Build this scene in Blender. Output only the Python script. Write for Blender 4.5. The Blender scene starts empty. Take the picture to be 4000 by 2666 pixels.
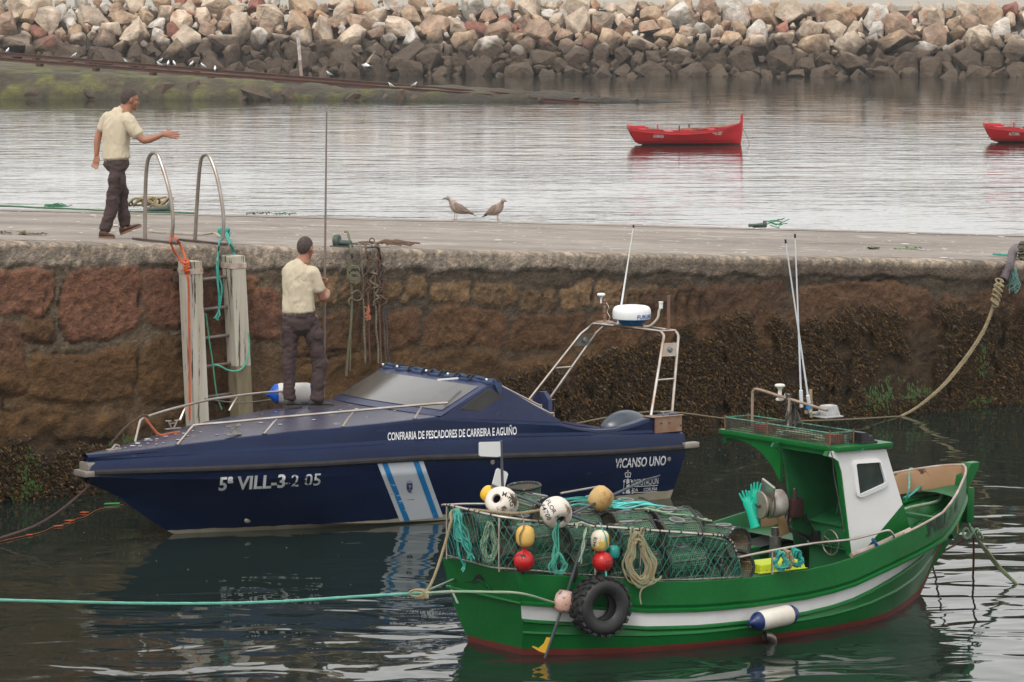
import bpy, bmesh, math, random
import numpy as np
from mathutils import Vector, Matrix, noise as mnoise
from mathutils.bvhtree import BVHTree
random.seed(7); rng=np.random.default_rng(7)
S=bpy.context.scene
# ------------------------------------------------------------ camera
CH=5.76; FPX=14960.0; PITCH=math.atan(1476/FPX)
cd=bpy.data.cameras.new('camera'); cam=bpy.data.objects.new('camera',cd); S.collection.objects.link(cam)
cam.location=(0,0,CH); cam.rotation_euler=(math.pi/2-PITCH,0,0)
cd.sensor_width=36; cd.lens=36*FPX/4000; cd.clip_start=1; cd.clip_end=3000
S.camera=cam
# ------------------------------------------------------------ sky and light
w=bpy.data.worlds.new('World'); S.world=w; w.use_nodes=True
nt=w.node_tree; bg=nt.nodes['Background']
sky=nt.nodes.new('ShaderNodeTexSky'); sky.sky_type='NISHITA'; sky.sun_disc=False
SUN_EL=math.radians(52); SUN_AZ=math.radians(200)
sky.sun_elevation=SUN_EL; sky.sun_rotation=SUN_AZ; sky.dust_density=6; sky.air_density=1.0; sky.ozone_density=1
hs=nt.nodes.new('ShaderNodeHueSaturation'); hs.inputs['Saturation'].default_value=.06
nt.links.new(sky.outputs[0],hs.inputs['Color'])
# an even overcast lid: the clouds level out the clear-sky gradient
mx=nt.nodes.new('ShaderNodeMix'); mx.data_type='RGBA'; mx.inputs[0].default_value=.72
mx.inputs[7].default_value=(9.6,9.5,9.35,1)
nt.links.new(hs.outputs[0],mx.inputs[6]); nt.links.new(mx.outputs[2],bg.inputs['Color'])
bg.inputs['Strength'].default_value=.115
sl=bpy.data.lights.new('sun','SUN'); sl.energy=.8; sl.angle=math.radians(16); sl.color=(1,.96,.9)
so=bpy.data.objects.new('sun',sl); S.collection.objects.link(so)
so.rotation_euler=(math.pi/2-SUN_EL,0,math.pi-SUN_AZ)
sd=Vector((math.sin(SUN_AZ)*math.cos(SUN_EL),math.cos(SUN_AZ)*math.cos(SUN_EL),math.sin(SUN_EL)))
so.rotation_euler=sd.to_track_quat('Z','Y').to_euler()
S.view_settings.view_transform='Standard'; S.view_settings.look='None'
S.view_settings.exposure=.50; S.view_settings.gamma=1
S.cycles.max_bounces=8; S.cycles.transparent_max_bounces=24; S.cycles.caustics_reflective=False; S.cycles.caustics_refractive=False
try: S.cycles.use_denoising=True
except Exception: pass
# ------------------------------------------------------------ survey helpers (image measurements -> metres on a known surface)
_F=Vector((0,math.cos(PITCH),-math.sin(PITCH)));_U=Vector((0,math.sin(PITCH),math.cos(PITCH)));_C=Vector((0,0,CH))
def ray(x,y): return _F+Vector((1,0,0))*((x-2000)/FPX)+_U*((1333-y)/FPX)
def onz(x,y,z=0.):
    r=ray(x,y); return _C+r*((z-CH)/r.z)
def ond(x,y,D):
    r=ray(x,y); return _C+r*(D/r.y)
class Frame:
    def __init__(s,ox,oy,deg):
        s.a=math.radians(deg); s.o=Vector((ox,oy,0)); s.u=Vector((math.cos(s.a),math.sin(s.a),0)); s.v=Vector((math.sin(s.a),-math.cos(s.a),0))
    def loc(s,p):
        d=p-s.o; return Vector((d.dot(s.u),-d.dot(s.v),p.z))   # blender-local x,y,z
    def w(s,x,y,z): return s.o+s.u*x-s.v*y+Vector((0,0,z))
    def side(s,x,y,vf):
        "local (x,-v,z) where the sight line meets the upright surface v=vf(u)"
        if not callable(vf): c=vf; vf=lambda u:c
        r=ray(x,y); a,b=25.,62.
        g=lambda D:(lambda q:-q.y-vf(q.x))(s.loc(_C+r*D))
        ga=g(a)
        for _ in range(44):
            m=(a+b)/2; gm=g(m)
            if gm*ga>0: a,ga=m,gm
            else: b=m
        return s.loc(_C+r*a)
    def z(s,x,y,z): return s.loc(onz(x,y,z))
NF=Frame(-4.18,37.9,36.7)       # navy boat: x aft from the bow, y away
GF=Frame(-.1454,31.956,35.7)    # green boat: x forward from the transom, y away
PF=Frame(-5.4966,40.7462,37.565)# pier: x along the quay wall, y inland
PK,PZ=-.06151,2.8092            # pier top: z=PZ+PK*x
def ptop(x): return PZ+PK*x
def onpier(x,y):
    r=ray(x,y); n=Vector((-PK*PF.u.x,-PK*PF.u.y,1)); p0=PF.w(0,0,PZ)
    return PF.loc(_C+r*((p0-_C).dot(n)/r.dot(n)))
# ------------------------------------------------------------ materials
def lin(r,g,b): 
    f=lambda c:(c/255/12.92) if c/255<=.04045 else ((c/255+.055)/1.055)**2.4
    return (f(r),f(g),f(b))
def mat(name,col,rough=.6,metal=0,col2=None,ns=6,nf=.5,det=5,bump=0,bs=40,spec=None,coat=0,stain=None,ss=3,sth=.55,sw=.08,attr=None,coords='Object',stretch=None,alpha=None,trans=0,sheen=0,fine=0,fs=60):
    m=bpy.data.materials.new(name); m.use_nodes=True; t=m.node_tree; N=t.nodes; L=t.links; b=N['Principled BSDF']
    b.inputs['Roughness'].default_value=rough; b.inputs['Metallic'].default_value=metal
    if spec is not None: b.inputs['Specular IOR Level'].default_value=spec
    if coat: b.inputs['Coat Weight'].default_value=coat; b.inputs['Coat Roughness'].default_value=.1
    if trans: b.inputs['Transmission Weight'].default_value=trans
    if sheen: b.inputs['Sheen Weight'].default_value=sheen
    tc=N.new('ShaderNodeTexCoord'); src=tc.outputs[coords]
    if stretch:
        mp=N.new('ShaderNodeMapping'); mp.inputs['Scale'].default_value=stretch; L.new(src,mp.inputs[0]); src=mp.outputs[0]
    def nz(s,d=5,r=.55):
        n=N.new('ShaderNodeTexNoise'); n.inputs['Scale'].default_value=s; n.inputs['Detail'].default_value=d; n.inputs['Roughness'].default_value=r; L.new(src,n.inputs['Vector']); return n.outputs['Fac']
    if attr:
        a=N.new('ShaderNodeAttribute'); a.attribute_name=attr; cur=a.outputs['Color']
    else:
        a=N.new('ShaderNodeRGB'); a.outputs[0].default_value=(*col,1); cur=a.outputs[0]
    if col2 is not None:
        r=N.new('ShaderNodeMapRange'); r.inputs[1].default_value=.5-nf*.3; r.inputs[2].default_value=.5+nf*.3; L.new(nz(ns,det),r.inputs[0])
        x=N.new('ShaderNodeMix'); x.data_type='RGBA'; L.new(r.outputs[0],x.inputs[0]); L.new(cur,x.inputs[6]); x.inputs[7].default_value=(*col2,1)
        if attr: x.blend_type='MULTIPLY'
        cur=x.outputs[2]
    if stain is not None:
        r=N.new('ShaderNodeMapRange'); r.inputs[1].default_value=sth; r.inputs[2].default_value=sth+sw; L.new(nz(ss,8,.65),r.inputs[0])
        x=N.new('ShaderNodeMix'); x.data_type='RGBA'; L.new(r.outputs[0],x.inputs[0]); L.new(cur,x.inputs[6]); x.inputs[7].default_value=(*stain,1); cur=x.outputs[2]
    L.new(cur,b.inputs['Base Color'])
    if fine:
        r=N.new('ShaderNodeMapRange'); r.inputs[1].default_value=.32; r.inputs[2].default_value=.68; r.inputs[3].default_value=1-fine; r.inputs[4].default_value=1+fine; L.new(nz(fs,6,.75),r.inputs[0]); x=N.new('ShaderNodeVectorMath'); x.operation='SCALE'; L.new(cur,x.inputs[0]); L.new(r.outputs[0],x.inputs['Scale']); L.new(x.outputs[0],b.inputs['Base Color'])
    if bump:
        n=nz(bs,4,.6); u=N.new('ShaderNodeBump'); u.inputs['Strength'].default_value=1; u.inputs['Distance'].default_value=bump; L.new(n,u.inputs['Height']); L.new(u.outputs[0],b.inputs['Normal'])
    return m
# ------------------------------------------------------------ objects
def tag(o,label=None,cat=None,group=None,kind=None):
    if label: o['label']=label
    if cat: o['category']=cat
    if group: o['group']=group
    if kind: o['kind']=kind
    return o
def empty(name,frame=None,loc=(0,0,0),rz=0):
    o=bpy.data.objects.new(name,None); S.collection.objects.link(o); o.empty_display_size=.2
    if frame is not None: o.location=frame.w(*loc); o.rotation_euler=(0,0,frame.a+rz)
    else: o.location=loc; o.rotation_euler=(0,0,rz)
    return o
def T(x,y,z,rx=0,ry=0,rz=0,s=1):
    m=Matrix.Translation((x,y,z))@Matrix.Rotation(rz,4,'Z')@Matrix.Rotation(ry,4,'Y')@Matrix.Rotation(rx,4,'X')
    return m@(Matrix.Diagonal((*s,1)) if hasattr(s,'__len__') else Matrix.Scale(s,4))
class MB:
    "collects shapes and links them as ONE mesh object"
    def __init__(s): s.v=[]; s.f=[]; s.mi=[]; s.uv={}; s.m=0; s.col=None
    def add(s,vs,fs,M=None,uvs=None):
        o=len(s.v)
        s.v+= [tuple(M@Vector(p)) for p in vs] if M is not None else [tuple(p) for p in vs]
        for i,f in enumerate(fs):
            if uvs: s.uv[len(s.f)]=uvs[i]
            s.f.append(tuple(k+o for k in f)); s.mi.append(s.m)
        return s
    def box(s,x0,x1,y0,y1,z0,z1,M=None,bev=0):
        if bev:
            bm=bmesh.new(); bmesh.ops.create_cube(bm,size=1)
            for q in bm.verts: q.co=Vector((x0+(q.co.x+.5)*(x1-x0),y0+(q.co.y+.5)*(y1-y0),z0+(q.co.z+.5)*(z1-z0)))
            bmesh.ops.bevel(bm,geom=list(bm.edges),offset=bev,segments=2,affect='EDGES',profile=.6)
            bm.verts.index_update()
            s.add([q.co.copy() for q in bm.verts],[[q.index for q in f.verts] for f in bm.faces],M); bm.free(); return s
        v=[(x,y,z) for z in(z0,z1) for x,y in((x0,y0),(x1,y0),(x1,y1),(x0,y1))]
        return s.add(v,[(3,2,1,0),(4,5,6,7),(0,1,5,4),(1,2,6,5),(2,3,7,6),(3,0,4,7)],M)
    def loft(s,rings,closed=True,cap=True,M=None,flip=False):
        n=len(rings[0]); vs=[p for r in rings for p in r]; fs=[]
        for i in range(len(rings)-1):
            for j in range(n if closed else n-1):
                k=(j+1)%n; q=(i*n+j,i*n+k,(i+1)*n+k,(i+1)*n+j); fs.append(q[::-1] if flip else q)
        if cap and closed:
            a=tuple(range(n)); b=tuple(range((len(rings)-1)*n,len(rings)*n)); fs.append(a if flip else a[::-1]); fs.append(b[::-1] if flip else b)
        return s.add(vs,fs,M)
    def tube(s,pts,r,n=8,closed=False,M=None,cap=True,uvs=False):
        P=[Vector(p) for p in pts]
        Q=[P[0]]
        for p in P[1:]:
            if (p-Q[-1]).length>1e-5: Q.append(p)
        P=Q
        if closed and (P[0]-P[-1]).length<1e-5: P.pop()
        m=len(P)
        if m<2: return s
        R=r if hasattr(r,'__len__') else [r]*m
        if len(R)<m: R=list(R)+[R[-1]]*(m-len(R))
        def tan(i):
            a=P[(i-1)%m] if (closed or i>0) else P[i]; b=P[(i+1)%m] if (closed or i<m-1) else P[i]
            t=(b-a); return t.normalized() if t.length>1e-9 else Vector((0,0,1))
        t=tan(0); up=Vector((0,0,1)) if abs(t.z)<.9 else Vector((1,0,0)); nn=(up-t*up.dot(t)).normalized(); rings=[]
        for i in range(m):
            t=tan(i); nn=nn-t*nn.dot(t); nn=nn.normalized() if nn.length>1e-6 else t.orthogonal().normalized(); bb=t.cross(nn)
            rings.append([P[i]+(nn*math.cos(2*math.pi*k/n)+bb*math.sin(2*math.pi*k/n))*R[i] for k in range(n)])
        if closed:
            base=len(s.v); vs=[p for q in rings for p in q]; fs=[(i*n+j,((i+1)%m)*n+j,((i+1)%m)*n+(j+1)%n,i*n+(j+1)%n) for i in range(m) for j in range(n)]
            return s.add(vs,[f[::-1] for f in fs],M)
        return s.loft(rings,True,cap,M)
    def lathe(s,prof,n=24,M=None,cap=True):
        rings=[[(r*math.cos(2*math.pi*k/n),r*math.sin(2*math.pi*k/n),z) for k in range(n)] for r,z in prof]
        return s.loft(rings,True,cap,M)
    def sphere(s,r,M=None,n=20,k=12,sq=(1,1,1)):
        prof=[(max(1e-4,r*math.sin(math.pi*i/k)),-r*math.cos(math.pi*i/k)) for i in range(k+1)]
        return s.lathe(prof,n,(M or Matrix())@Matrix.Diagonal((*sq,1)))
    def prism(s,poly,y0,y1,M=None):
        "polygon in x,z swept along y"
        a=[(x,y0,z) for x,z in poly]; b=[(x,y1,z) for x,z in poly]
        return s.loft([a,b],True,True,M)
    def mesh(s,name,smooth=True):
        me=bpy.data.meshes.new(name); me.from_pydata(s.v,[],s.f); 
        if s.uv:
            l=me.uv_layers.new(name='UVMap')
            for pi,u in s.uv.items():
                p=me.polygons[pi]
                for k,li in enumerate(p.loop_indices): l.data[li].uv=u[k]
        me.polygons.foreach_set('material_index',s.mi); 
        if s.col is not None:
            a=me.color_attributes.new('col','FLOAT_COLOR','POINT'); a.data.foreach_set('color',np.asarray(s.col,dtype=np.float32).ravel())
        me.update(); return me
def fixn(me):
    bm=bmesh.new(); bm.from_mesh(me); bmesh.ops.recalc_face_normals(bm,faces=bm.faces); bm.to_mesh(me); bm.free()
def build(mb,name,mats,parent=None,smooth=True,world=False,rec=True,ang=35,bevel=0):
    """link as one object; world=True: coordinates are metres in the world and the origin moves to the base"""
    off=None
    if world and parent is None:
        A=np.array([tuple(p) for p in mb.v]); off=Vector(((A[:,0].min()+A[:,0].max())/2,(A[:,1].min()+A[:,1].max())/2,A[:,2].min()))
        mb.v=[(p[0]-off.x,p[1]-off.y,p[2]-off.z) for p in mb.v]
    me=mb.mesh(name)
    if rec: fixn(me)
    if not isinstance(mats,(list,tuple)): mats=[mats]
    for m in mats: me.materials.append(m)
    if smooth:
        me.polygons.foreach_set('use_smooth',[True]*len(me.polygons))
        try: me.set_sharp_from_angle(angle=math.radians(ang))
        except Exception: pass
    o=bpy.data.objects.new(name,me); S.collection.objects.link(o)
    if off is not None: o.location=off
    if parent is not None: o.parent=parent
    if bevel:
        b=o.modifiers.new('bevel','BEVEL'); b.width=bevel; b.segments=2; b.limit_method='ANGLE'
    return o
def catmull(pts,n=8,closed=False):
    P=[Vector(p) for p in pts]; m=len(P); out=[]
    rng_=range(m) if closed else range(m-1)
    for i in rng_:
        p0=P[(i-1)%m] if (closed or i>0) else P[0]; p1=P[i]; p2=P[(i+1)%m]; p3=P[(i+2)%m] if (closed or i<m-2) else P[-1]
        for k in range(n):
            t=k/n; out.append(.5*((2*p1)+(p2-p0)*t+(2*p0-5*p1+4*p2-p3)*t*t+(3*p1-p0-3*p2+p3)*t**3))
    if not closed: out.append(P[-1])
    return out
def strands(mb,pts,r,n=3,pitch=.06,sides=5,M=None):
    "a laid rope: n strands twisted about the line"
    P=[Vector(p) for p in pts]; L=[0]
    for i in range(1,len(P)): L.append(L[-1]+(P[i]-P[i-1]).length)
    tot=L[-1]; step=max(pitch/6,tot/900); k=max(2,int(tot/step)); C=[]; j=0
    for i in range(k+1):
        d=tot*i/k
        while j<len(L)-2 and L[j+1]<d: j+=1
        f=(d-L[j])/max(1e-9,L[j+1]-L[j]); C.append(P[j].lerp(P[j+1],f))
    for q in range(n):
        pts2=[]
        for i,c in enumerate(C):
            t=(C[min(i+1,k)]-C[max(i-1,0)]).normalized(); a=t.orthogonal().normalized() if abs(t.z)>.95 else t.cross(Vector((0,0,1))).normalized(); b=t.cross(a)
            th=2*math.pi*(tot*i/k/pitch+q/n); pts2.append(c+(a*math.cos(th)+b*math.sin(th))*r*.55)
        mb.tube(pts2,r*.56,sides,M=M)
    return mb
_G={}
def vnoise(x,y,seed=0):
    "vectorised value noise 0..1"
    g=_G.get(seed)
    if g is None: g=_G[seed]=np.random.default_rng(seed).random((256,256))
    xi=np.floor(x).astype(int); yi=np.floor(y).astype(int); fx=x-xi; fy=y-yi
    fx=fx*fx*(3-2*fx); fy=fy*fy*(3-2*fy); G=lambda a,b:g[a%256,b%256]
    return (G(xi,yi)*(1-fx)+G(xi+1,yi)*fx)*(1-fy)+(G(xi,yi+1)*(1-fx)+G(xi+1,yi+1)*fx)*fy
def fbm(x,y,seed=0,o=4,g=.5):
    a=1;t=0;s=0
    for i in range(o): s=s+a*vnoise(x*2**i+17.3*i,y*2**i+9.1*i,seed+i); t+=a; a*=g
    return s/t
WS=bpy.data.scenes.new('workshop')   # scratch scene for modifiers and lettering, removed at the end
def evalmesh(o):
    WS.view_layers[0].update(); dg=WS.view_layers[0].depsgraph; dg.update(); return bpy.data.meshes.new_from_object(o.evaluated_get(dg))
_fonts={}
def textmb(s,size,sx=1,bold=0,shear=0,extrude=0):
    "flat lettering as triangles in x,z from (0,0), baseline z=0"
    c=bpy.data.curves.new('t','FONT'); c.body=s; c.size=size; c.offset=bold; c.shear=shear; c.resolution_u=3
    o=bpy.data.objects.new('t',c); WS.collection.objects.link(o)
    me=evalmesh(o); bpy.data.objects.remove(o); bpy.data.curves.remove(c)
    vs=[(p.co.x*sx,p.co.y) for p in me.vertices]; fs=[tuple(p.vertices) for p in me.polygons]; bpy.data.meshes.remove(me)
    return vs,fs
# ============================================================ WATER
def water_mat():
    m=bpy.data.materials.new('water'); m.use_nodes=True; t=m.node_tree; N=t.nodes; L=t.links; b=N['Principled BSDF']
    b.inputs['Base Color'].default_value=(.011,.019,.015,1); b.inputs['Roughness'].default_value=.025; b.inputs['IOR'].default_value=1.34
    tc=N.new('ShaderNodeTexCoord')
    # rotate so that x follows the quay; sheltered water lies on the near side of it
    mp=N.new('ShaderNodeMapping'); mp.vector_type='TEXTURE'; mp.inputs['Location'].default_value=(PF.o.x,PF.o.y,0); mp.inputs['Rotation'].default_value=(0,0,PF.a); L.new(tc.outputs['Object'],mp.inputs[0])
    sp=N.new('ShaderNodeSeparateXYZ'); L.new(mp.outputs[0],sp.inputs[0])
    out=N.new('ShaderNodeMapRange'); out.inputs[1].default_value=8; out.inputs[2].default_value=10.5; L.new(sp.outputs['Y'],out.inputs[0])   # 0 sheltered .. 1 open
    def noise(scale,det,rough,stretch=(1,1,1),dist=0):
        q=N.new('ShaderNodeMapping'); q.inputs['Scale'].default_value=stretch; L.new(tc.outputs['Object'],q.inputs[0])
        n=N.new('ShaderNodeTexNoise'); n.inputs['Scale'].default_value=scale; n.inputs['Detail'].default_value=det; n.inputs['Roughness'].default_value=rough; n.inputs['Distortion'].default_value=dist; L.new(q.outputs[0],n.inputs['Vector']); return n.outputs['Fac']
    def mul(a,v):
        k=N.new('ShaderNodeMath'); k.operation='MULTIPLY'; L.new(a,k.inputs[0])
        if hasattr(v,'type'): L.new(v,k.inputs[1])
        else: k.inputs[1].default_value=v
        return k.outputs[0]
    def add(a,c):
        k=N.new('ShaderNodeMath'); k.operation='ADD'; L.new(a,k.inputs[0]); L.new(c,k.inputs[1]); return k.outputs[0]
    patch=noise(.09,3,.6,(1,.5,1))       # calm and ruffled patches
    pr=N.new('ShaderNodeMapRange'); pr.inputs[1].default_value=.38; pr.inputs[2].default_value=.62; pr.inputs[3].default_value=.45; pr.inputs[4].default_value=1.25; L.new(patch,pr.inputs[0])
    # the wake of calm right under the quay: ripples grow away from the wall
    nr=N.new('ShaderNodeMapRange'); nr.inputs[1].default_value=-2; nr.inputs[2].default_value=-10; nr.inputs[3].default_value=.35; nr.inputs[4].default_value=1.0; L.new(sp.outputs['Y'],nr.inputs[0])
    inner=add(mul(noise(1.0,2,.45,(.8,1.25,1),.6),.050),mul(noise(3.0,2,.5,(.8,1.2,1),.3),.0026))
    inner=mul(inner,nr.outputs[0])
    outer=add(mul(noise(.85,3,.55,(.45,1,1)),.050),mul(noise(2.6,3,.6,(.45,1,1)),.013))
    outer=mul(outer,pr.outputs[0])
    wy=N.new('ShaderNodeSeparateXYZ'); L.new(tc.outputs['Object'],wy.inputs[0]); lee=N.new('ShaderNodeMapRange'); lee.inputs[1].default_value=120; lee.inputs[2].default_value=160; lee.inputs[3].default_value=1; lee.inputs[4].default_value=.65; L.new(wy.outputs['Y'],lee.inputs[0]); outer=mul(outer,lee.outputs[0])   # calmer water in the lee of the spit
    mixn=N.new('ShaderNodeMix'); mixn.data_type='FLOAT'; L.new(out.outputs[0],mixn.inputs[0]); L.new(inner,mixn.inputs[2]); L.new(outer,mixn.inputs[3])
    u=N.new('ShaderNodeBump'); u.inputs['Strength'].default_value=1; u.inputs['Distance'].default_value=1; L.new(mixn.outputs[0],u.inputs['Height']); L.new(u.outputs[0],b.inputs['Normal'])
    return m
mb=MB(); mb.add([(-700,-60,0),(700,-60,0),(700,900,0),(-700,900,0)],[(0,1,2,3)])
o=build(mb,'water',water_mat(),smooth=False,rec=False); tag(o,'dark green sheltered harbour water with silvery rippled open water behind the pier','water',kind='structure')

# ============================================================ PIER (stone quay with a concrete top)
M_top=mat('pier_concrete_top',(.31,.27,.23),.9,col2=(.145,.12,.102),ns=.9,nf=.8,det=12,bump=.03,bs=9,stain=(.43,.395,.35),ss=3.5,sth=.60,sw=.05,stretch=(.28,1,1),fine=.34,fs=8)
def wall_mat():
    m=mat('quay_stone',(0,0,0),.88,attr='col',col2=(.55,.50,.45),ns=17,nf=1.0,det=9,bump=.03,bs=26,fine=.45,fs=55)
    return m
pier=empty('pier',PF); tag(pier,'long stone quay with pale concrete top and brown weed-stained wall','pier')
def quay_wall():
    x0,x1,st=-4.,21.,.028
    nx=int((x1-x0)/st)+1; X=np.linspace(x0,x1,nx)
    # profile parameter: rows below the edge, the rounded edge, a strip of the top
    h=np.concatenate([np.arange(-3.25,-.0901,.028)]); R=.055
    arc=np.linspace(0,math.pi/2,6); 
    rows=[('f',a) for a in h]+[('a',a) for a in arc]+[('t',.16),('t',.24),('t',.32)]
    Zt=PZ+PK*X; V=[];C=[]
    # --- named stones read off the wall near the ladder (x0,x1,z0,z1 in metres on the wall), red granite
    def rect(a,b,c,d): p=PF.side(a,d,0); q=PF.side(b,c,0); return p.x,q.x,p.z,q.z
    RED=(.19,.098,.070); RD2=(.145,.074,.052); BR=(.098,.056,.026); OL=(.080,.048,.020)
    st_=[(*rect(-60,226,1026,1236),RED),(*rect(258,552,1030,1314),(.165,.083,.058)),(*rect(556,730,1050,1306),RD2),(*rect(96,238,1222,1332),BR),
         (*rect(-40,106,1262,1560),(.11,.058,.038)),(*rect(118,556,1335,1582),BR),(*rect(562,745,1312,1590),OL),(*rect(955,1105,1112,1325),(.14,.072,.05)),
         (*rect(950,1012,1078,1150),(.2,.11,.07)),(*rect(-50,250,1590,1760),OL),(*rect(262,470,1600,1720),BR),(*rect(120,245,1000,1050),(.2,.09,.065)),(*rect(730,950,1060,1600),(.10,.052,.033)),(*rect(480,760,1610,1800),OL)]
    # --- further courses: irregular blocks
    r=random.Random(5); x=3.95
    def course(xa,xb,z0,z1,wa,wb,c0):
        x=xa
        while x<xb:
            wd=r.uniform(wa,wb); j=r.uniform(-.06,.06)
            k=r.uniform(.75,1.25); st_.append((x+.02,x+wd-.02,z0+j+.015,z1+j-.015+r.uniform(-.03,.03),tuple(c*k for c in c0))); x+=wd
    def crs(a,b,zt0,zt1,wa,wb,c0,n=1): # heights measured below the top of the pier
        x=a
        while x<b:
            wd=r.uniform(wa,wb); zz=PZ+PK*(x+wd/2); k=r.uniform(.8,1.2); j=r.uniform(-.05,.05)
            st_.append((x+.018,x+wd-.018,zz-zt1+j,zz-zt0+j*.5,tuple(c*k for c in c0))); x+=wd
    crs(3.75,8.8,.36,.66,.35,.9,(.165,.115,.072)); crs(8.8,22,.34,.8,1.2,2.6,(.095,.055,.032))
    crs(3.75,22,.70,1.18,.9,1.9,(.100,.056,.030)); crs(3.9,22,1.22,1.75,1.0,2.2,(.088,.050,.022)); crs(3.8,22,1.8,2.4,1.0,2.4,(.07,.042,.018))
    crs(-4,-.35,.30,.85,.7,1.1,RED); crs(-4,-.3,.9,1.5,.7,1.2,BR); crs(-4,0,1.55,2.2,.7,1.2,OL)
    base=Vector
    grid=np.zeros((len(rows),nx,3)); colr=np.zeros((len(rows),nx,4)); colr[...,3]=1
    for ri,(k,a) in enumerate(rows):
        if k=='f': z=Zt+a; y=np.zeros(nx); face=np.ones(nx)
        elif k=='a': z=Zt-R+R*math.sin(a)+0*X; y=np.full(nx,R-R*math.cos(a)); face=np.ones(nx)*math.cos(a)
        else: z=Zt.copy(); y=np.full(nx,a); face=np.zeros(nx)
        below=Zt-z      # distance under the top
        n1=fbm(X*1.7,z*1.7,3,5); n2=fbm(X*6,z*6,11,4); n3=fbm(X*22,z*22,19,3); n4=fbm(X*.5,z*.9,23,4)
        # coping lip
        lip=.25+.06*(fbm(X*2.2,0*X,31,4)-.5)*2+.03*(n2-.5)
        cop=1/(1+np.exp((below-lip)*90))
        disp=np.zeros(nx); col=np.tile(np.array([.145,.122,.098]),(nx,1))*(1-.45*np.clip((X-3.6)/2,0,1))[:,None]; best=np.full(nx,9.)
        wx=X+(n1-.5)*.30+(n2-.5)*.07+.10*(n4-.5); wz=z+(fbm(X*1.7+40,z*1.7,5,4)-.5)*.30+(n2-.5)*.06+.03*np.sin(X*1.9)
        for (a0,a1,c0,c1,cc) in st_:
            if c1<z.min()-.2 or c0>z.max()+.2: continue
            hx=(a1-a0)/2; hz=(c1-c0)/2; dx=np.abs(wx-(a0+a1)/2); dz=np.abs(wz-(c0+c1)/2)
            rr=min(hx,hz)*.6; qx=np.maximum(dx-hx+rr,0); qz=np.maximum(dz-hz+rr,0)
            ins=rr-np.hypot(qx,qz); ins=np.where((dx<hx-rr)|(dz<hz-rr),np.minimum(np.minimum(hx-dx,hz-dz),np.where((qx>0)&(qz>0),ins,9)),ins)  # metres inside the block
            sel=(ins>0)
            lift=(.035-.018*np.clip((X-4)/3,0,1))*np.clip(ins/.05,0,1)**.6
            disp=np.where(sel&(lift>disp),lift,disp); 
            f=np.clip(ins/.012,0,1)[:,None]; tone=(.8+.5*n3+.35*(n1-.5))[:,None]
            col=np.where(sel[:,None],col*(1-f)+np.array(cc)*tone*f,col)
            best=np.where(np.abs(ins)<np.abs(best),ins,best)
        # open joints: deep cracks along some block edges
        crack=np.exp(-(best/.010)**2)*np.clip((n1-.50)*6,0,1)*np.clip((n4-.35)*4,0,1); disp-=.055*crack; col*=(1-.8*crack)[:,None]
        disp+= (n2-.5)*.07+(n3-.5)*.035
        # ribbed tool marks of the slab right of the middle
        rib=((X>7.2)&(X<9.9)&(below>.5)&(below<1.6)); rx=(X+.03*n1-7.2)/.19; g=np.exp(-((rx-np.round(rx))/.13)**2)*rib*np.clip((n4-.3)*4,0,1)
        disp-=.035*g; col*=(1-.45*g)[:,None]
        col=col*np.array([1.06,.93,.74])*(1+.35*np.clip((n3-.5)*2,-1,1))[:,None]
        # concrete coping with pebbles
        peb=np.clip((n3-.55)*6,0,1); ctone=(.82+.5*(n2-.5)+.9*(n1-.5)); cc=np.array([.35,.295,.238])*ctone[:,None]
        cc=cc*(1-.35*np.clip((.42-n3)*7,0,1))[:,None]+np.array([.46,.34,.23])*peb[:,None]*.5
        dk=np.clip((X-7)/4,0,1)*np.clip((below-.06-.05*(n1-.5))/.04,0,1); cc=cc*(1-.78*dk)[:,None]+np.array([.10,.066,.045])*(.5+n2)[:,None]*.78*dk[:,None]
        col=col*(1-cop[:,None])+cc*cop[:,None]; disp=disp*(1-cop)+cop*(.034+(n2-.5)*.006+(n3-.5)*.016)
        chip=np.exp(-((below-lip)/.018)**2)*(1-cop*.5); disp-=.035*chip*(n1>.5); col*=(1-.45*chip*(n1>.48))[:,None]
        # tidal staining: ochre film, then brown-black algae towards the water
        tz=z+.28*(n1-.5)+.1*(n2-.5)
        t1=np.clip((1.75-.03*X-tz)/.35,0,1)*np.clip(.35+n4,0,1); col=col*(1-.72*t1[:,None])+np.array([.125,.062,.016])*(.40+1.15*n2)[:,None]*.72*t1[:,None]
        t2=np.clip((.75+.04*np.clip(X,0,12)-tz)/.35,0,1); col=col*(1-.75*t2[:,None])+np.array([.032,.021,.008])*(.5+1.0*n2)[:,None]*.75*t2[:,None]
        gr=np.clip((fbm(X*1.1,z*1.6,77,4)-.66)*9,0,1)*np.clip((.6-z)/.3,0,1); col=col*(1-gr[:,None]*.6)+np.array([.05,.085,.012])*gr[:,None]*.6
        d=disp*face
        grid[ri,:,0]=X; grid[ri,:,1]=y-d; grid[ri,:,2]=z+(disp-.034)*(1-face)*.2
        if k=='t': grid[ri,:,2]=z+(n3-.5)*.008
        colr[ri,:,:3]=np.clip(col,.004,1)
    nr=len(rows); v=grid.reshape(-1,3); idx=np.arange(nr*nx).reshape(nr,nx)
    fs=np.stack([idx[:-1,:-1],idx[:-1,1:],idx[1:,1:],idx[1:,:-1]],-1).reshape(-1,4)
    me=bpy.data.meshes.new('quay_wall'); me.vertices.add(len(v)); me.vertices.foreach_set('co',v.ravel()); me.loops.add(fs.size); me.loops.foreach_set('vertex_index',fs.ravel().astype(np.int32)); me.polygons.add(len(fs)); me.polygons.foreach_set('loop_start',np.arange(0,fs.size,4,dtype=np.int32)); me.update(calc_edges=True)
    me.polygons.foreach_set('use_smooth',[True]*len(fs))
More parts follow.
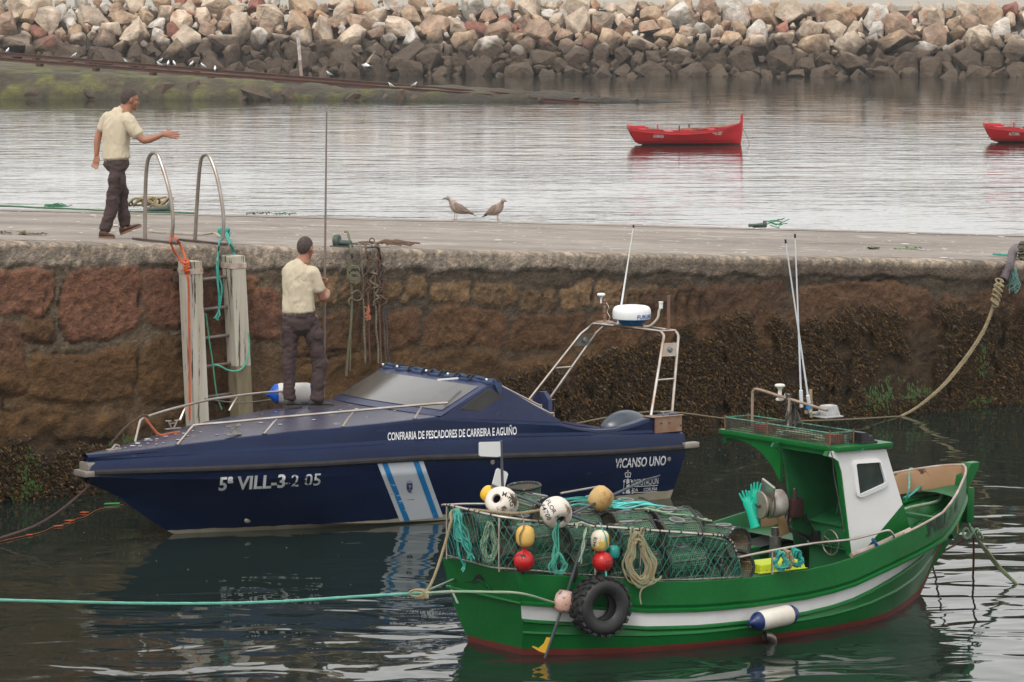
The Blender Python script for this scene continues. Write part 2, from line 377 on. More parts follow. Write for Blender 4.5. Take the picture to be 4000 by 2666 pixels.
    a=me.color_attributes.new('col','FLOAT_COLOR','POINT'); a.data.foreach_set('color',colr.astype(np.float32).ravel())
    me.materials.append(wall_mat()); o=bpy.data.objects.new('front_wall',me); S.collection.objects.link(o); o.parent=pier; tag(o,'rough brown and red stone wall under a concrete lip')
quay_wall()
mb=MB()
nx,ny=150,50; gx=np.linspace(-14,38,nx); gy=np.linspace(.32,9.72,ny); XX,YY=np.meshgrid(gx,gy)
ZZ=PZ+PK*XX+.02*(fbm(XX*.8,YY*.8,4,4)-.5)-np.where(YY>9.5,.05,0)
mb.v=[tuple(p) for p in np.stack([XX,YY,ZZ],-1).reshape(-1,3)]; mb.f=[(j*nx+i,j*nx+i+1,(j+1)*nx+i+1,(j+1)*nx+i) for j in range(ny-1) for i in range(nx-1)]; mb.mi=[0]*len(mb.f)
o=build(mb,'top_slab',M_top,pier,rec=False); 
mb=MB(); mb.add([(-14,9.72,-1),(38,9.72,-1),(38,9.72,ptop(38)-.06),(-14,9.72,ptop(-14)-.06)],[(0,3,2,1)])
for a,b in ((-14,-4),(21,38)): mb.add([(a,0,-1),(b,0,-1),(b,0,ptop(b)),(a,0,ptop(a)),(a,.33,ptop(a)),(b,.33,ptop(b))],[(0,1,2,3),(3,2,5,4)])
mb.add([(38,0,-1),(38,9.72,-1),(38,9.72,ptop(38)),(38,0,ptop(38))],[(0,1,2,3)])
build(mb,'back_wall',mat('back_wall_stone',(.13,.09,.06),.9,col2=(.05,.04,.03),ns=3,bump=.05,bs=9),pier,rec=False,smooth=False)
# ---- litter of weed, feathers, paint line on the top
def leafclump(mb,c,r,n,rr,h=.02):
    for _ in range(n):
        a=rr.uniform(0,6.28); d=r*math.sqrt(rr.random()); p=Vector(c)+Vector((math.cos(a)*d*1.6,math.sin(a)*d,rr.uniform(.004,h)))
        l=rr.uniform(.02,.05); b=rr.uniform(0,6.28); q=Vector((math.cos(b),math.sin(b),rr.uniform(-.1,.5)))*l; s=Vector((-q.y,q.x,rr.uniform(-.01,.01)))*.4
        mb.add([p-q-s*.3,p-s,p+q,p+s],[(0,1,2,3)])
M_wgreen=mat('bright_weed',(.06,.16,.015),.5); M_wdry=mat('dry_weed',(.10,.07,.03),.7,col2=(.06,.08,.02),ns=20)
rr=random.Random(3)
for (x,y,nme,lab,m,r_) in [(1112,840,'seaweed_clump','small bright green weed clump on the far pier edge, right of the second grab rail',M_wgreen,.12),(3545,975,'seaweed_clump','bright green leafy weed on the pier top left of the right bollard',M_wgreen,.14),(125,920,'seaweed_clump','flat ochre weed scrap on the pier top left of the walking man',M_wdry,.12),(8,915,'seaweed_clump','tangled brown weed at the left end of the pier top',M_wdry,.2),(1010,838,'seaweed_clump','thin dry yellow-green weed at the far pier edge between grab rail and pole',M_wdry,.14),(3410,975,'seaweed_clump','tiny green-brown weed scrap left of the bright green leafy weed on the pier',M_wdry,.06)]:
    mb=MB(); leafclump(mb,(0,0,0),r_,60,rr); o=build(mb,nme,m,rec=False); p=onpier(x,y); o.location=PF.w(p.x,p.y,ptop(p.x)+.005); o.rotation_euler=(0,0,PF.a); tag(o,lab,'seaweed')
mb=MB()
for _ in range(420):   # gull droppings, shell bits and feathers lying about
    x=rr.uniform(-2,27); y=rr.uniform(.25,9.6); s=rr.uniform(.006,.022)*(1 if rr.random()<.93 else 2.2); z=PZ+PK*x+.014
    k=rr.randint(5,7); ph=rr.uniform(0,6); mb.add([(x+s*rr.uniform(.6,1.2)*math.cos(ph+6.283*i/k)*1.5,y+s*1.6*rr.uniform(.6,1.2)*math.sin(ph+6.283*i/k),z) for i in range(k)],[tuple(range(k))])
o=build(mb,'droppings',mat('droppings',(.62,.6,.56),.8),pier,rec=False,smooth=False); tag(o,'white droppings and shell bits scattered on the pier top',kind='stuff')
mb=MB() # worn white line along the far edge
mb.loft([[(x,8.55,PZ+PK*x+.013),(x,8.72+.02*math.sin(x*5),PZ+PK*x+.013)] for x in np.linspace(-2,27,120)],closed=False,cap=False)
build(mb,'painted_line',mat('worn_line',(.33,.30,.26),.9,col2=(.22,.19,.165),ns=1.1,nf=.8,det=9,fine=.3,fs=26),pier,rec=False,smooth=False)

# ============================================================ SEAWEED on the wall
def seaweed():
    r=np.random.default_rng(12); V=[];Fc=[];C=[]
    n=190000; X=r.uniform(-2.5,20,n); Z=r.uniform(-.05,1.5,n)
    up=np.interp(X,[-2,0,1.3,2.5,5,7,8,9.7,11,13,15.4,20],[.70,.66,.55,.52,.66,.9,1.12,1.33,1.36,1.26,1.18,1.0]); nn=fbm(X*1.5,Z*1.5,51,5); n2=fbm(X*.8,Z*.9,52,3); n3=fbm(X*5,Z*3,53,3)
    keep=(Z<up+.12+(nn-.5)*.55)&~((n2>.74)&(Z>.25))&(n3>.24+.16*(Z/up))&(r.random(n)<np.clip((up+.22-Z)/.35+.08,0,1)); X=X[keep];Z=Z[keep]; X,Z=X[:82000],Z[:82000]
    for x,z in zip(X,Z):
        L=r.uniform(.03,.07); a=r.normal(0,.32); out=r.uniform(.01,.05); y=-.05-r.uniform(0,.03); wd=L*r.uniform(.10,.19)
        tone=r.random(); c=(.026,.014,.004) if tone<.40 else ((.055,.029,.007) if tone<.80 else (.13,.068,.013)); 
        k=.7+.6*r.random(); c=(c[0]*k,c[1]*k,c[2]*k,1)
        dx=math.sin(a)*L; dz=-math.cos(a)*L; o=len(V); px=math.cos(a)*wd; pz=math.sin(a)*wd
        V+= [(x-px*.3,y,z-pz*.3),(x+px*.3,y,z+pz*.3),(x+px+dx*.55,y-out,z+pz+dz*.55),(x-px+dx*.55,y-out,z-pz+dz*.55),(x+px*1.4+dx,y-out*.7,z+dz+pz),(x+dx*.8,y-out*.9,z+dz*.8),(x-px*1.4+dx,y-out*.5,z+dz-pz)]
        Fc+=[(o,o+1,o+2,o+3),(o+3,o+2,o+5),(o+2,o+4,o+5),(o+3,o+5,o+6)]; C+=[c]*7
    mb=MB(); mb.v=V; mb.f=Fc; mb.mi=[0]*len(Fc); mb.col=C
    o=build(mb,'seaweed',mat('bladder_wrack',(0,0,0),.55,attr='col',col2=(.8,.8,.8),ns=30),pier,rec=False,smooth=False); o['kind']='stuff'; tag(o,'dense hanging brown bladder wrack along the foot of the quay wall')
    # bright green slime and gut weed patches
    V=[];Fc=[]
    for (px,py,sx,sz,k) in [(105,1860,.07,.14,90),(100,1900,.10,.05,60),(3410,1550,.12,.10,90),(3570,1535,.16,.08,110),(3820,1560,.12,.04,40),(3830,1400,.04,.14,70),(3455,1535,.04,.1,60),(480,1720,.12,.05,30),(2960,1610,.1,.03,12)]:
        p=PF.side(px,py,.05)
        for _ in range(k):
            x=p.x+r.normal(0,sx); z=max(.0,p.z+r.normal(0,sz)); L=r.uniform(.02,.07); a=r.normal(0,.2); o=len(V); wd=.004+r.random()*.006; y=-.085-r.random()*.02
            V+= [(x-wd,y,z),(x+wd,y,z),(x+wd+math.sin(a)*L,y-.01,z-L),(x-wd+math.sin(a)*L,y-.01,z-L)]; Fc.append((o,o+1,o+2,o+3))
    mb=MB(); mb.v=V; mb.f=Fc; mb.mi=[0]*len(Fc); o=build(mb,'gutweed',mat('gutweed',(.035,.085,.010),.6),pier,rec=False,smooth=False); o['kind']='stuff'; tag(o,'bright green weed patches low on the quay wall')
seaweed()

# ============================================================ BREAKWATER
BA=onz(0,290); BB=onz(4000,303); ba=math.degrees(math.atan2(BB.y-BA.y,BB.x-BA.x)); BF=Frame(BA.x,BA.y,ba)   # x right, y away
def mat_rock():
    m=bpy.data.materials.new('boulder'); m.use_nodes=True; t=m.node_tree; N=t.nodes; L=t.links; b=N['Principled BSDF']; b.inputs['Roughness'].default_value=.85
    oi=N.new('ShaderNodeObjectInfo'); tc=N.new('ShaderNodeTexCoord'); ge=N.new('ShaderNodeNewGeometry')
    n=N.new('ShaderNodeTexNoise'); n.inputs['Scale'].default_value=1.1; n.inputs['Detail'].default_value=9; n.inputs['Roughness'].default_value=.62; L.new(ge.outputs['Position'],n.inputs['Vector'])
    r=N.new('ShaderNodeMapRange'); r.inputs[1].default_value=.36; r.inputs[2].default_value=.66; r.inputs[3].default_value=.62; r.inputs[4].default_value=1.28; L.new(n.outputs[0],r.inputs[0])
    mm=N.new('ShaderNodeVectorMath'); mm.operation='SCALE'; L.new(oi.outputs['Color'],mm.inputs[0]); L.new(r.outputs[0],mm.inputs['Scale'])
    # rust veins
    n2=N.new('ShaderNodeTexNoise'); n2.inputs['Scale'].default_value=.9; n2.inputs['Detail'].default_value=7; n2.inputs['Distortion'].default_value=1.2; L.new(ge.outputs['Position'],n2.inputs['Vector'])
    r2=N.new('ShaderNodeMapRange'); r2.inputs[1].default_value=.56; r2.inputs[2].default_value=.70; r2.inputs[4].default_value=.75; L.new(n2.outputs[0],r2.inputs[0])
    x=N.new('ShaderNodeMix'); x.data_type='RGBA'; L.new(r2.outputs[0],x.inputs[0]); L.new(mm.outputs[0],x.inputs[6]); x.inputs[7].default_value=(.36,.17,.085,1)
    # tide band: weed and wet below a ragged line about 1.35 m up
    sp=N.new('ShaderNodeSeparateXYZ'); L.new(ge.outputs['Position'],sp.inputs[0])
    n3=N.new('ShaderNodeTexNoise'); n3.inputs['Scale'].default_value=.55; n3.inputs['Detail'].default_value=8; L.new(ge.outputs['Position'],n3.inputs['Vector'])
    ad=N.new('ShaderNodeMath'); ad.operation='MULTIPLY_ADD'; L.new(n3.outputs[0],ad.inputs[0]); ad.inputs[1].default_value=2.6; L.new(sp.outputs['Z'],ad.inputs[2])
    r3=N.new('ShaderNodeMapRange'); r3.inputs[1].default_value=2.75; r3.inputs[2].default_value=3.5; r3.inputs[3].default_value=1; r3.inputs[4].default_value=0; L.new(ad.outputs[0],r3.inputs[0])
    n4=N.new('ShaderNodeMix'); n4.data_type='RGBA'; n4.inputs[6].default_value=(.030,.022,.019,1); n4.inputs[7].default_value=(.085,.058,.038,1); L.new(r.outputs[0],n4.inputs[0])
    x2=N.new('ShaderNodeMix'); x2.data_type='RGBA'; L.new(r3.outputs[0],x2.inputs[0]); L.new(x.outputs[2],x2.inputs[6]); L.new(n4.outputs[2],x2.inputs[7]); 
    L.new(x2.outputs[2],b.inputs['Base Color'])
    u=N.new('ShaderNodeBump'); u.inputs['Distance'].default_value=.25; n5=N.new('ShaderNodeTexNoise'); n5.inputs['Scale'].default_value=2.2; n5.inputs['Detail'].default_value=7; L.new(ge.outputs['Position'],n5.inputs['Vector']); L.new(n5.outputs[0],u.inputs['Height']); L.new(u.outputs[0],b.inputs['Normal'])
    return m
M_rock=mat_rock()
def rock_mesh(seed,name='boulder'):
    r=random.Random(seed); bm=bmesh.new()
    for _ in range(15):
        d=Vector((r.gauss(0,1),r.gauss(0,1),r.gauss(0,1))).normalized(); d.x=math.copysign(abs(d.x)**.75,d.x); d.y=math.copysign(abs(d.y)**.75,d.y); d.z=math.copysign(abs(d.z)**.8,d.z)
        bm.verts.new(d*.5*r.uniform(.82,1.05))
    g=bmesh.ops.convex_hull(bm,input=bm.verts); bmesh.ops.delete(bm,geom=[v for v in bm.verts if not v.link_faces],context='VERTS')
    bmesh.ops.bevel(bm,geom=list(bm.edges),offset=.028,segments=2,affect='EDGES',profile=.55,clamp_overlap=True)
    bmesh.ops.triangulate(bm,faces=bm.faces); bmesh.ops.subdivide_edges(bm,edges=[e for e in bm.edges if e.calc_length()>.25],cuts=1)
    for v in bm.verts:
        v.co+=v.co.normalized()*(mnoise.noise(v.co*3.1+Vector((seed,0,0)))*.05+mnoise.noise(v.co*8+Vector((seed,3,0)))*.03)
    bmesh.ops.recalc_face_normals(bm,faces=bm.faces); me=bpy.data.meshes.new(name); bm.to_mesh(me); bm.free(); me.materials.append(M_rock)
    me.polygons.foreach_set('use_smooth',[True]*len(me.polygons)); me.set_sharp_from_angle(angle=math.radians(28)); return me
RM=[rock_mesh(i) for i in range(14)]
r=random.Random(21); SL=math.atan2(3.7,6.0)
cand=[]
def place(n,s0,s1,tmax,tries,x0=-20,x1=66):
    for _ in range(tries):
        s=r.uniform(s0,s1); x=r.uniform(x0,x1); t=r.uniform(-.25,min(tmax,7.65-.019*max(0,x)-s*.25))     # t along the slope
        ok=True
        for (x2,t2,s2) in cand:
            if abs(x-x2)<(s+s2)*.5 and math.hypot(x-x2,t-t2)<(s+s2)*.40: ok=False;break
        if ok: cand.append((x,t,s))
place(0,1.4,1.95,7.3,640); place(0,1.0,1.35,7.3,5600); place(0,.68,.95,7.3,17000); place(0,.36,.6,7.3,22000)
PAL=[((.49,.39,.295),5,'pale beige'),((.55,.50,.44),3.4,'pale grey-white'),((.42,.30,.20),3.5,'tan'),((.35,.24,.17),2.5,'light brown'),((.26,.11,.08),.5,'rust red')]
cand.sort(key=lambda c:-c[2])
rng_s=random.Random(5)
rock_list=[]
def rockcol(x,t):
    left=max(0,1-x/14); ws=[p[1]*(1+(6*left if p[2]=='rust red' and t<4.2 else 0)) for p in PAL]
    p=rng_s.choices(PAL,ws)[0]; k=rng_s.uniform(.85,1.12); return tuple(c*k for c in p[0]),p[2]
small=MB(); small_cols=[]
land=[(0,3,'at the left photo edge'),(3,7.3,'left of the walking man'),(7.3,11,'above the walking man'),(11,15.3,'left of the marker pole'),(15.3,20,'right of the marker pole'),(20,26,'above the flying gull'),(26,33,'behind the rail tips'),(33,37,'left of the red boat'),(37,41,'above the red boat'),(41,47,'between the red boats'),(47,60,'at the right photo edge')]
for i,(x,t,s) in enumerate(cand):
    col,cn=rockcol(x,t); z=t*math.sin(SL)-.05; y=t*math.cos(SL)
    me=RM[rng_s.randrange(len(RM))]; rot=(rng_s.uniform(0,6.28),rng_s.uniform(0,6.28),rng_s.uniform(0,6.28)); sc=(s*rng_s.uniform(.95,1.3),s*rng_s.uniform(.8,1.1),s*rng_s.uniform(.75,1.0))
    if len(rock_list)<296 and -.6<x<54.5:
        o=bpy.data.objects.new('boulder',me); S.collection.objects.link(o); o.location=BF.w(x,y,z); o.rotation_euler=rot; o.scale=sc; o.color=(*col,1); rock_list.append(o)
        row='waterline' if z<.45 else ('lower' if z<1.35 else ('middle' if z<2.5 else 'top'))
        if z<1.2: cn='dark wet'
        zone=[q[2] for q in land if q[0]<=max(0,x)<q[1]][0]; sz='big' if s>1.65 else ('mid-sized' if s>1.2 else 'small')
        tag(o,f'{sz} {cn} boulder in the {row} rows of the breakwater, {zone}','boulder',f'{sz} {cn} boulders, {row} rows, {zone}')
    else:
        M=Matrix.Translation(BF.w(x,y-.15*(s<.7),z))@(Matrix.Rotation(rot[2],4,'Z')@Matrix.Rotation(rot[1],4,'Y')@Matrix.Rotation(rot[0],4,'X'))@Matrix.Diagonal((*sc,1))
        n0=len(small.v); small.add([v.co for v in me.vertices],[tuple(p.vertices) for p in me.polygons],M); small_cols+= [(*col,1)]*(len(small.v)-n0)
small.col=small_cols
M_rock2=M_rock.copy(); M_rock2.name='boulder_small'; tt=M_rock2.node_tree; at=tt.nodes.new('ShaderNodeAttribute'); at.attribute_name='col'
for l in list(tt.links):
    if l.from_node.type=='OBJECT_INFO': tt.links.new(at.outputs['Color'],l.to_socket)
o=build(small,'small_boulders',M_rock2,rec=False,world=False); tag(o,'smaller stones filling the gaps between the boulders of the breakwater','stones',kind='stuff')
# core of the embankment and the ground on top
mb=MB(); 
def bq(pts): mb.add([BF.w(*p) for p in pts],[(0,1,2,3)])
bq([(-60,.5,-.8),(120,.5,-.8),(120,6.1,3.297),(-60,6.1,3.297)]); 
o=build(mb,'embankment',mat('embankment_earth',(.05,.042,.035),.95,col2=(.09,.07,.05),ns=1.5),rec=False,smooth=False); tag(o,kind='structure')
mb=MB(); bq([(-60,6.0,3.30),(120,6.0,3.30),(120,60,4.6),(-60,60,4.6)])
o=build(mb,'ground',mat('shore_ground',(.36,.33,.29),.95,col2=(.27,.25,.22),ns=.8,nf=.8,bump=.03,bs=6),rec=False,smooth=False); tag(o,kind='structure')
kb=MB(); 
for i in range(24,60,3): kb.box(i,i+2.985,0,.35,0,.20+.015*math.sin(i*1.7),bev=.02)
k=build(kb,'kerb',mat('kerb_concrete',(.42,.37,.31),.9,col2=(.3,.27,.23),ns=2,bump=.01,bs=20),rec=False); k.location=BF.w(0,7.2,3.30); k.rotation_euler=(0,0,BF.a); tag(k,'low pale concrete kerb along the top of the breakwater','kerb')
mb=MB(); rr=random.Random(8)
for _ in range(5200):
    x=rr.uniform(-2,56); y=rr.uniform(7.4,10.5) if rr.random()<.7 else rr.uniform(6.3,7.2)
    if fbm(np.array([x*.4]),np.array([y*.3]),61,3)[0]<.50: continue
    h=rr.uniform(.06,.3); a=rr.gauss(0,.3); c=BF.w(x,y,3.32); wd=.02
    mb.add([c+Vector((-wd,0,0)),c+Vector((wd,0,0)),c+Vector((math.sin(a)*h,rr.gauss(0,.05),h))],[(0,1,2)])
o=build(mb,'weeds',mat('dry_grass',(.12,.12,.045),.8,col2=(.2,.15,.09),ns=1.2),rec=False,smooth=False,world=False); tag(o,'dry weeds and grass on the ground behind the breakwater kerb',kind='stuff')
# litter: lime plastic bag caught between boulders
mb=MB(); mb.sphere(.28,sq=(.9,.5,1.2),n=12,k=8); 
for i,p in enumerate(mb.v): mb.v[i]=tuple(Vector(p)*(1+.35*mnoise.noise(Vector(p)*7)))
o=build(mb,'plastic_bag',mat('lime_plastic',(.45,.6,.03),.4),rec=True); q=BF.side(3328,170,-1.2); o.location=BF.w(q.x,1.15,q.z-.2); tag(o,'crumpled lime yellow plastic bag caught between the breakwater boulders','plastic bag')
# ============================================================ SPIT with slipway rails
def spit():
    nx,ny=300,70; gx=np.linspace(-56,14,nx); V=[];C=[]
    for j in range(ny):
        for x in gx:
            t=j/(ny-1)
            # shoreline depths at this x
            yn=np.interp(x,[-34,-21,-10,0,6,10],[163,163,162,160,159,159.2]); yf=np.interp(x,[-34,-24,-15,-5,4,10],[187,184,178,171,163,159.6])
            y=yn+(yf-yn)*t; h=np.interp(x,[-34,-24,-12,-4,4,9.5,14],[1.55,1.22,.72,.42,.12,-.12,-.3])
            bank=min(1,t/.10)**.6*min(1,(1-t)/.12); V.append((x,y,h*bank-.12*(1-bank)))
    V=np.array(V); n=fbm(V[:,0]*.5,V[:,1]*.35,5,5); n2=fbm(V[:,0]*1.6,V[:,1]*1.2,15,4)
    fade=np.clip((V[:,2]+.1)/.3,0,1); V[:,2]+=((n-.5)*.5+(n2-.5)*.3)*fade*np.clip(1.1-((V[:,1]-160)/14),.12,1)
    g=np.array([.115,.112,.018]);d=np.array([.050,.036,.018]);s=np.array([.17,.135,.10]);
    k=np.clip((n2-.46)*9,0,1)[:,None]; k2=np.clip((n-.5)*5,0,1)[:,None]; tip=np.clip((1-V[:,0])/9,0,1)[:,None]; k=k*tip; k2=k2*tip; high=np.clip((V[:,2]-1.15)/.25,0,1)[:,None]*np.clip((-21.5-V[:,0])/1.5,0,1)[:,None]
    C=(d*(1-k)+g*k)*(1-k2*.5)+np.array([.10,.085,.045])*k2*.5; C=C*(1-high)+s*2.2*high; low=np.clip(1-V[:,2]/.35,0,1)[:,None]; C=C*(1-.6*low)
    mb=MB(); mb.v=[tuple(p) for p in V]; mb.f=[(j*nx+i,j*nx+i+1,(j+1)*nx+i+1,(j+1)*nx+i) for j in range(ny-1) for i in range(nx-1)]; mb.mi=[0]*len(mb.f); mb.col=[(*c,1) for c in C]
    o=build(mb,'shore',mat('weedy_shore',(0,0,0),.8,attr='col',col2=(.45,.42,.35),ns=1.6,nf=1,det=9,bump=.16,bs=3,fine=.5,fs=3),rec=False); tag(o,kind='structure')
    r=random.Random(4)
    for i in range(40):   # dark rocks along the near shore of the spit
        x=[-20.4,-19.6,-17.9,-13.5,-12.9,-10.1,-9.4,-7.2,-5.3,-2.9,-1.8,-.9,.6,1.2,2.6,3.6,-16.2,-14.8,-11.3,-6.2,-4.1,5.2,8.2,-8.3,-18.7,-22,-23.5,-21.2,-17,-15.6,-14,-12.2,-10.8,-8.8,-7.8,-6.7,-4.7,-3.5,-2.3,0][i]; s=r.uniform(.5,1.25)*(.6 if x>3 else 1)*(.6 if x>-9 else 1)
        o=bpy.data.objects.new('rock',RM[i%14]); S.collection.objects.link(o); yn=np.interp(x,[-34,-21,-10,0,6,10],[163,163,162,160,159,159.2]); o.location=(x,yn+r.uniform(.2,1.2),.05+.1*s if x<7 else 0); o.rotation_euler=(r.uniform(0,6),r.uniform(0,6),r.uniform(0,6)); o.scale=(s*1.2,s,s*.7); o.color=(.05,.04,.03,1)
        wh='at the photo\'s left edge' if x<-18 else('left of the walking man' if x<-15 else ('behind the walking man' if x<-12 else ('left of the tall pole' if x<-4 else ('right of the tall pole' if x<3 else 'at its tip'))))
        tag(o,f'dark weedy rock on the green spit near shore, {wh}','rock',f'dark shore rocks {wh}')
spit()
M_rustr=mat('rusty_rail',(.10,.035,.022),.8,col2=(.05,.025,.018),ns=1.2,nf=.8,det=6)
def rail(a,b,nm,lab,hz=.14):
    # an I-section rail on short posts
    A=Vector(a);B=Vector(b); d=(B-A); L=d.length; mb=MB(); mb.prism([(-.075,-.14),(.075,-.14),(.075,-.11),(.02,-.10),(.02,-.03),(.05,-.02),(.05,.02),(-.05,.02),(-.05,-.02),(-.02,-.03),(-.02,-.10),(-.075,-.11)],0,L)
    e=bpy.data.objects.new(nm,None); S.collection.objects.link(e); e.location=A; q=d.to_track_quat('Y','Z'); e.rotation_euler=q.to_euler()
    o=build(mb,'rail',M_rustr,e,smooth=False); 
    for k in range(1,int(L/3)): 
        m2=MB(); m2.box(-.16,.16,k*3-.1,k*3+.1,-.26,-.142); build(m2,'sleeper',M_rustr,e,smooth=False)
    tag(e,lab,'rail','rusty slipway rails'); return e
rail(ond(-60,200,177),ond(2395,397,159.8),'slipway_rail','rusty rail of the slipway, the farther of the pair')
rail(ond(-60,222,173),ond(2330,400,158.9),'slipway_rail','rusty rail of the slipway, the nearer of the pair')
mb=MB(); p=ond(1178,292,176); q=ond(1163,130,176); p.z-=.2; mid=p.lerp(q,.42)
e=empty('marker_pole',None,p); build(MB().tube([(0,0,0),mid-p],[.07,.075]),'lower_pole',mat('pole_rust',(.2,.09,.06),.8,col2=(.5,.45,.4),ns=2,nf=1.2),e)
build(MB().tube([mid-p,q-p],[.075,.085]),'upper_pole',mat('pole_white',(.8,.78,.74),.7,col2=(.3,.2,.15),ns=3),e); build(MB().tube([q-p,q-p+Vector((0,0,.12))],[.085,.085]),'cap',mat('pole_cap',(.5,.5,.5),.7),e)
tag(e,'leaning white and rust red marker pole behind the slipway rails','marker pole')
# ============================================================ NAVY PATROL BOAT  (x aft, y away, z up)
M_navy=mat('navy_hull_paint',(.003,.008,.038),.25,col2=(.005,.016,.054),ns=1.6,nf=.9,det=8,bump=.0015,bs=9,stain=(.03,.07,.13),ss=2.2,sth=.68,sw=.06,stretch=(1,1,3),spec=.22,fine=.12,fs=30)
M_navyd=mat('navy_deck_paint',(.014,.023,.072),.3,col2=(.030,.038,.09),ns=2.4,nf=.9,det=9,bump=.002,bs=60,stain=(.12,.115,.15),ss=3,sth=.62,sw=.08,spec=.35,fine=.2,fs=40)
M_rub=mat('rubber_strake',(.020,.019,.021),.65,col2=(.035,.03,.03),ns=8,spec=.2)
M_ss=mat('stainless_tube',(.58,.56,.53),.28,metal=.85,col2=(.35,.25,.18),ns=5,nf=.8,det=6)
M_chip=mat('dull_alloy',(.33,.31,.28),.45,metal=.5,col2=(.3,.26,.22),ns=9)
M_rustplate=mat('rust_stained_steel',(.33,.24,.18),.45,metal=.5,col2=(.26,.12,.06),ns=7,nf=.8,det=8)
M_glass=mat('smoked_screen',(.085,.084,.08),.16,col2=(.06,.06,.057),ns=2,coat=.35,bump=.001,bs=5)
M_glassd=mat('dark_side_screen',(.045,.042,.04),.2,col2=(.03,.03,.03),ns=3,bump=.001,bs=6)
M_white=mat('white_plastic',(.74,.74,.72),.35)
M_whitelet=mat('white_lettering',(.66,.67,.69),.55,stain=(.012,.02,.055),ss=30,sth=.68,sw=.02)
M_boot=mat('worn_bottom_paint',(.44,.42,.34),.7,col2=(.34,.28,.18),ns=4,nf=.9,det=8,stain=(.02,.03,.02),ss=9,sth=.63,sw=.03)
navy=empty('patrol_boat',NF); tag(navy,'navy blue fibreglass patrol boat moored along the quay, with radar arch and white lettering','motor boat')
I=np.interp
vr=lambda u:float(I(u,[-.2,-.1,.05,.3,1,2,3,4,5,6.7],[.015,.09,.15,.25,.55,.88,1.07,1.16,1.18,1.13]))
vd=lambda u:float(I(u,[-.2,-.1,.05,.3,1,2,3,3.6,4,5,6.7],[.01,.05,.09,.16,.43,.74,.94,1.0,1.04,1.09,1.03]))
zrb=lambda u:float(I(u,[-.2,0,1.1,2.6,3.4,5.6,6.8],[.68,.69,.69,.69,.68,.565,.535]))
zled=lambda u:float(I(u,[-.2,1.1,2.6,3.3,4.35,5.5,6.7],[.82,.86,.865,.87,.84,.775,.71]))
zde=lambda u:float(I(u,[-.2,.4,.83,1.63,2.7,3.5,4.2,5.0,5.2,5.35,5.55,5.8,6.05,6.3,6.7],[.89,.915,.96,1.03,1.075,1.11,1.03,.95,.90,.865,.835,.825,.85,.905,.93]))
vc=lambda u:float(I(u,[-.2,.3,.46,.87,1.43,2.06,2.79,4,6.62],[0,.0,.02,.12,.32,.55,.75,.93,.97]))
zc=lambda u:float(I(u,[-.2,.3,.46,.87,1.43,2.06,2.79,4,6.62],[.66,.44,.36,.275,.16,.08,.03,-.0,-.03]))
zk=lambda u:float(I(u,[-.2,0,.36,.49,.76,.97,1.5,6.7],[.67,.62,.39,.28,.1,-.03,-.22,-.3]))
us=[-.09,-.05,0,.15,.3,.46,.65,.87,1.1,1.43,1.75,2.1,2.5,2.9,3.3,3.7,4.1,4.5,4.9,5.3,5.7,6.1,6.45,6.62]
RAKE=lambda z:(z-0)*.17   # transom leans aft with height
def hullring(u,k=1):
    last=(u>6.6); o=lambda z:(RAKE(z)+0 if last else 0)
    a=[(u,0,zk(u)),(u,-vc(u)*.5,(zk(u)+zc(u))/2-.01),(u,-vc(u),zc(u)),(u,-(vc(u)*.55+vr(u)*.45)-.01,zc(u)*.55+zrb(u)*.45),(u,-vr(u)*.93-vc(u)*.07+.0,zc(u)*.18+zrb(u)*.82),(u,-vr(u)+.012,zrb(u)+.01)]
    return [(p[0]+o(p[2]),p[1],p[2]) for p in a]
def mirror(a): return a+[(p[0],-p[1],p[2]) for p in a[::-1]]
mb=MB(); R=[mirror(hullring(u)) for u in us]; mb.loft(R,closed=False,cap=False); last=R[-1]; mb.add(last,[tuple(range(len(last)))])
M_navyh=M_navy.copy(); M_navyh.name='navy_hull_with_bottom_paint'
def boottop(m,c,z0,sl,amp):
    t=m.node_tree; N=t.nodes; L=t.links; b=N['Principled BSDF']; tc=N.new('ShaderNodeTexCoord'); sp=N.new('ShaderNodeSeparateXYZ'); L.new(tc.outputs['Object'],sp.inputs[0])
    n=N.new('ShaderNodeTexNoise'); n.inputs['Scale'].default_value=6; n.inputs['Detail'].default_value=5; L.new(tc.outputs['Object'],n.inputs['Vector'])
    a=N.new('ShaderNodeMath'); a.operation='MULTIPLY_ADD'; L.new(sp.outputs['X'],a.inputs[0]); a.inputs[1].default_value=-sl; L.new(sp.outputs['Z'],a.inputs[2])
    e=N.new('ShaderNodeMath'); e.operation='MULTIPLY_ADD'; L.new(n.outputs[0],e.inputs[0]); e.inputs[1].default_value=amp; L.new(a.outputs[0],e.inputs[2])
    r=N.new('ShaderNodeMapRange'); r.inputs[1].default_value=z0; r.inputs[2].default_value=z0+.004; r.inputs[3].default_value=1; r.inputs[4].default_value=0; L.new(e.outputs[0],r.inputs[0])
    x=N.new('ShaderNodeMix'); x.data_type='RGBA'; L.new(r.outputs[0],x.inputs[0]); old=b.inputs['Base Color'].links[0].from_socket; L.new(old,x.inputs[6])
    c1=N.new('ShaderNodeMix'); c1.data_type='RGBA'; c1.inputs[6].default_value=(*c[0],1); c1.inputs[7].default_value=(*c[1],1); L.new(n.outputs[0],c1.inputs[0]); L.new(c1.outputs[2],x.inputs[7]); L.new(x.outputs[2],b.inputs['Base Color'])
boottop(M_navyh,((.46,.43,.34),(.30,.25,.16)),.045,.009,.03)
hull=build(mb,'hull',M_navyh,navy,ang=25)
def bvh_of(o):
    me=o.data; return BVHTree.FromPolygons([v.co.copy() for v in me.vertices],[tuple(p.vertices) for p in me.polygons])
bh=bvh_of(hull)
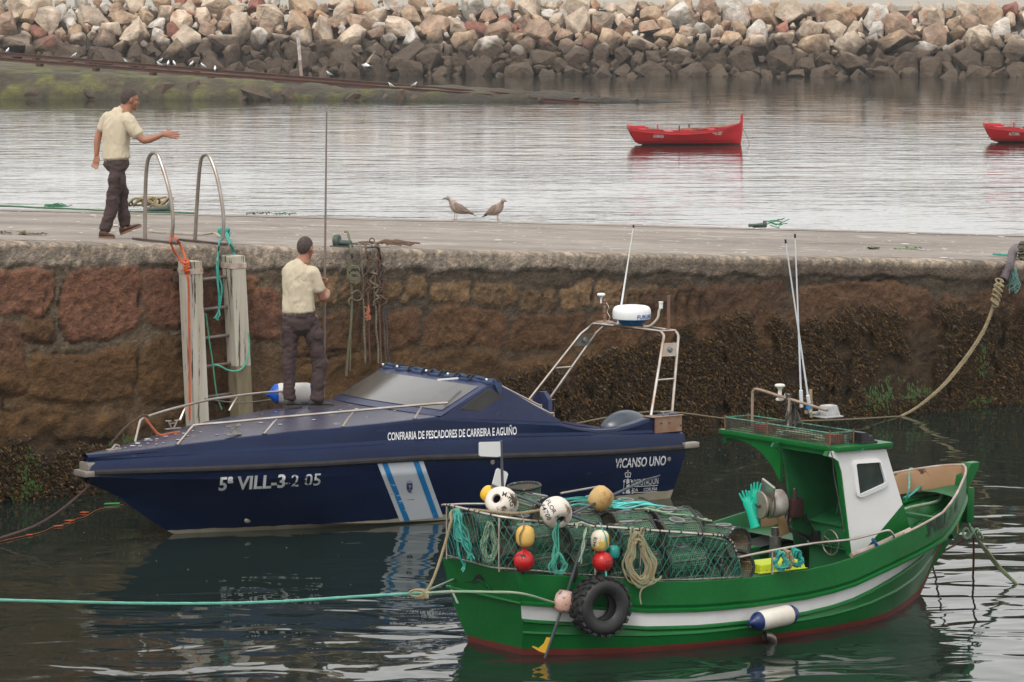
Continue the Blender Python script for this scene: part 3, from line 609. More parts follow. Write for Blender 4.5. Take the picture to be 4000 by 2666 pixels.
def onhull(bv,x,z,eps=.004,y0=-3):
    h=bv.ray_cast(Vector((x,y0,z)),Vector((0,1,0)))
    return Vector((x,(h[0].y if h[0] is not None else -1)-eps,z))
# rubbing strake
mb=MB()
def rubring(u): 
    z=zrb(u); v=vr(u); return [(u,-v+.03,z-.005),(u,-v-.02,z),(u,-v-.035,z+.012),(u,-v-.035,z+.035),(u,-v-.015,z+.055),(u,-v+.03,z+.06)]
for sg in(1,-1): mb.loft([[(p[0],p[1]*sg,p[2]) for p in rubring(u)] for u in us[1:-1]+[6.62,6.74 if sg>0 else 6.64]])
build(mb,'rubbing_strake',M_rub,navy)
# upper moulding: side above the strake, ledge, deck edge
def topring(u,aft=False):
    z0=zrb(u)+.05; v=vr(u); d=vd(u); zl=zled(u); ze=zde(u)
    return [(u,-v+.0,z0),(u,-v+.012,(z0+zl)/2),(u,-v+.03,zl-.018),(u,-v+.045,zl),(u,-(v-.075),zl+.012),(u,-(d*.35+(v-.085)*.65),zl+.04),(u,-d-.012,ze-.03),(u,-d+.006,ze-.006),(u,-d+.035,ze)]
tu=sorted(set(us+[3.5,3.62,4.2,5.0,5.1,5.2,5.35,5.45,5.55,5.8,5.95,6.2,6.3,6.7]))
mb=MB()
for sg in(1,-1):
    R=[[(p[0]+(.04 if u>6.65 else 0)*(1-p[2]),p[1]*sg,p[2]) for p in topring(u)] for u in tu if sg>0 or u<6.5]; mb.loft(R,closed=False,cap=False)
# stern closing faces and cockpit coaming inner wall
for sg in(1,-1):
    R=[]
    for u in [q for q in tu if q>=4.2 and (sg>0 or q<6.5)]:
        d=vd(u); ze=zde(u); R.append([(u,sg*(-d+.035),ze),(u,sg*(-d+.12),ze),(u,sg*(-d+.15),ze-.04),(u,sg*(-d+.16),.42)])
    mb.loft(R,closed=False,cap=False)
    u=6.7 if sg>0 else 6.45; mb.add([(p[0],p[1]*sg,p[2]) for p in topring(u)]+[(u,sg*(-vd(u)+.16),.9),(u,sg*(-vd(u)+.16),.55)],[tuple(range(11))])
ts=build(mb,'topsides',M_navy,navy,ang=28); bt=bvh_of(ts)
mb=MB(); mb.box(4.15,6.6,-.95,.95,.40,.43); build(mb,'cockpit_floor',mat('cockpit_grey',(.12,.13,.15),.7),navy,smooth=False)
mb=MB(); mb.box(6.5,6.62,-.9,.9,.35,.66,bev=.015); build(mb,'transom_top',M_navyd,navy)
# fore deck
mb=MB(); R=[]
for u in [q for q in tu if q<=3.62]+[3.8,4.2]:
    d=vd(u)-.035; ze=zde(u) if u<3.6 else 1.11; R.append([(u,d*s,ze+.035*(1-s*s)*min(1,d*2)) for s in np.linspace(-1,1,17)])
M_deck=mat('foredeck_paint',(.040,.042,.078),.26,col2=(.062,.058,.088),ns=2.2,nf=1,det=9,bump=.0025,bs=70,stain=(.16,.15,.17),ss=5,sth=.63,sw=.05,fine=.3,fs=30)
mb.loft(R,closed=False,cap=False); build(mb,'foredeck',M_deck,navy)
# raised centre moulding under the screen
# windscreen frame: grid between a bowed foot and head
def ws(v,t,off=0):
    x0=3.56-.24*(1-v*v); x1=4.20-.10*(1-v*v); z0=1.10+.035*(1-v*v); z1=1.395+.02*(1-v*v)
    return (x0+(x1-x0)*t-off*.42,-v*1.0*(1-.02*t),z0+(z1-z0)*t+off*.9)
mb=MB(); vs=np.linspace(-1,1,21)
mb.loft([[ws(v,t,.012) for v in vs] for t in np.linspace(0,1,5)],closed=False,cap=False)
mb.loft([[ws(v,1,.012) for v in vs],[ws(v,1,-.02) for v in vs],[(ws(v,1)[0]+.09,-v*.98,ws(v,1)[2]-.012) for v in vs]],closed=False,cap=False)
build(mb,'windscreen_frame',M_navyd,navy)
mb=MB(); mb.loft([[ws(v,t,.018) for v in np.linspace(-.955,.93,21)] for t in np.linspace(.15,.88,5)],closed=False,cap=False); build(mb,'windscreen',M_glass,navy)
# cabin sides with the three-cornered screens
def sidepanel(sg):
    A=(3.54,1.09);B=(4.20,1.405);Cc=(4.32,1.385);D=(5.09,.955);E=(5.0,.90);F2=(3.6,1.02)
    mb=MB(); poly=[A,B,Cc,D,E,F2]; a=[(x,-sg*(1.0 if z>1.0 else 1.02+.02),z) for x,z in poly]; b=[(x,-sg*.955,z) for x,z in poly]; mb.loft([a,b],True,True)
    o=build(mb,'cabin_side',M_navyd,navy,smooth=False,bevel=.006)
    px=[(1790,1600),(1910,1517),(2067,1605),(2060,1630)]; G=[NF.side(x,y,1.0) for x,y in px]
    mb=MB(); c=[(p.x,-sg*1.008,p.z) for p in G]; d=[(p.x,-sg*.99,p.z) for p in G]; mb.loft([c,d]); g=build(mb,'side_screen',M_glassd,o,smooth=False,bevel=.004)
sidepanel(1); sidepanel(-1)
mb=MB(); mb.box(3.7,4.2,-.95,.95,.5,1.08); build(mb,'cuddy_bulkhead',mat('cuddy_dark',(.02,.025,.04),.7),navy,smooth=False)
# rolled canvas hood along the screen head
r_=random.Random(2); M_canvas=mat('navy_canvas',(.012,.025,.075),.8,col2=(.045,.08,.15),ns=7,nf=.9,det=6,bump=.01,bs=25)
mb=MB()
for k in range(4):
    pts=[]
    for v in np.linspace(-1.0,1.02,26):
        x,y,z=ws(v,1); pts.append((x+.04+r_.uniform(-.018,.018)+.015*math.cos(k*1.6),y,z+.022+r_.uniform(-.012,.012)+.018*math.sin(k*1.6)))
    mb.tube(catmull(pts,3),.019,7)
for v in (-.85,-.55,-.2,.1,.35,.6,.93):
    x,y,z=ws(v,1); mb.box(x-.02,x+.07,y-.09,y+.09,z+.0,z+.03,Matrix.Translation((0,0,0)),bev=.01)
hood=build(mb,'canvas_hood',M_canvas,navy)
mb=MB(); x,y,z=ws(1,1); mb.add([(x+.02,y-.04,z+.03),(x+.12,y-.05,z+.02),(x+.10,y-.055,z-.12),(x+.05,y-.05,z-.05)],[(0,1,2,3)])
build(mb,'loose_corner',M_canvas,hood,smooth=False,rec=False)
M_strap=mat('black_strap',(.015,.015,.017),.7)
for v in (-.93,-.62,-.38,-.1,.05,.22,.28,.47,.53,.66,.72):
    x,y,z=ws(v,1); m_=MB(); m_.tube([(x+.035+.047*math.cos(a),y+.0,z+.022+.044*math.sin(a)) for a in np.linspace(0,6.28,12,endpoint=False)],.011,5,closed=True); build(m_,'strap',M_strap,hood)
mb=MB()
for v in (-.95,-.6,.0,.38,.97): x,y,z=ws(v,1); mb.sphere(.014,T(x-.02,y,z+.05),8,6)
mb.box(x-.45,x-.2,y+.25,y+.28,z+.045,z+.06)
build(mb,'white_buckle',M_white,hood)
# hood frame rails
def sp(x,y,v): p=NF.side(x,y,v); return (p.x,p.y,p.z)
mb=MB(); mb.tube([sp(1935,1497,.93),sp(2112,1587,.93)],.011); mb.tube([sp(1932,1503,.99),sp(2158,1620,.99)],.011); mb.tube([sp(2112,1580,.93),sp(2112,1594,.93)],.016)
mb.tube([sp(2158,1612,.99),sp(2160,1628,.99)],.018)
build(mb,'hood_rail',M_ss,navy)
# bow fitting
mb=MB(); mb.box(-.11,.05,-.09,.09,.735,.815,bev=.015); mb.box(-.16,.06,-.12,.12,.675,.735,bev=.012); build(mb,'bow_fitting',M_chip,navy)
mb=MB(); mb.box(0.06,.22,-.03,.03,.9,.925,T(.1,.0,0),bev=.01); mb.tube([(.22,0,.92),(.26,0,.96),(.30,0,.95),(.30,0,.92)],.012); build(mb,'chock',M_chip,navy)
# cleats (two feet splayed in a V, bar on top)
def cleat(x,y,z,nm='cleat'):
    m=MB(); m.box(-.09,.09,-.022,.022,0,.012,T(x,y,z),bev=.003)
    for s in(-1,1): m.tube([(x+s*.012,y,z+.01),(x+s*.055,y,z+.085)],.008,7); m.tube([(x+s*.02-.0,y,z+.085),(x+s*.09,y,z+.09)],.008,7)
    m.tube([(x-.04,y,z+.06),(x+.04,y,z+.062)],.005,6)
    build(m,nm,M_chip,navy)
p=NF.z(912,1698,1.03); cleat(p.x,p.y,zde(p.x)+.02); p=NF.z(675,1665,1.04); cleat(p.x,min(p.y,.62),zde(p.x)+.015)
# guard rails
def npt(x,y,vf): p=NF.side(x,y,vf); return Vector(p)
vin=lambda u:vd(u)-.045
mb=MB(); base=[(710,1730),(1033,1693),(1340,1664),(1620,1641)]; top=[(770,1662),(1085,1632),(1380,1607),(1650,1582)]
rl=[(725,1700),(752,1668),(770,1661),(900,1650),(1085,1632),(1380,1606),(1650,1582),(1747,1575)]
P0=Vector((.80,-vin(.8),zde(.8)))
pts=[P0]+[npt(x,y,lambda u:vin(u)+.0) for x,y in rl]; mb.tube(catmull(pts,4),.0135,8)
for (bx,by),(tx,ty) in list(zip(base,top))[1:]:
    b=npt(bx,by,vin); t=npt(tx,ty,vin); b.z=zde(b.x); mb.tube([b,t],.011,7); mb.lathe([(.025,0),(.025,.008)],10,T(*b))
mb.lathe([(.025,0),(.025,.008)],10,T(*P0)); build(mb,'guard_rail',M_ss,navy)
mb=MB(); vf=lambda u:-vin(u)
frl=[(545,1655),(552,1640),(570,1630),(640,1607),(730,1583),(820,1562),(925,1547),(1000,1538),(1080,1531),(1200,1522)]
b0=npt(528,1700,vf); b0.z=zde(b0.x); mb.tube(catmull([b0]+[npt(x,y,vf) for x,y in frl],4),.0135,8)
for (bx,by),(tx,ty) in (((702,1645),(725,1588)),((895,1605),(925,1550))):
    b=npt(bx,by,vf); t=npt(tx,ty,vf); mb.tube([b,t],.011,7)
build(mb,'guard_rail',M_ss,navy)
# bird-marked scuffs on the foredeck
mb=MB(); rr=random.Random(6)
for _ in range(46):
    u=rr.uniform(.15,1.1) if rr.random()<.6 else rr.uniform(1,3.4); v=rr.uniform(-.8,.8)*(vd(u)-.08); s=rr.uniform(.006,.022); d=vd(u)-.035; z=zde(u)+.035*(1-(v/d)**2)*min(1,d*2)+.005
    k=6; mb.add([(u+s*rr.uniform(.5,1.4)*math.cos(6.283*i/k)*1.5,v+s*1.5*rr.uniform(.5,1.4)*math.sin(6.283*i/k),z) for i in range(k)],[tuple(range(k))])
o=build(mb,'deck_droppings',mat('deck_droppings',(.5,.5,.5),.8),navy,smooth=False,rec=False); o['kind']='stuff'
# hull seam and moulding line details
# ---- radar arch
AB=[(6.37,.95,.91),(6.66,.95,.90)]; AT=[(6.82,.64,1.775),(7.02,.64,1.77)]
SK=lambda y,z=1.77:-.23*(y+.95)/1.9*(1-.72*min(1,(z-.9)/.87))   # the arch stands slightly askew
def arch(i):
    b=AB[i]; t=AT[i]; dx,dz=(t[0]-b[0]),(t[2]-b[2]); pts=[]
    L=[(b[0],-b[1],b[2]),(b[0]+dx*.86,-(b[1]+(t[1]-b[1])*.86),b[2]+dz*.86),(t[0]-.005,-t[1]+.01,t[2]-.05),(t[0],-t[1]+.07,t[2]-.005)]
    Q=[Vector(L[0])]+catmull([L[1],L[2],L[3]],5); Q+= [Vector((t[0],0,t[2]))]
    return [Vector((q.x+SK(q.y,q.z),q.y,q.z)) for q in Q+[Vector((q.x,-q.y,q.z)) for q in Q[::-1][1:]]]
mb=MB(); a0,a1=arch(0),arch(1); mb.tube(a0,.0155,10); mb.tube(a1,.0155,10)
for sg in(-1,1):
    for f in(.42,):
        p=Vector((AB[0][0]+(AT[0][0]-AB[0][0])*f,sg*(.95+(.64-.95)*f),AB[0][2]+(AT[0][2]-AB[0][2])*f)); q=Vector((AB[1][0]+(AT[1][0]-AB[1][0])*f,p.y,p.z)); p.x+=SK(p.y,p.z); q.x+=SK(q.y,q.z); mb.tube([p,q],.011)
for y in(-.58,.5): mb.tube([(6.82+SK(y),y,1.775),(7.02+SK(y),y,1.77)],.012)
arc_o=build(mb,'radar_arch',M_ss,navy)
for sg in(-1,1):   # lamp plates between the legs
    f0,f1=.70,.86; mb=MB(); q=[]
    for f,i in((f0,0),(f0,1),(f1,1),(f1,0)): q.append((AB[i][0]+(AT[i][0]-AB[i][0])*f+SK(sg*(.95+(.64-.95)*f),AB[i][2]+(AT[i][2]-AB[i][2])*f),sg*(.95+(.64-.95)*f),AB[i][2]+(AT[i][2]-AB[i][2])*f))
    mb.loft([[(x,y-.004,z) for x,y,z in q],[(x,y+.004,z) for x,y,z in q]]); pl=build(mb,'lamp_plate',mat('lamp_plate_steel',(.38,.36,.34),.5,metal=.3,col2=(.3,.2,.13),ns=8,nf=.7),arc_o,smooth=False)
    c=sum((Vector(p) for p in q),Vector())/4; mb=MB(); mb.lathe([(.001,.03),(.02,.03),(.03,.02),(.032,0)],14,T(c.x,c.y-.004,c.z,rx=math.pi/2)); build(mb,'deck_lamp',mat('lamp_glass_grey',(.12,.14,.15),.15,coat=.5),pl)
for sg in(-1,1):   # stained steel foot brackets
    mb=MB(); y=-1.075*sg; _q=0 if sg>0 else -.23; mb.box(6.33+_q,6.70+_q,min(y,y+.02*sg),max(y,y+.02*sg),.735,.905); mb.box(6.29+_q,6.72+_q,-1.09 if sg>0 else .9,-.9 if sg>0 else 1.09,.905,.912); build(mb,'foot_bracket',M_rustplate,navy,smooth=False,bevel=.002)
    mb=MB(); 
    for x,z in((6.41,.84),(6.52,.84),(6.68,.80)): mb.sphere(.010,T(x,-1.085*sg,z),8,6)
    build(mb,'bolt',mat('rust_bolt',(.12,.05,.03),.7),navy)
mb=MB(); mb.tube([(6.46,-1.0,.95),(6.64,-1.0,.95)],.008); mb.tube([(6.5,-1.0,.91),(6.5,-1.0,.95)],.01); mb.tube([(6.6,-1.0,.91),(6.6,-1.0,.95)],.01); build(mb,'stern_cleat',M_chip,navy)
mb=MB(); mb.box(6.66,6.86,-1.18,-1.09,.555,.615,bev=.01); build(mb,'strake_end_cap',M_chip,navy)
# radar dome
rad=empty('radar_dome'); rad.parent=navy; rad.location=(6.89,.04,1.79); tag(rad,'white radar dome with blue base')
mb=MB(); mb.lathe([(.11,0),(.125,.005),(.15,.05),(.205,.062),(.208,.07)],40); build(mb,'dome_base',mat('radar_blue',(.0,.10,.24),.35),rad)
mb=MB(); mb.lathe([(.208,.07),(.212,.08),(.213,.14),(.207,.175),(.19,.20),(.16,.212),(.1,.219),(.001,.222)],44); build(mb,'dome_cover',mat('radar_white',(.78,.78,.77),.32),rad,ang=60)
vs_,fs_=textmb('FURUNO',.058,1.05,.0012); W=max(v[0] for v in vs_)
mb=MB(); c0=math.atan2(-1,.0)+ -NF.a+math.radians(14)   # face towards the quay front, turned a little right
q=[]
for x,z in vs_:
    a=c0+(x)/.214; q.append((.2155*math.cos(a),.2155*math.sin(a),.083+z))
mb.add(q,fs_); build(mb,'dome_lettering',mat('radar_lettering',(.0,.09,.36),.5),rad,smooth=False)
mb=MB(); mb.box(-.13,.13,-.16,.16,-.012,.0); build(mb,'mounting_plate',M_rustplate,rad,smooth=False)
# gps mushroom on its post
mb=MB(); mb.tube([(6.92,.56,1.77),(6.92,.57,2.04)],.019,10); mb.box(6.84,7.0,.5,.64,1.775,1.79); g=build(mb,'aerial_post',M_rustplate,navy)
mb=MB(); mb.lathe([(.012,0),(.018,.02),(.045,.035),(.047,.05),(.035,.062),(.001,.064)],18,T(6.9,.6,2.04)); mb.tube([(6.9,.6,1.99),(6.9,.6,2.05)],.012); build(mb,'gps_aerial',M_white,g)
mb=MB(); mb.tube(catmull([(6.93,.55,2.0),(6.93,.50,1.95),(6.93,.53,1.9),(6.93,.48,1.84),(6.93,.5,1.8),(6.93,.4,1.785)],5),.004,5); build(mb,'aerial_cable',mat('cream_cable',(.5,.45,.36),.6),g)
mb=MB()
for z in (1.82,1.88,1.93,1.98,2.01): mb.tube([(6.92+.021*math.cos(a),.565+.021*math.sin(a),z) for a in np.linspace(0,6.28,9)],.004,4)
build(mb,'tape',mat('black_tape',(.02,.02,.02),.6),g)
mb=MB(); mb.tube([(6.92,.30,1.9),(6.945,.30,1.97),(6.99,.14,2.86)],[.016,.012,.006],8); mb.tube([(6.91,.3,1.78),(6.92,.3,1.92)],.017); a=build(mb,'whip_aerial',M_white,navy)
mb=MB(); mb.tube([(6.99,.14,2.855),(6.99,.138,2.885)],.010); build(mb,'aerial_tip',mat('aerial_tip',(.02,.02,.03),.5),a)
mb=MB(); mb.tube(catmull([(6.92,-.14,1.78),(6.93,-.24,1.80),(6.98,-.30,1.88),(7.0,-.30,1.96),(7.02,-.31,2.0)],4),.015,8); a=build(mb,'light_mast',mat('cream_pipe',(.42,.36,.28),.5),navy)
mb=MB(); mb.lathe([(.022,0),(.022,.06),(.026,.062),(.026,.075),(.001,.078)],14,T(7.02,-.31,1.99)); build(mb,'stern_lamp',M_white,a)
mb=MB(); mb.tube([(6.96,-.52,1.77),(6.96,-.52,2.15)],.017,10); mb.lathe([(.035,0),(.035,.012)],10,T(6.96,-.52,1.775)); build(mb,'flag_socket_pipe',mat('bronze_pipe',(.20,.11,.07),.5,metal=.4),navy)
# outboard engine cowl behind the transom
mb=MB(); rings=[]
for t in np.linspace(0,1,12):
    x=6.62+.68*t; hw=.24*math.sqrt(max(.02,1-(2*t-1.02)**2))**.8; top=.60+.37*math.sin(math.pi*min(1,.14+.72*t))**.6
    rings.append([(x,hw*math.cos(a)*1.0,.5+(top-.5)*max(0,math.sin(a))**.75 if math.sin(a)>0 else .5) for a in np.linspace(0,math.pi,15)])
mb.loft(rings,closed=True,cap=True); o=build(mb,'engine_cowl',mat('cowl_grey',(.030,.042,.060),.3,coat=.1,col2=(.045,.06,.075),ns=4),navy,ang=50); o.location=(-.30,-.14,-.09)
mb=MB(); mb.box(6.7,6.95,-.11,.11,-.25,.55,bev=.03); build(mb,'engine_leg',mat('engine_leg',(.05,.05,.055),.4),navy)
# helm seat
mb=MB(); R=[]
for t in np.linspace(0,1,9):
    z=.62+.60*t; hw=.17*(1-.25*max(0,t-.6)/.4)*(1 if t<.86 else math.sqrt(max(.05,1-((t-.86)/.15)**2))); x=5.28+.06*t+.02; R.append([(x-.03,.45-hw,z),(x+.02,.45-hw,z),(x+.05,.45,z),(x+.02,.45+hw,z),(x-.03,.45+hw,z),(x-.045,.45,z)])
mb.loft(R); o=build(mb,'helm_seat',mat('seat_navy',(.008,.014,.045),.35,col2=(.02,.03,.08),ns=4),navy); _s=NF.side(2122,1530,-.1); o.location=(_s.x-5.36,-.35,_s.z-1.22)
# drain, through-hull, spray rail
mb=MB(); 
for (x,y) in ((1920,1806),): p=NF.side(x,y,1.14); q=onhull(bh,p.x,p.z); mb.lathe([(.022,0),(.026,.008),(.016,.012),(.012,.002)],14,T(q.x,q.y,q.z,rx=math.pi/2))
p=NF.side(2606,1793,1.1); q=onhull(bh,p.x,p.z); mb.lathe([(.02,0),(.024,.008),(.014,.012),(.010,.002)],14,T(q.x,q.y,q.z,rx=math.pi/2)); build(mb,'hull_drain',M_chip,navy)
p=NF.side(954,2030,.3); q=onhull(bh,p.x,p.z); mb=MB(); mb.lathe([(.03,0),(.02,.015),(.002,.018)],10,T(q.x,q.y,q.z,rx=math.pi/2,s=(1.4,1,.6))); build(mb,'skin_fitting',M_chip,navy)
# ---- lettering laid onto the plating
def hitpt(bv,fr,x,y,eps,vf):
    "where the sight line through a measured point meets the plating"
    r=ray(x,y); o=fr.loc(_C); d=fr.loc(_C+r)-o; h=bv.ray_cast(o+d*26,d)
    if h[0] is None:
        p=fr.side(x,y,vf); return Vector((p.x,p.y-eps,p.z))
    n=h[1] if h[1].dot(d)<0 else -h[1]; return h[0]+n*eps
def decal(bv,s,a,b,h,name,m,vf,parent,sx=None,bold=.0,shear=0,eps=.007,fr=NF,vs_fs=None,sub_=0):
    vs,fs=vs_fs or textmb(s,1,1,bold,shear); x0=min(v[0] for v in vs); x1=max(v[0] for v in vs); zmax=.72; hp=h*(368 if fr is NF else 440)
    q=[hitpt(bv,fr,a[0]+(b[0]-a[0])*(x-x0)/(x1-x0),a[1]+(b[1]-a[1])*(x-x0)/(x1-x0)-z/zmax*hp,eps,vf) for x,z in vs]
    mb=MB(); mb.add(q,fs); return build(mb,name,m,parent,smooth=False,rec=False)
M_let=mat('crisp_white_lettering',(.70,.70,.72),.5)
vU=lambda u:vd(u)*.5+vr(u)*.5-.03
decal(bt,'CONFRARIA DE PESCADORES DE CARREIRA E AGUIÑO',(1513,1722),(2017,1699),.088,'owner_lettering',M_let,vU,navy,bold=.018)
M_faded=mat('faded_white_lettering',(.60,.61,.63),.6,stain=(.010,.018,.05),ss=12,sth=.53,sw=.02,stretch=(1,1,2.4))
vH=lambda u:vr(u)*.9
decal(bh,'5ª VILL-3',(852,1910),(1113,1898),.128,'registration_lettering',M_whitelet,vH,navy,bold=.03,shear=.08,eps=.022)
decal(bh,'-2 05',(1113,1898),(1250,1890),.118,'faded_registration_lettering',M_faded,vH,navy,bold=.01,shear=.08,eps=.022)
decal(bh,'VICANSO UNO',(2404,1828),(2600,1816),.098,'name_lettering',M_let,vH,navy,bold=.018,shear=.2)
decal(bh,'DEPUTACIÓN',(2474,1898),(2570,1890),.070,'sponsor_lettering',M_let,vH,navy,bold=.0)
decal(bh,'DA',(2472,1921),(2491,1920),.036,'sponsor_lettering',M_let,vH,navy,bold=.01); decal(bh,'CORUÑA',(2513,1919),(2566,1915),.036,'sponsor_lettering',M_let,vH,navy,bold=.01)
# emblem: crown over a tower on stepped feet
def poly_on(bv,polys,org,sc,name,m,parent,vf,fr=NF,eps=.005):
    mb=MB(); k=368*sc
    for P in polys: mb.add([hitpt(bv,fr,org[0]+x*k*.84,org[1]-z*k,eps,vf) for x,z in P],[tuple(range(len(P)))])
    return build(mb,name,m,parent,smooth=False,rec=False)
tower=[[(-.1,0),(.1,0),(.1,.08),(-.1,.08)],[(-.07,.08),(.07,.08),(.07,.2),(-.07,.14)],[(-.07,.18),(.07,.24),(.07,.36),(-.07,.30)],[(-.07,.34),(.07,.40),(.07,.5),(-.07,.5)],[(-.05,.5),(.05,.5),(.0,.58)]]
for s in(-1,1): tower+=[[(s*.2-.05,0),(s*.2+.05,0),(s*.2+.03,.05),(s*.2-.03,.05)],[(s*.2-.03,.07),(s*.2+.03,.07),(s*.2+.05,.12),(s*.2-.05,.12)],[(s*.2-.01,.1),(s*.2+.01,.1),(s*.17+.01,.45),(s*.17-.01,.45)],[(s*.17-.05,.42),(s*.17+.05,.42),(s*.17+.03,.5),(s*.17-.03,.5)]]
tower+=[[(-.17,.51),(.17,.51),(.17,.525),(-.17,.525)],[(-.12,.60),(.12,.60),(.12,.64),(-.12,.64)]]
for s in(-1,0,1): tower+=[[(s*.09-.015,.64),(s*.09+.015,.64),(s*.13+.015+.0,.74),(s*.13-.02,.74)]]
tower+=[[(-.15,.74),(-.10,.80),(-.02,.78),(-.02,.75),(-.09,.76)],[(.15,.74),(.10,.80),(.02,.78),(.02,.75),(.09,.76)],[(-.012,.78),(.012,.78),(.012,.88),(-.012,.88)],[(-.035,.83),(.035,.83),(.035,.85),(-.035,.85)]]
poly_on(bh,tower,(2452,1928),.285,'emblem',M_let,navy,vH)
for y0,x0,x1 in((1902,2475,2568),(1926,2474,2566)):
    mb=MB(); mb.add([hitpt(bh,NF,px_,py_,.007,vH) for px_,py_ in ((x0,y0),(x1,y0-5),(x1,y0-7.5),(x0,y0-2.5))],[(0,1,2,3)]); build(mb,'rule_line',M_let,navy,smooth=False,rec=False)
# diagonal flag stripe
def quadgrid(bv,c,name,m,parent,vf,n=10,k=24,eps=.004,fr=NF):
    mb=MB(); P=[Vector((x,y,0)) for x,y in c]
    for j in range(k+1):
        for i in range(n+1):
            s=i/n;t=j/k; a=P[0].lerp(P[1],s); b=P[3].lerp(P[2],s); q=a.lerp(b,t); mb.v.append(tuple(hitpt(bv,fr,q.x,q.y,eps,vf)))
    for j in range(k):
        for i in range(n): a=j*(n+1)+i; mb.f.append((a,a+1,a+n+2,a+n+1)); mb.mi.append(0)
    return build(mb,name,m,parent,rec=False)
M_stw=mat('stripe_white',(.55,.58,.62),.45,stain=(.02,.025,.04),ss=7,sth=.66,sw=.012,stretch=(.8,1,2.6)); M_stb=mat('stripe_blue',(.005,.18,.46),.45,stain=(.5,.53,.57),ss=7,sth=.62,sw=.012,stretch=(.8,1,2.6))
vS=lambda u:vr(u)*.5+vc(u)*.5
quadgrid(bh,[(1472,1809),(1652,1800),(1731,2020),(1562,2037)],'flag_stripe',M_stw,navy,vS)
quadgrid(bh,[(1490,1807),(1511,1806),(1600,2033),(1579,2035)],'blue_band',M_stb,navy,vS,3,24,.007); quadgrid(bh,[(1612,1802),(1634,1801),(1714,2022),(1693,2024)],'blue_band',M_stb,navy,vS,3,24,.007)
sh=[[(-.5,1),(.5,1),(.5,.3),(.3,-.1),(0,-.35),(-.3,-.1),(-.5,.3)]]; o=poly_on(bh,sh,(1599,1915),.075,'crest_shield',mat('crest_blue',(.01,.03,.22),.5),navy,vS,eps=.008)
poly_on(bh,[[(-.12,0),(.12,0),(.04,.12),(.04,.4),(.2,.75),(-.2,.75),(-.04,.4),(-.04,.12)]],(1599,1915),.075,'crest_cup',mat('crest_gold',(.6,.4,.03),.5),navy,vS,eps=.011)
poly_on(bh,[[(-.4,1.05),(.4,1.05),(.45,1.5),(.25,1.25),(.0,1.6),(-.25,1.25),(-.45,1.5)]]+[[(x-.05,z),(x,z+.08),(x+.05,z),(x,z-.08)] for x,z in((-.35,.8),(-.35,.5),(.35,.8),(.35,.5),(-.2,.05),(.2,.05))],(1599,1915),.075,'crest_crown',mat('crest_pale',(.35,.4,.5),.5),navy,vS,eps=.011)
# ============================================================ GREEN FISHING BOAT (x forward, y away, z up)
M_green=mat('green_hull_paint',(.002,.088,.014),.36,col2=(.004,.125,.024),ns=2,nf=.9,det=9,bump=.0025,bs=9,stain=(.11,.075,.04),ss=6,sth=.715,sw=.03,fine=.14,fs=34,spec=.25)
M_greend=mat('green_inner_paint',(.004,.080,.020),.5,col2=(.012,.12,.04),ns=5,nf=.7,det=8,bump=.002,bs=20,stain=(.05,.04,.02),ss=6,sth=.68,sw=.04)
M_wband=mat('white_hull_band',(.60,.60,.60),.5,col2=(.52,.51,.50),ns=2,nf=.7,det=6,stain=(.46,.40,.32),ss=2.0,sth=.66,sw=.12,stretch=(2.5,1,.45),bump=.001,bs=12)
M_red=mat('red_antifouling',(.16,.018,.012),.6,col2=(.09,.02,.015),ns=6,nf=.8)
M_rust=mat('rusted_bulwark',(.40,.24,.13),.7,col2=(.26,.14,.07),ns=3,nf=.8,det=7,stain=(.06,.02,.012),ss=4.5,sth=.565,sw=.03)
M_cap=mat('worn_capping',(.45,.40,.36),.6,col2=(.30,.2,.15),ns=6)
M_cabw=mat('cabin_white_paint',(.70,.70,.70),.4,col2=(.64,.63,.62),ns=2,stain=(.5,.44,.36),ss=2.5,sth=.68,sw=.08)
fb=empty('fishing_boat',GF); tag(fb,'small green fishing boat with white band, half cabin and a stack of traps aft','fishing boat')
gv=lambda u:float(I(u,[-.2,.15,.5,.9,1.3,1.8,2.6,3,3.5,4,4.35,4.7,4.9,5.1,5.22,5.29],[.46,.59,.78,.95,1.05,1.11,1.12,1.11,1.05,.95,.83,.60,.44,.27,.14,.03]))
gz=lambda u:float(I(u,[-.2,.15,.5,.9,1.3,1.8,2.6,3,3.5,4,4.35,4.7,4.9,5.1,5.22,5.29],[.745,.70,.66,.61,.585,.57,.585,.63,.735,.83,.90,1.01,1.07,1.115,1.14,1.15]))
gs=lambda u:gz(u)-float(I(u,[-.2,.15,1.8,4,5.29],[.235,.25,.235,.235,.245]))   # strake
gw=lambda u:gs(u)-float(I(u,[-.2,0,2,3.3,4.1,4.6,5],[.15,.155,.14,.135,.115,.05,.02]))
gl=lambda u:float(I(u,[-.2,0,.3,.64,1.29,2.1,2.78,3.3,3.7,4.1,4.4,4.65,4.9,5.3],[.35,.39,.62,.83,1.02,1.08,1.06,.97,.80,.53,.30,.12,.05,.02]))
gk=lambda u:float(I(u,[-.2,4.45,4.6,4.71,4.88,5.05,5.22,5.3],[-.28,-.25,-.15,-.04,.24,.42,.58,.68]))
RK=lambda z:-.235*z
gus=[0,.12,.3,.5,.7,.9,1.1,1.35,1.6,1.9,2.2,2.5,2.8,3.05,3.3,3.5,3.7,3.9,4.1,4.3,4.5,4.65,4.75,4.85,4.95,5.05,5.15,5.23,5.29]
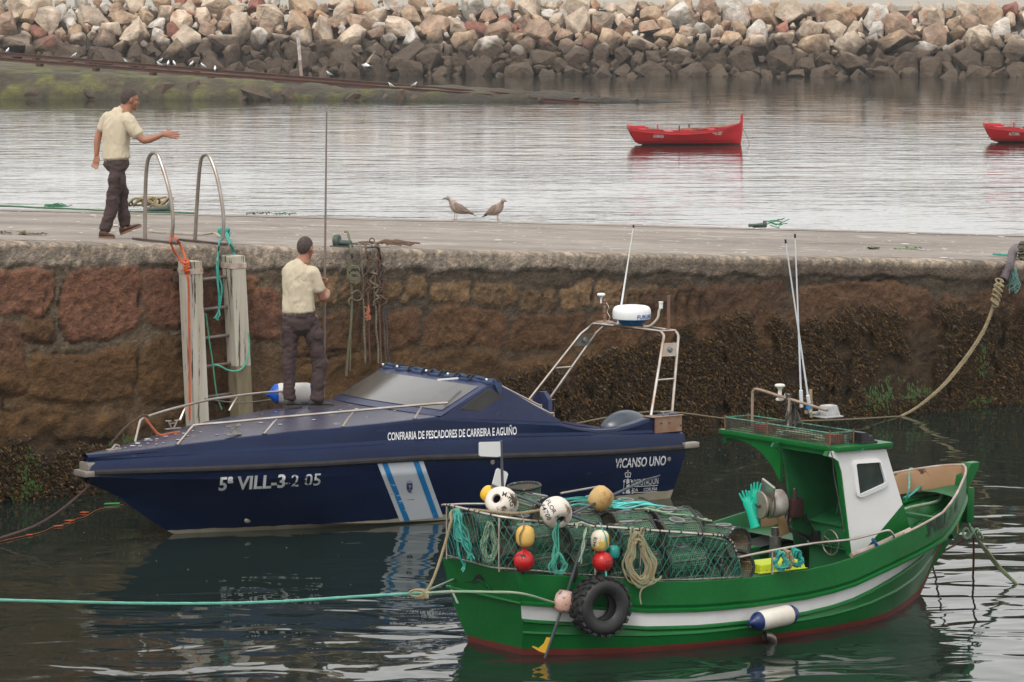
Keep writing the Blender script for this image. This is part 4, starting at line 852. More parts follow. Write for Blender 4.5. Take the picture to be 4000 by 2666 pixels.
def gring(u):
    zk=gk(u); zl=max(.06,zk+.12) if u>4.55 else .055; zl=min(zl,gw(u)-.06); v3=gv(u)*.985; vl=gl(u)+.012; vw=max(vl*.25+v3*.75,.02) if u<3.2 else vl*(.25+.12*min(1,(u-3.2)))+v3*(.75-.12*min(1,(u-3.2)))
    zm=(zl+gw(u))/2; vm=vl+(vw-vl)*.52+.015
    return [(0,zk),(vl*.55,(zk+zl)/2-.03*(u<4.5)),(vl*.97,zl-.06 if u<4.5 else zl*.5+zk*.5),(vl,zl),(vm,zm),(vm+.014*(u<4.9),zm+.012),(vm+.004,zm+.03),(vw,gw(u)-.03),(vw+.022*(u<5.1),gw(u)-.018),(vw+.02*(u<5.1),gw(u)),(vw+.002,gw(u)+.008),(v3-.004,gs(u)-.03),(v3+.024,gs(u)-.022),(v3+.026,gs(u)),(v3,gs(u)+.012)]
def rk(u,z): return u+(RK(z)*max(0,1-u/.5))
mb=MB(); RR=[]
for u in gus: RR.append([(rk(u,z),-v,z) for v,z in gring(u)])
M_hullset=[M_green,M_red,M_wband]; nseg=len(RR[0])
for sg in(1,-1):
    rows=[[(p[0],p[1]*sg,p[2]) for p in r] for r in RR]; o=len(mb.v); mb.v+=[p for r in rows for p in r]
    for i in range(len(rows)-1):
        for j in range(nseg-1):
            m=1 if j<3 else (2 if j==10 and gus[i]<4.6 else 0)
            mb.f.append((o+i*nseg+j,o+i*nseg+j+1,o+(i+1)*nseg+j+1,o+(i+1)*nseg+j)); mb.mi.append(m)
t=RR[0]; tb=[(p[0],-p[1],p[2]) for p in t]
for j in range(nseg-1):
    o=len(mb.v); mb.v+=[t[j],tb[j],tb[j+1],t[j+1]]; mb.f.append((o,o+1,o+2,o+3)); mb.mi.append(1 if j<3 else 0)
gh=build(mb,'hull',M_hullset,fb,ang=22); bg_=bvh_of(gh)
# stem post
mb=MB(); st=[(4.60,-.15),(4.71,-.04),(4.88,.24),(5.05,.42),(5.22,.58),(5.33,.72),(5.36,.95)]; mb.loft([[(x-.03,-.03,z),(x+.035,-.018,z-.02),(x+.035,.018,z-.02),(x-.03,.03,z)] for x,z in st]); build(mb,'stem',M_green,fb)
mb=MB(); mb.prism([(5.24,.95),(5.33,.93),(5.46,1.12),(5.47,1.175),(5.36,1.17),(5.30,1.09),(5.26,1.06)],-.05,.05); build(mb,'stem_head',M_green,fb,smooth=False,bevel=.008)
mb=MB(); mb.box(5.28,5.37,-.09,.05,.62,.95,bev=.015); build(mb,'bow_roller_plate',M_green,fb)
# bulwark
def bul(inner):
    mb=MB()
    for sg in(1,-1):
        R=[]
        for u in gus:
            v=gv(u); z0=gs(u)+.01; z1=gz(u); i=.02 if u<5.2 else .0
            if not inner: R.append([(rk(u,z),y*sg,z) for y,z in((-v*.985,z0),(-v,z0+.03),(-v,z1-.006),(-v+.006,z1))])
            else: R.append([(rk(u,z),y*sg,z) for y,z in((-v+.006,z1),(-v+.022,z1-.003),(-v+.03,z1-.02),(-v+.035,z0+.03))])
        mb.loft(R,closed=False,cap=False)
        if inner:
            for k in range(len(mb.mi)-(len(R)-1)*3,len(mb.mi)):
                mb.mi[k]=1 if np.mean([mb.v[i][0] for i in mb.f[k]])>3.7 else 0
    v=gv(0); z0=gs(0)+.01; z1=gz(0); e=.0 if not inner else .03
    mb.add([(rk(0,z0)+e,-v*.985,z0),(rk(0,z0)+e,v*.985,z0),(rk(0,z1)+e,v,z1),(rk(0,z1)+e,-v,z1)],[(0,1,2,3)])
    return mb
bo=build(bul(False),'bulwark',M_green,fb,ang=22); bb_=bvh_of(bo)
build(bul(True),'bulwark_lining',[M_greend,M_rust],fb,ang=30,rec=False)
mb=MB()
for sg in(1,-1): mb.tube([(u,sg*-(gv(u)-.008),gz(u)+.004) for u in gus if u>=3.55]+[(5.31,0,1.155)],.011,7)
build(mb,'capping_rail',M_cap,fb)
mb=MB(); q=[(3325,2170),(3430,2128),(3555,2070)]; mb.tube([Vector(GF.side(x,y,lambda u:gv(u)-.05)) for x,y in q],.022,8); build(mb,'padding_pipe',mat('pale_pink_pipe',(.42,.33,.29),.7,col2=(.3,.22,.18),ns=9),fb)
# scupper openings: dark slots with raised green lips
M_dark=mat('scupper_shadow_gap',(.004,.006,.005),.9)
def slot(px,name,nv):
    P=[GF.side(x,y,lambda u:nv(u)+.012) for x,y in px]; mb=MB(); mb.add([Vector(p) for p in P],[tuple(range(len(P)))]); return build(mb,name,M_dark,fb,smooth=False,rec=False)
slot([(2090,2338),(2120,2335),(2150,2326),(2190,2310),(2200,2304),(2170,2306),(2140,2318),(2110,2332)],'scupper',gv)
# transom scupper
def onr(x,y):  # on the raked transom plane
    r=ray(x,y); best=None; a,b=28.,36.
    def g(D): q=GF.loc(_C+r*D); return q.x-RK(q.z)+.006
    ga=g(a)
    for _ in range(40):
        m=(a+b)/2; gm=g(m)
        if gm*ga>0:a,ga=m,gm
        else:b=m
    q=GF.loc(_C+r*a); return (q.x,q.y,q.z)
mb=MB(); mb.add([onr(*p) for p in [(1808,2276),(1845,2270),(1858,2250),(1872,2243),(1885,2255),(1900,2285),(1930,2310),(1905,2300),(1880,2272),(1850,2276)]],[tuple(range(10))]); build(mb,'scupper',M_dark,fb,smooth=False,rec=False)
mb=MB(); mb.tube([onr(*p) for p in [(1850,2278),(1870,2266),(1890,2275),(1915,2302)]],.006,5); build(mb,'scupper_lip',M_green,fb)
mb=MB(); mb.add([onr(*p) for p in [(1752,2287),(1760,2287),(1793,2358),(1784,2358)]],[(0,1,2,3)]); build(mb,'white_corner_band',M_wband,fb,smooth=False,rec=False)
mb=MB(); _z=gs(0); mb.tube([(RK(_z)-.006,-gv(0)*.99-.012,_z-.01),(RK(_z)-.010,0,_z-.01),(RK(_z)-.006,gv(0)*.99+.012,_z-.01)],.014,8); build(mb,'transom_strake',M_green,fb)
# decks
def deckplate(u0,u1,z,name,m,inset=.05,n=14,vmax=None):
    mb=MB(); mb.loft([[(u,s*(min(gv(u)-inset,vmax or 9)),z) for s in(-1,1)] for u in np.linspace(u0,u1,n)],closed=False,cap=False); return build(mb,name,m,fb,smooth=False)
deckplate(.0,3.45,.30,'well_deck',M_greend); deckplate(3.4,5.1,.60,'fore_deck',M_greend,.03)
mb=MB(); mb.loft([[(4.62,s*(gv(4.62)-.03),z) for s in(-1,1)] for z in(.6,.64)],closed=False,cap=False); mb.box(4.56,4.62,-.55,.55,.74,.78); 
for s in(-.3,.05): mb.box(4.55,4.62,s-.02,s+.02,.6,.745)
build(mb,'bow_beam',M_greend,fb,smooth=False,bevel=.006)
mb=MB(); mb.loft([[(u,s*(gv(u)-.03),gz(u)-.20+.04*(1-s*s)) for s in(-1,-.5,0,.5,1)] for u in np.linspace(4.97,5.2,4)],closed=False,cap=False); build(mb,'breast_deck',M_greend,fb)
mb=MB()
for u in(3.9,4.2,4.45,4.8):
    for sg in(-1,1): mb.tube([(u,sg*(gv(u)-.035),gz(u)-.02),(u,sg*(gv(u)-.04),.62)],.012,5)
build(mb,'frame_rib',M_rust,fb)
mb=MB(); mb.tube([(4.2,-.0,.58),(4.2,.0,.58)],.01); 
for u in(.9,1.8,2.7): m_=MB(); m_.box(u-.02,u+.02,gv(u)-.10,gv(u)-.03,.3,gz(u)-.03); build(m_,'knee',M_greend,fb,smooth=False)
mb.box(2.4,3.35,.55,.98,.3,.50); build(mb,'side_locker',M_greend,fb,smooth=False,bevel=.01)
# ---- cabin
def gsd(x,y,v): p=GF.side(x,y,v); return p.x,p.z
SP=[(3237,1765),(3230,1783),(3252,1790),(3270,1803),(3282,1845),(3322,2175),(3375,2152),(3450,2118),(3557,2074),(3462,1756)]
poly=[gsd(x,y,.75) for x,y in SP]
win_o=[gsd(x,y,.765) for x,y in [(3327,1797),(3437,1790),(3470,1900),(3347,1952)]]; win_i=[gsd(x,y,.765) for x,y in [(3341,1812),(3435,1806),(3457,1887),(3356,1933)]]
tri=[gsd(x,y,.75) for x,y in [(3557,2074),(3527,1970),(3375,2152)]]
mb=MB(); mb.prism(poly,-.75,-.725); cs=build(mb,'cabin_side',M_cabw,fb,smooth=False,bevel=.003)
mb=MB(); P=poly; 
for i in range(len(P)-1 if False else 5):
    a,b=P[i],P[i+1]; mb.loft([[(a[0]-.004,-.755,a[1]),(a[0]-.004,-.70,a[1]),(a[0]+.012,-.70,a[1]),(a[0]+.012,-.755,a[1])],[(b[0]-.004,-.755,b[1]),(b[0]-.004,-.70,b[1]),(b[0]+.012,-.70,b[1]),(b[0]+.012,-.755,b[1])]])
build(mb,'green_edge',M_green,cs,smooth=False)
mb=MB(); mb.prism([tri[0],tri[1],tri[2]],-.754,-.7495); build(mb,'green_corner',M_green,cs,smooth=False)
def rrect(q,r=.22,n=5):
    out=[]; Q=[Vector((p[0],0,p[1])) for p in q]
    for i in range(4):
        a,b,c=Q[i-1],Q[i],Q[(i+1)%4]; e=b.lerp(a,r*.6); f=b.lerp(c,r*.6)
        for k in range(n+1): t=k/n; out.append((1-t)**2*e+2*t*(1-t)*b+t*t*f)
    return out
wo=rrect(win_o,.35); wi=rrect(win_i,.12)
mb=MB(); n=len(wo); mb.add([(p.x,-.775,p.z) for p in wo]+[(p.x,-.78,p.z) for p in wi]+[(p.x,-.75,p.z) for p in wo]+[(p.x,-.755,p.z) for p in wi],[(i,(i+1)%n,n+(i+1)%n,n+i) for i in range(n)]+[(2*n+i,2*n+(i+1)%n,(i+1)%n,i) for i in range(n)]+[(n+i,n+(i+1)%n,3*n+(i+1)%n,3*n+i) for i in range(n)])
wf=build(mb,'window_frame',mat('window_frame_white',(.74,.74,.74),.35),cs,ang=50)
mb=MB(); mb.add([(p.x,-.757,p.z) for p in wi],[tuple(range(n))]); build(mb,'window_glass',mat('cabin_window_glass',(.012,.022,.018),.12,col2=(.03,.04,.035),ns=5,nf=.5,spec=.3),wf,smooth=False)
mb=MB(); mb.prism([(x,z) for x,z in poly],.0,.025); build(mb,'inner_side',M_greend,fb,smooth=False,bevel=.003)
a=poly[-1]; b=poly[-2]   # front edge top / bottom
mb=MB(); mb.loft([[(a[0],-.74,a[1]),(a[0],.02,a[1])],[(b[0],-.74,b[1]-.12),(b[0],.02,b[1]-.12)]],closed=False,cap=False); mb.loft([[(a[0]-.02,-.74,a[1]),(a[0]-.02,.02,a[1])],[(b[0]-.02,-.74,b[1]-.12),(b[0]-.02,.02,b[1]-.12)]],closed=False,cap=False)
build(mb,'cabin_front',M_greend,fb,smooth=False)
mb=MB(); mb.box(3.46,3.50,-.73,.0,.3,.80); mb.loft([[(3.45,-.73,.80),(3.45,.0,.80)],[(3.93,-.73,.93),(3.93,.0,.93)]],closed=False,cap=False); mb.tube([(3.45,-.73,.80),(3.45,0,.80)],.012,6); mb.tube([(3.455,-.73,.62),(3.455,0,.62)],.006,5)
for y in(-.5,-.18): mb.tube([(3.62,y,.85),(3.80,y,1.48)],.012,5)
build(mb,'console',M_greend,fb,smooth=False)
mb=MB(); mb.tube([(3.42,-.34+.11*math.cos(a),.64+.11*math.sin(a)) for a in np.linspace(0,6.283,24,endpoint=False)],.007,6,closed=True)
for a in (0.5,2.6,4.7): mb.tube([(3.43,-.34,.64),(3.42,-.34+.11*math.cos(a),.64+.11*math.sin(a))],.005,5)
mb.lathe([(.02,0),(.02,.03),(.001,.035)],10,T(3.43,-.34,.64,ry=-math.pi/2)); build(mb,'steering_wheel',M_ss,fb)
mb=MB(); mb.box(3.42,3.46,-.16,-.06,.60,.72,bev=.012); mb.tube([(3.43,-.11,.68),(3.36,-.08,.82),(3.35,-.07,.86)],[.012,.012,.018]); build(mb,'throttle_lever',mat('black_lever',(.008,.008,.008),.4),fb)
mb=MB(); mb.box(3.43,3.46,-.58,-.55,.70,.76,bev=.005); mb.tube([(3.44,-.58,.76),(3.44,-.575,.785),(3.44,-.555,.785),(3.44,-.55,.76)],.004,5); build(mb,'padlock',M_chip,fb)
# roof
mb=MB(); mb.box(3.10,3.74,-.80,.86,1.515,1.56,bev=.006); rf=build(mb,'roof',M_green,fb)
mb=MB(); R=[]
for k in range(12):   # curved bracket wall carrying the overhang
    t=k/11; y=.02+.78*t; zb=1.515-.32*(1-t)**3.2-.03; R.append([(3.13,y,1.516),(3.13,y,zb),(3.16,y,zb),(3.16,y,1.516)])
mb.loft(R); R=[]
mb.box(3.13,3.7,.80,.83,1.44,1.514); mb.box(3.13,3.16,-.72,.02,1.47,1.514); build(mb,'overhang_bracket',M_green,rf)
# basket on the roof
M_net=None
def grid_mat(name,col,nu,nv,w,rough=.6,diag=False,col2=None):
    m=bpy.data.materials.new(name); m.use_nodes=True; t=m.node_tree; N=t.nodes; L=t.links; b=N['Principled BSDF']; b.inputs['Roughness'].default_value=rough; b.inputs['Base Color'].default_value=(*col,1)
    uv=N.new('ShaderNodeUVMap'); mp=N.new('ShaderNodeMapping'); L.new(uv.outputs[0],mp.inputs[0]); mp.inputs['Scale'].default_value=(nu,nv,1)
    if diag: mp.inputs['Rotation'].default_value=(0,0,math.pi/4)
    sp=N.new('ShaderNodeSeparateXYZ'); L.new(mp.outputs[0],sp.inputs[0])
    def ln(o):
        f=N.new('ShaderNodeMath'); f.operation='FRACT'; L.new(o,f.inputs[0]); g=N.new('ShaderNodeMath'); g.operation='LESS_THAN'; L.new(f.outputs[0],g.inputs[0]); g.inputs[1].default_value=w; return g.outputs[0]
    mxn=N.new('ShaderNodeMath'); mxn.operation='MAXIMUM'; L.new(ln(sp.outputs['X']),mxn.inputs[0]); L.new(ln(sp.outputs['Y']),mxn.inputs[1]); L.new(mxn.outputs[0],b.inputs['Alpha'])
    if col2:
        tc=N.new('ShaderNodeTexCoord'); n=N.new('ShaderNodeTexNoise'); n.inputs['Scale'].default_value=9; n.inputs['Detail'].default_value=5; L.new(tc.outputs['Object'],n.inputs['Vector']); x=N.new('ShaderNodeMix'); x.data_type='RGBA'; r=N.new('ShaderNodeMapRange'); r.inputs[1].default_value=.4; r.inputs[2].default_value=.6; L.new(n.outputs[0],r.inputs[0]); L.new(r.outputs[0],x.inputs[0]); x.inputs[6].default_value=(*col,1); x.inputs[7].default_value=(*col2,1); L.new(x.outputs[2],b.inputs['Base Color'])
    return m
M_blackmesh=grid_mat('black_mesh',(.022,.026,.022),50,50,.42,col2=(.06,.05,.03))   # uv in metres
M_potmesh=grid_mat('pot_netting',(.032,.125,.068),50,50,.30,col2=(.09,.18,.11))
M_potend=grid_mat('pot_end_netting',(.10,.055,.035),66,66,.5,col2=(.05,.07,.04))
def netquad(mb,a,b,c,d):
    A,B,D=Vector(a),Vector(b),Vector(d); U=(B-A).length; W=(D-A).length; mb.add([a,b,c,d],[(0,1,2,3)],uvs=[[(0,0),(U,0),(U,W),(0,W)]])
bk=empty('roof_basket'); bk.parent=rf
mb=MB(); X0,X1,Y0,Y1,Z0,Z1=3.13,3.40,-.66,.80,1.562,1.67
for a,b in(((X0,Y0),(X0,Y1)),((X0,Y0),(X1,Y0)),((X1,Y0),(X1,Y1)),((X0,Y1),(X1,Y1))): netquad(mb,(*a,Z0),(*b,Z0),(*b,Z1),(*a,Z1))
build(mb,'basket_mesh',M_blackmesh,bk,smooth=False,rec=False)
mb=MB(); mb.tube([(X0,Y0,Z1),(X1,Y0,Z1),(X1,Y1,Z1),(X0,Y1,Z1)],.006,6,closed=True); build(mb,'basket_rim',mat('rim_green_cord',(.12,.32,.22),.7,col2=(.03,.1,.07),ns=30),bk)
mb=MB()
for x,y in((X0,Y0),(X1,Y0),(X0,Y1),(X1,Y1),(X0,.2)): mb.tube([(x,y,Z0),(x,y,Z1+.02)],.008,6)
build(mb,'basket_post',mat('rust_post',(.16,.07,.04),.8),bk)
for i,(y,x,rz) in enumerate(((.42,3.28,.3),(-.52,3.30,-.1))):
    mb=MB(); mb.box(-.05,.05,-.085,.085,0,.075,bev=.004); o=build(mb,'brick',mat('terracotta',(.26,.075,.05),.85,col2=(.18,.05,.035),ns=12)); o.location=GF.w(x,y,1.562); o.rotation_euler=(0,0,GF.a+rz); tag(o,['terracotta brick in the left part of the cabin roof basket','terracotta brick in the right corner of the cabin roof basket'][i],'brick','bricks in the roof basket')
def tangle(c,rx,ry,rz,n,r,seed,rad=None):
    q=random.Random(seed); pts=[]
    for i in range(n):
        a=i*2.1+q.uniform(-.4,.4); pts.append(Vector(c)+Vector((math.cos(a)*rx*q.uniform(.4,1),math.sin(a)*ry*q.uniform(.4,1),rz*q.random())))
    mb=MB(); mb.tube(catmull(pts,5),r,6); return mb
def place_local(mb,name,m,fr,label,cat,group=None,**k):
    mb.v=[tuple(fr.w(*p)) for p in mb.v]; o=build(mb,name,m,world=True,**k); tag(o,label,cat,group); return o
M_ropegreen=mat('faded_green_rope',(.20,.34,.23),.85,col2=(.33,.36,.24),ns=14,bump=.002,bs=120); M_ropeteal=mat('teal_rope',(.02,.23,.18),.7,col2=(.06,.36,.30),ns=20,bump=.002,bs=120)
M_ropeblk=mat('dark_rope',(.035,.033,.032),.85,col2=(.09,.085,.08),ns=20); M_ropebeige=mat('beige_rope',(.30,.24,.14),.85,col2=(.22,.18,.10),ns=16,bump=.002,bs=120); M_ropebrown=mat('brown_rope',(.09,.05,.035),.9,col2=(.13,.08,.05),ns=20)
M_ropeorange=mat('orange_rope',(.62,.11,.025),.7,col2=(.40,.08,.03),ns=8); M_ropegrey=mat('weathered_rope',(.13,.11,.085),.9,col2=(.22,.18,.13),ns=12)
M_ropecoil=mat('green_brown_rope',(.20,.29,.18),.85,col2=(.30,.17,.09),ns=9,nf=1.1)
place_local(tangle((3.27,-.1,1.565),.10,.34,.05,46,.007,4),'rope_pile',M_ropegreen,GF,'loose pale green rope piled in the basket on the cabin roof','rope')
# mast pipe, aerials, lamp on the roof
mb=MB(); mb.tube(catmull([(3.3,.62,1.56),(3.3,.62,1.86),(3.3,.60,1.92),(3.3,.54,1.935),(3.28,.2,1.905),(3.26,-.3,1.86),(3.25,-.48,1.845)],5),.013,8); mb.tube([(3.24,.05,1.56),(3.26,.05,1.90)],.013,8)
pf=build(mb,'roof_pipe_frame',mat('rusty_pipe',(.24,.15,.10),.6,metal=.3,col2=(.36,.28,.22),ns=9,nf=.8),fb)
def gpt(x,y,v): p=GF.side(x,y,v); return Vector(p)
b=gpt(3046,1565,-.25); mb=MB(); mb.lathe([(.035,0),(.038,.012),(.022,.03),(.018,.06),(.018,.10),(.028,.118),(.046,.125),(.048,.138),(.034,.148),(.001,.15)],20,T(*b)); build(mb,'gps_mushroom',mat('cream_plastic',(.62,.60,.54),.4),pf)
b=gpt(3073,1600,-.2); mb=MB(); mb.tube([b,b+Vector((0,0,.12))],.014,8); build(mb,'light_stalk',mat('stalk_black',(.02,.02,.02),.5),pf); mb=MB(); mb.lathe([(.022,.10),(.024,.105),(.024,.135),(.02,.14),(.001,.142)],12,T(*b)); build(mb,'anchor_light',mat('anchor_light_cream',(.55,.52,.42),.3),pf)
for nm,(x0,y0),(x1,y1),v in(('a',(3131,1591),(3106,930),-.1),('b',(3165,1610),(3070,951),-.05)):
    a=gpt(x0,y0,v); b=gpt(x1,y1,v+.12); m1=a.lerp(b,.10); mb=MB(); mb.tube([a,m1],.017,8); mb.tube([m1,b],[.009,.006],7); w_=build(mb,'whip_aerial',mat('aerial_white',(.66,.68,.72),.4),pf); mb=MB(); mb.tube([b,b+(b-a).normalized()*.035],.009,7); build(mb,'aerial_tip',mat('aerial_cap_dark',(.015,.015,.04),.4),w_)
a=gpt(3160,1588,-.05); mb=MB(); mb.tube([a+Vector((0,0,-.02)),a+Vector((.0,0,.03))],.028,10); build(mb,'blue_tape',mat('blue_tape',(.01,.22,.50),.5),pf)
a=gpt(3162,1610,-.05); mb=MB(); mb.tube([a+Vector((.02,0,-.05)),a+Vector((.01,0,.20))],.016,7); mb.tube([a+Vector((.0,.0,-.02)),a+Vector((.03,.0,.09))],.012,6); build(mb,'splint_wood',mat('splint_wood',(.30,.22,.12),.8),pf)
mb=MB()
for (x0,y0),(x1,y1),v in (((3110,1610),(3145,1700),-.1),((3085,1590),(3090,1690),-.1)): mb.tube([gpt(x0,y0,v),gpt(x1,y1,v)],.016,7)
mb.tube([gpt(3150,1610,-.05),gpt(3215,1630,-.3)],.02,7); build(mb,'aerial_bracket',mat('bracket_brown',(.13,.07,.05),.7,col2=(.3,.28,.25),ns=10,nf=.8),pf)
c=GF.side(3236,1630,.35); mb=MB(); mb.loft([[(sx*w_,sy*d_,z) for sx,sy in((-1,-1),(1,-1),(1,1),(-1,1))] for w_,d_,z in((.105,.085,0),(.105,.085,.012),(.085,.068,.014),(.062,.05,.10),(.055,.045,.108))],M=T(c.x,c.y,c.z)); mb.box(-.13,-.06,-.02,.02,.0,.02,T(c.x,c.y+.05,c.z+.03)); build(mb,'work_lamp',mat('cast_aluminium',(.50,.50,.50),.5,metal=.3,col2=(.28,.28,.28),ns=20,nf=.9),pf,smooth=False,bevel=.004)
c=GF.z(3345,1728,1.56); mb=MB(); mb.box(-.06,.12,-.15,.02,0,.02,T(c.x,c.y,c.z),bev=.004); mb.box(-.055,-.04,-.14,.01,.02,.10,T(c.x,c.y,c.z)); mb.prism([(-.04,.02),(.10,.02),(.06,.07),(.04,.06),(.0,.10),(-.04,.10)],-.14,.01,T(c.x,c.y,c.z)); build(mb,'horn_speaker',mat('black_plastic',(.012,.012,.013),.45),rf,smooth=False,bevel=.004)
mb=MB(); mb.tube(catmull([gpt(3330,1705,.5),gpt(3345,1725,.55),gpt(3370,1738,.7),gpt(3374,1750,.79),gpt(3362,1762,.8),gpt(3350,1760,.8)],5),.006,6); build(mb,'green_cable',mat('cable_green',(.02,.14,.07),.5),rf)
mb=MB(); mb.tube(catmull([gpt(3226,1736,.72),gpt(3240,1750,.8),gpt(3252,1790,.80),gpt(3258,1850,.74),gpt(3270,1920,.72),gpt(3288,2020,.72),gpt(3300,2080,.72)],6),.005,5); build(mb,'hanging_cable',M_ropeblk,rf)
def hankmb(top,drop,wid,loops,r,seed,lean=0,axis=Vector((1,0,0)),jit=.15):
    q=random.Random(seed); mb=MB(); top=Vector(top)
    for i in range(loops):
        w_=wid*q.uniform(.55,1.0)*.5; d=drop*q.uniform(.82,1.0); o=Vector((0,-.02-.022*q.random()*2,0)); pts=[]
        for k in range(18):
            a=2*math.pi*k/18; s=math.sin(a); c=-math.cos(a); pts.append(top+o+axis*(w_*s*(.45+.55*(1-c)/2*1.0) if c>0 else w_*s*(.75+.25))*(1)+Vector((0,0,-(d/2)*(1+(-c))+0))+Vector((q.uniform(-1,1),q.uniform(-1,1),q.uniform(-1,1)))*r*1.2+axis*lean*(1-c)/2)
        mb.tube(catmull(pts,3,True),r,5,closed=True)
    return mb
c=gpt(3080,1565,-.1); mb=hankmb(c,.25,.13,9,.007,3); mb2=tangle(c+Vector((.0,.0,-.05)),.05,.05,.12,16,.007,9)
mb.add(mb2.v,mb2.f); place_local(mb,'rope_hank',M_ropeblk,GF,'black rope hank hanging from the rusty pipe over the cabin roof','rope')
# ---- near side rail over the well, with bent forward end
mb=MB(); rl=[(2884,2178),(3050,2152),(3200,2124),(3310,2112)]; R=[gpt(x,y,lambda u:gv(u)-.02) for x,y in [(2886,2178),(3030,2149),(3180,2123),(3310,2112-2),(3400,2090),(3462,2074),(3478,2077),(3490,2092),(3506,2116)]]
mb.tube(catmull(R,3),.011,8); s=gpt(3017,2150,lambda u:gv(u)-.02); mb.tube([s,Vector((s.x,s.y,gz(s.x)-.02))],.010,7); build(mb,'side_rail',M_ss,fb)
# ---- net rail round the pots
vn=lambda u:gv(u)-.02
top=[(1745,1972),(1830,1998),(1960,2027),(2150,2043),(2325,2056),(2484,2068),(2600,2077),(2793,2091),(2830,2098),(2858,2118),(2872,2150),(2884,2190),(2896,2262)]
far=GF.z(1745,1972,1.19); T3=[Vector((far.x,far.y,1.19)),Vector((-.24,.05,1.195)),Vector((-.24,-.40,1.19))]+[gpt(x,y,vn) for x,y in top[3:]]
T3[3].z=max(T3[3].z,1.1)
mb=MB(); cm=catmull(T3,5); mb.tube(cm,.011,8); fr_=[Vector((-.24,.42,1.19)),Vector((.1,.6,1.15)),Vector((.6,.85,1.08))]; mb.tube(catmull([T3[0]]+fr_,4),.010,7)
posts=[T3[0],T3[2],gpt(2325,2056,vn)*1,gpt(2500,2069,vn)]; 
for p in posts: mb.tube([p,(p.x,p.y,gz(p.x)-.02)],.009,6)
bot=[(p.x,p.y,gz(p.x)+.012) for p in cm if p.x<1.78]; mb.tube(bot,.007,6)
nr=build(mb,'net_rail',M_ss,fb)
mb=MB(); q_=random.Random(4)
for i in range(0,len(cm)-1,1):
    if q_.random()<.8: p=cm[i].lerp(cm[i+1],q_.random()); mb.tube([p+Vector((.0,-.0,.0))+Vector((0,.0,0)),p+(cm[i+1]-cm[i]).normalized()*.012],.0145,7)
build(mb,'rail_lashing',mat('lashing_black',(.012,.012,.012),.7),nr)
# diamond net hung from the rail: knotted cords, real thickness
mb=MB(); P=[p for p in cm if p.x<1.80 or p.z>.6]; L=[0]
for i in range(1,len(P)): L.append(L[-1]+(P[i]-P[i-1]).length)
tot=L[-1]; q_=random.Random(9)
def netp(s,h):
    s=min(max(s,0),tot); j=max(0,min(len(L)-2,int(np.searchsorted(L,s))-1)); p=P[j].lerp(P[j+1],(s-L[j])/max(1e-6,L[j+1]-L[j])); zb=gz(p.x)+.01; z=p.z+(zb-p.z)*h
    return Vector((p.x,p.y-.012+.01*math.sin(s*9+h*5),z))
nh=8; ns=int(tot/.064); jit={}
def J(a,b):
    if (a,b) not in jit: jit[(a,b)]=(q_.uniform(-.012,.012),q_.uniform(-.03,.03))
    return jit[(a,b)]
for a in range(-nh,ns+nh):
    for dr in(1,-1):
        pts=[]
        for k in range(nh+1):
            s=(a+dr*k*.5)*.064; 
            if s<0 or s>tot: 
                if len(pts)>1: mb.tube(pts,.0030,3,cap=False)
                pts=[]; continue
            js,jh=J(int(round((a*2+dr*k))),k); pts.append(netp(s+js,min(1,max(0,k/nh+jh*(0<k<nh)))))
        if len(pts)>1: mb.tube(pts,.0030,3,cap=False)
build(mb,'diamond_net',mat('teal_net_cord',(.003,.14,.10),.6),nr,rec=False)
# ---- registration on the bow
decal(bb_,'3ªVILL',(3619,2100),(3703,2046),.115,'bow_lettering',mat('black_lettering',(.003,.004,.004),.5),gv,fb,bold=.035,shear=.1,fr=GF,eps=.008)
decal(bb_,'-1-4',(3704,2045),(3740,1996),.115,'faded_bow_lettering',mat('faded_black_lettering',(.004,.028,.010),.5,stain=(.002,.08,.014),ss=12,sth=.55,sw=.04),gv,fb,bold=.02,shear=.1,fr=GF,eps=.008)
# exhaust elbow, drain pipe
p=gpt(3000,2512,lambda u:gl(u)+.02); mb=MB(); mb.tube(catmull([p+Vector((.02,.05,-.03)),p+Vector((.02,-.03,-.01)),p+Vector((.0,-.06,.04)),p+Vector((-.05,-.06,.075)),p+Vector((-.09,-.06,.08))],4),.036,12,cap=False); build(mb,'exhaust_elbow',mat('burnt_steel',(.16,.13,.11),.35,metal=.7,col2=(.3,.27,.24),ns=8,nf=.8),fb)
p=gpt(2925,2437,lambda u:gv(u)); mb=MB(); mb.tube([p+Vector((.02,.06,.01)),p+Vector((-.02,-.05,-.005))],.016,10,cap=False); build(mb,'drain_pipe',mat('cream_pipe_end',(.5,.45,.33),.6),fb)
# ---- pot hauler
hl=empty('pot_hauler'); hl.parent=fb; M_steel=mat('greased_steel',(.20,.19,.18),.4,metal=.6,col2=(.09,.08,.07),ns=7,nf=.9,det=7)
hx,hy=3.08,.02
mb=MB(); mb.lathe([(.052,0),(.052,.38),(.036,.39),(.036,.46)],18,T(hx,hy,.30)); 
for a in range(4): mb.box(-.004,.004,.04,.14,0,.16,T(hx,hy,.30,rz=a*math.pi/2+.5))
build(mb,'post',M_steel,hl)
HR=Matrix.Rotation(math.radians(209)-GF.a,4,'Z')@Matrix.Rotation(math.pi/2,4,'Y'); _h=GF.side(2966,1974,-hy); dM=Matrix.Translation(_h)@HR
mb=MB(); mb.lathe([(.001,0),(.10,.0),(.115,.012),(.118,.02),(.105,.028),(.07,.04),(.07,.06),(.112,.075),(.125,.085),(.12,.10),(.001,.10)],34,dM@T(0,0,-.10)); build(mb,'sheave',mat('scored_sheave',(.22,.19,.15),.5,metal=.4,col2=(.34,.30,.25),ns=26,nf=.9),hl,ang=45)
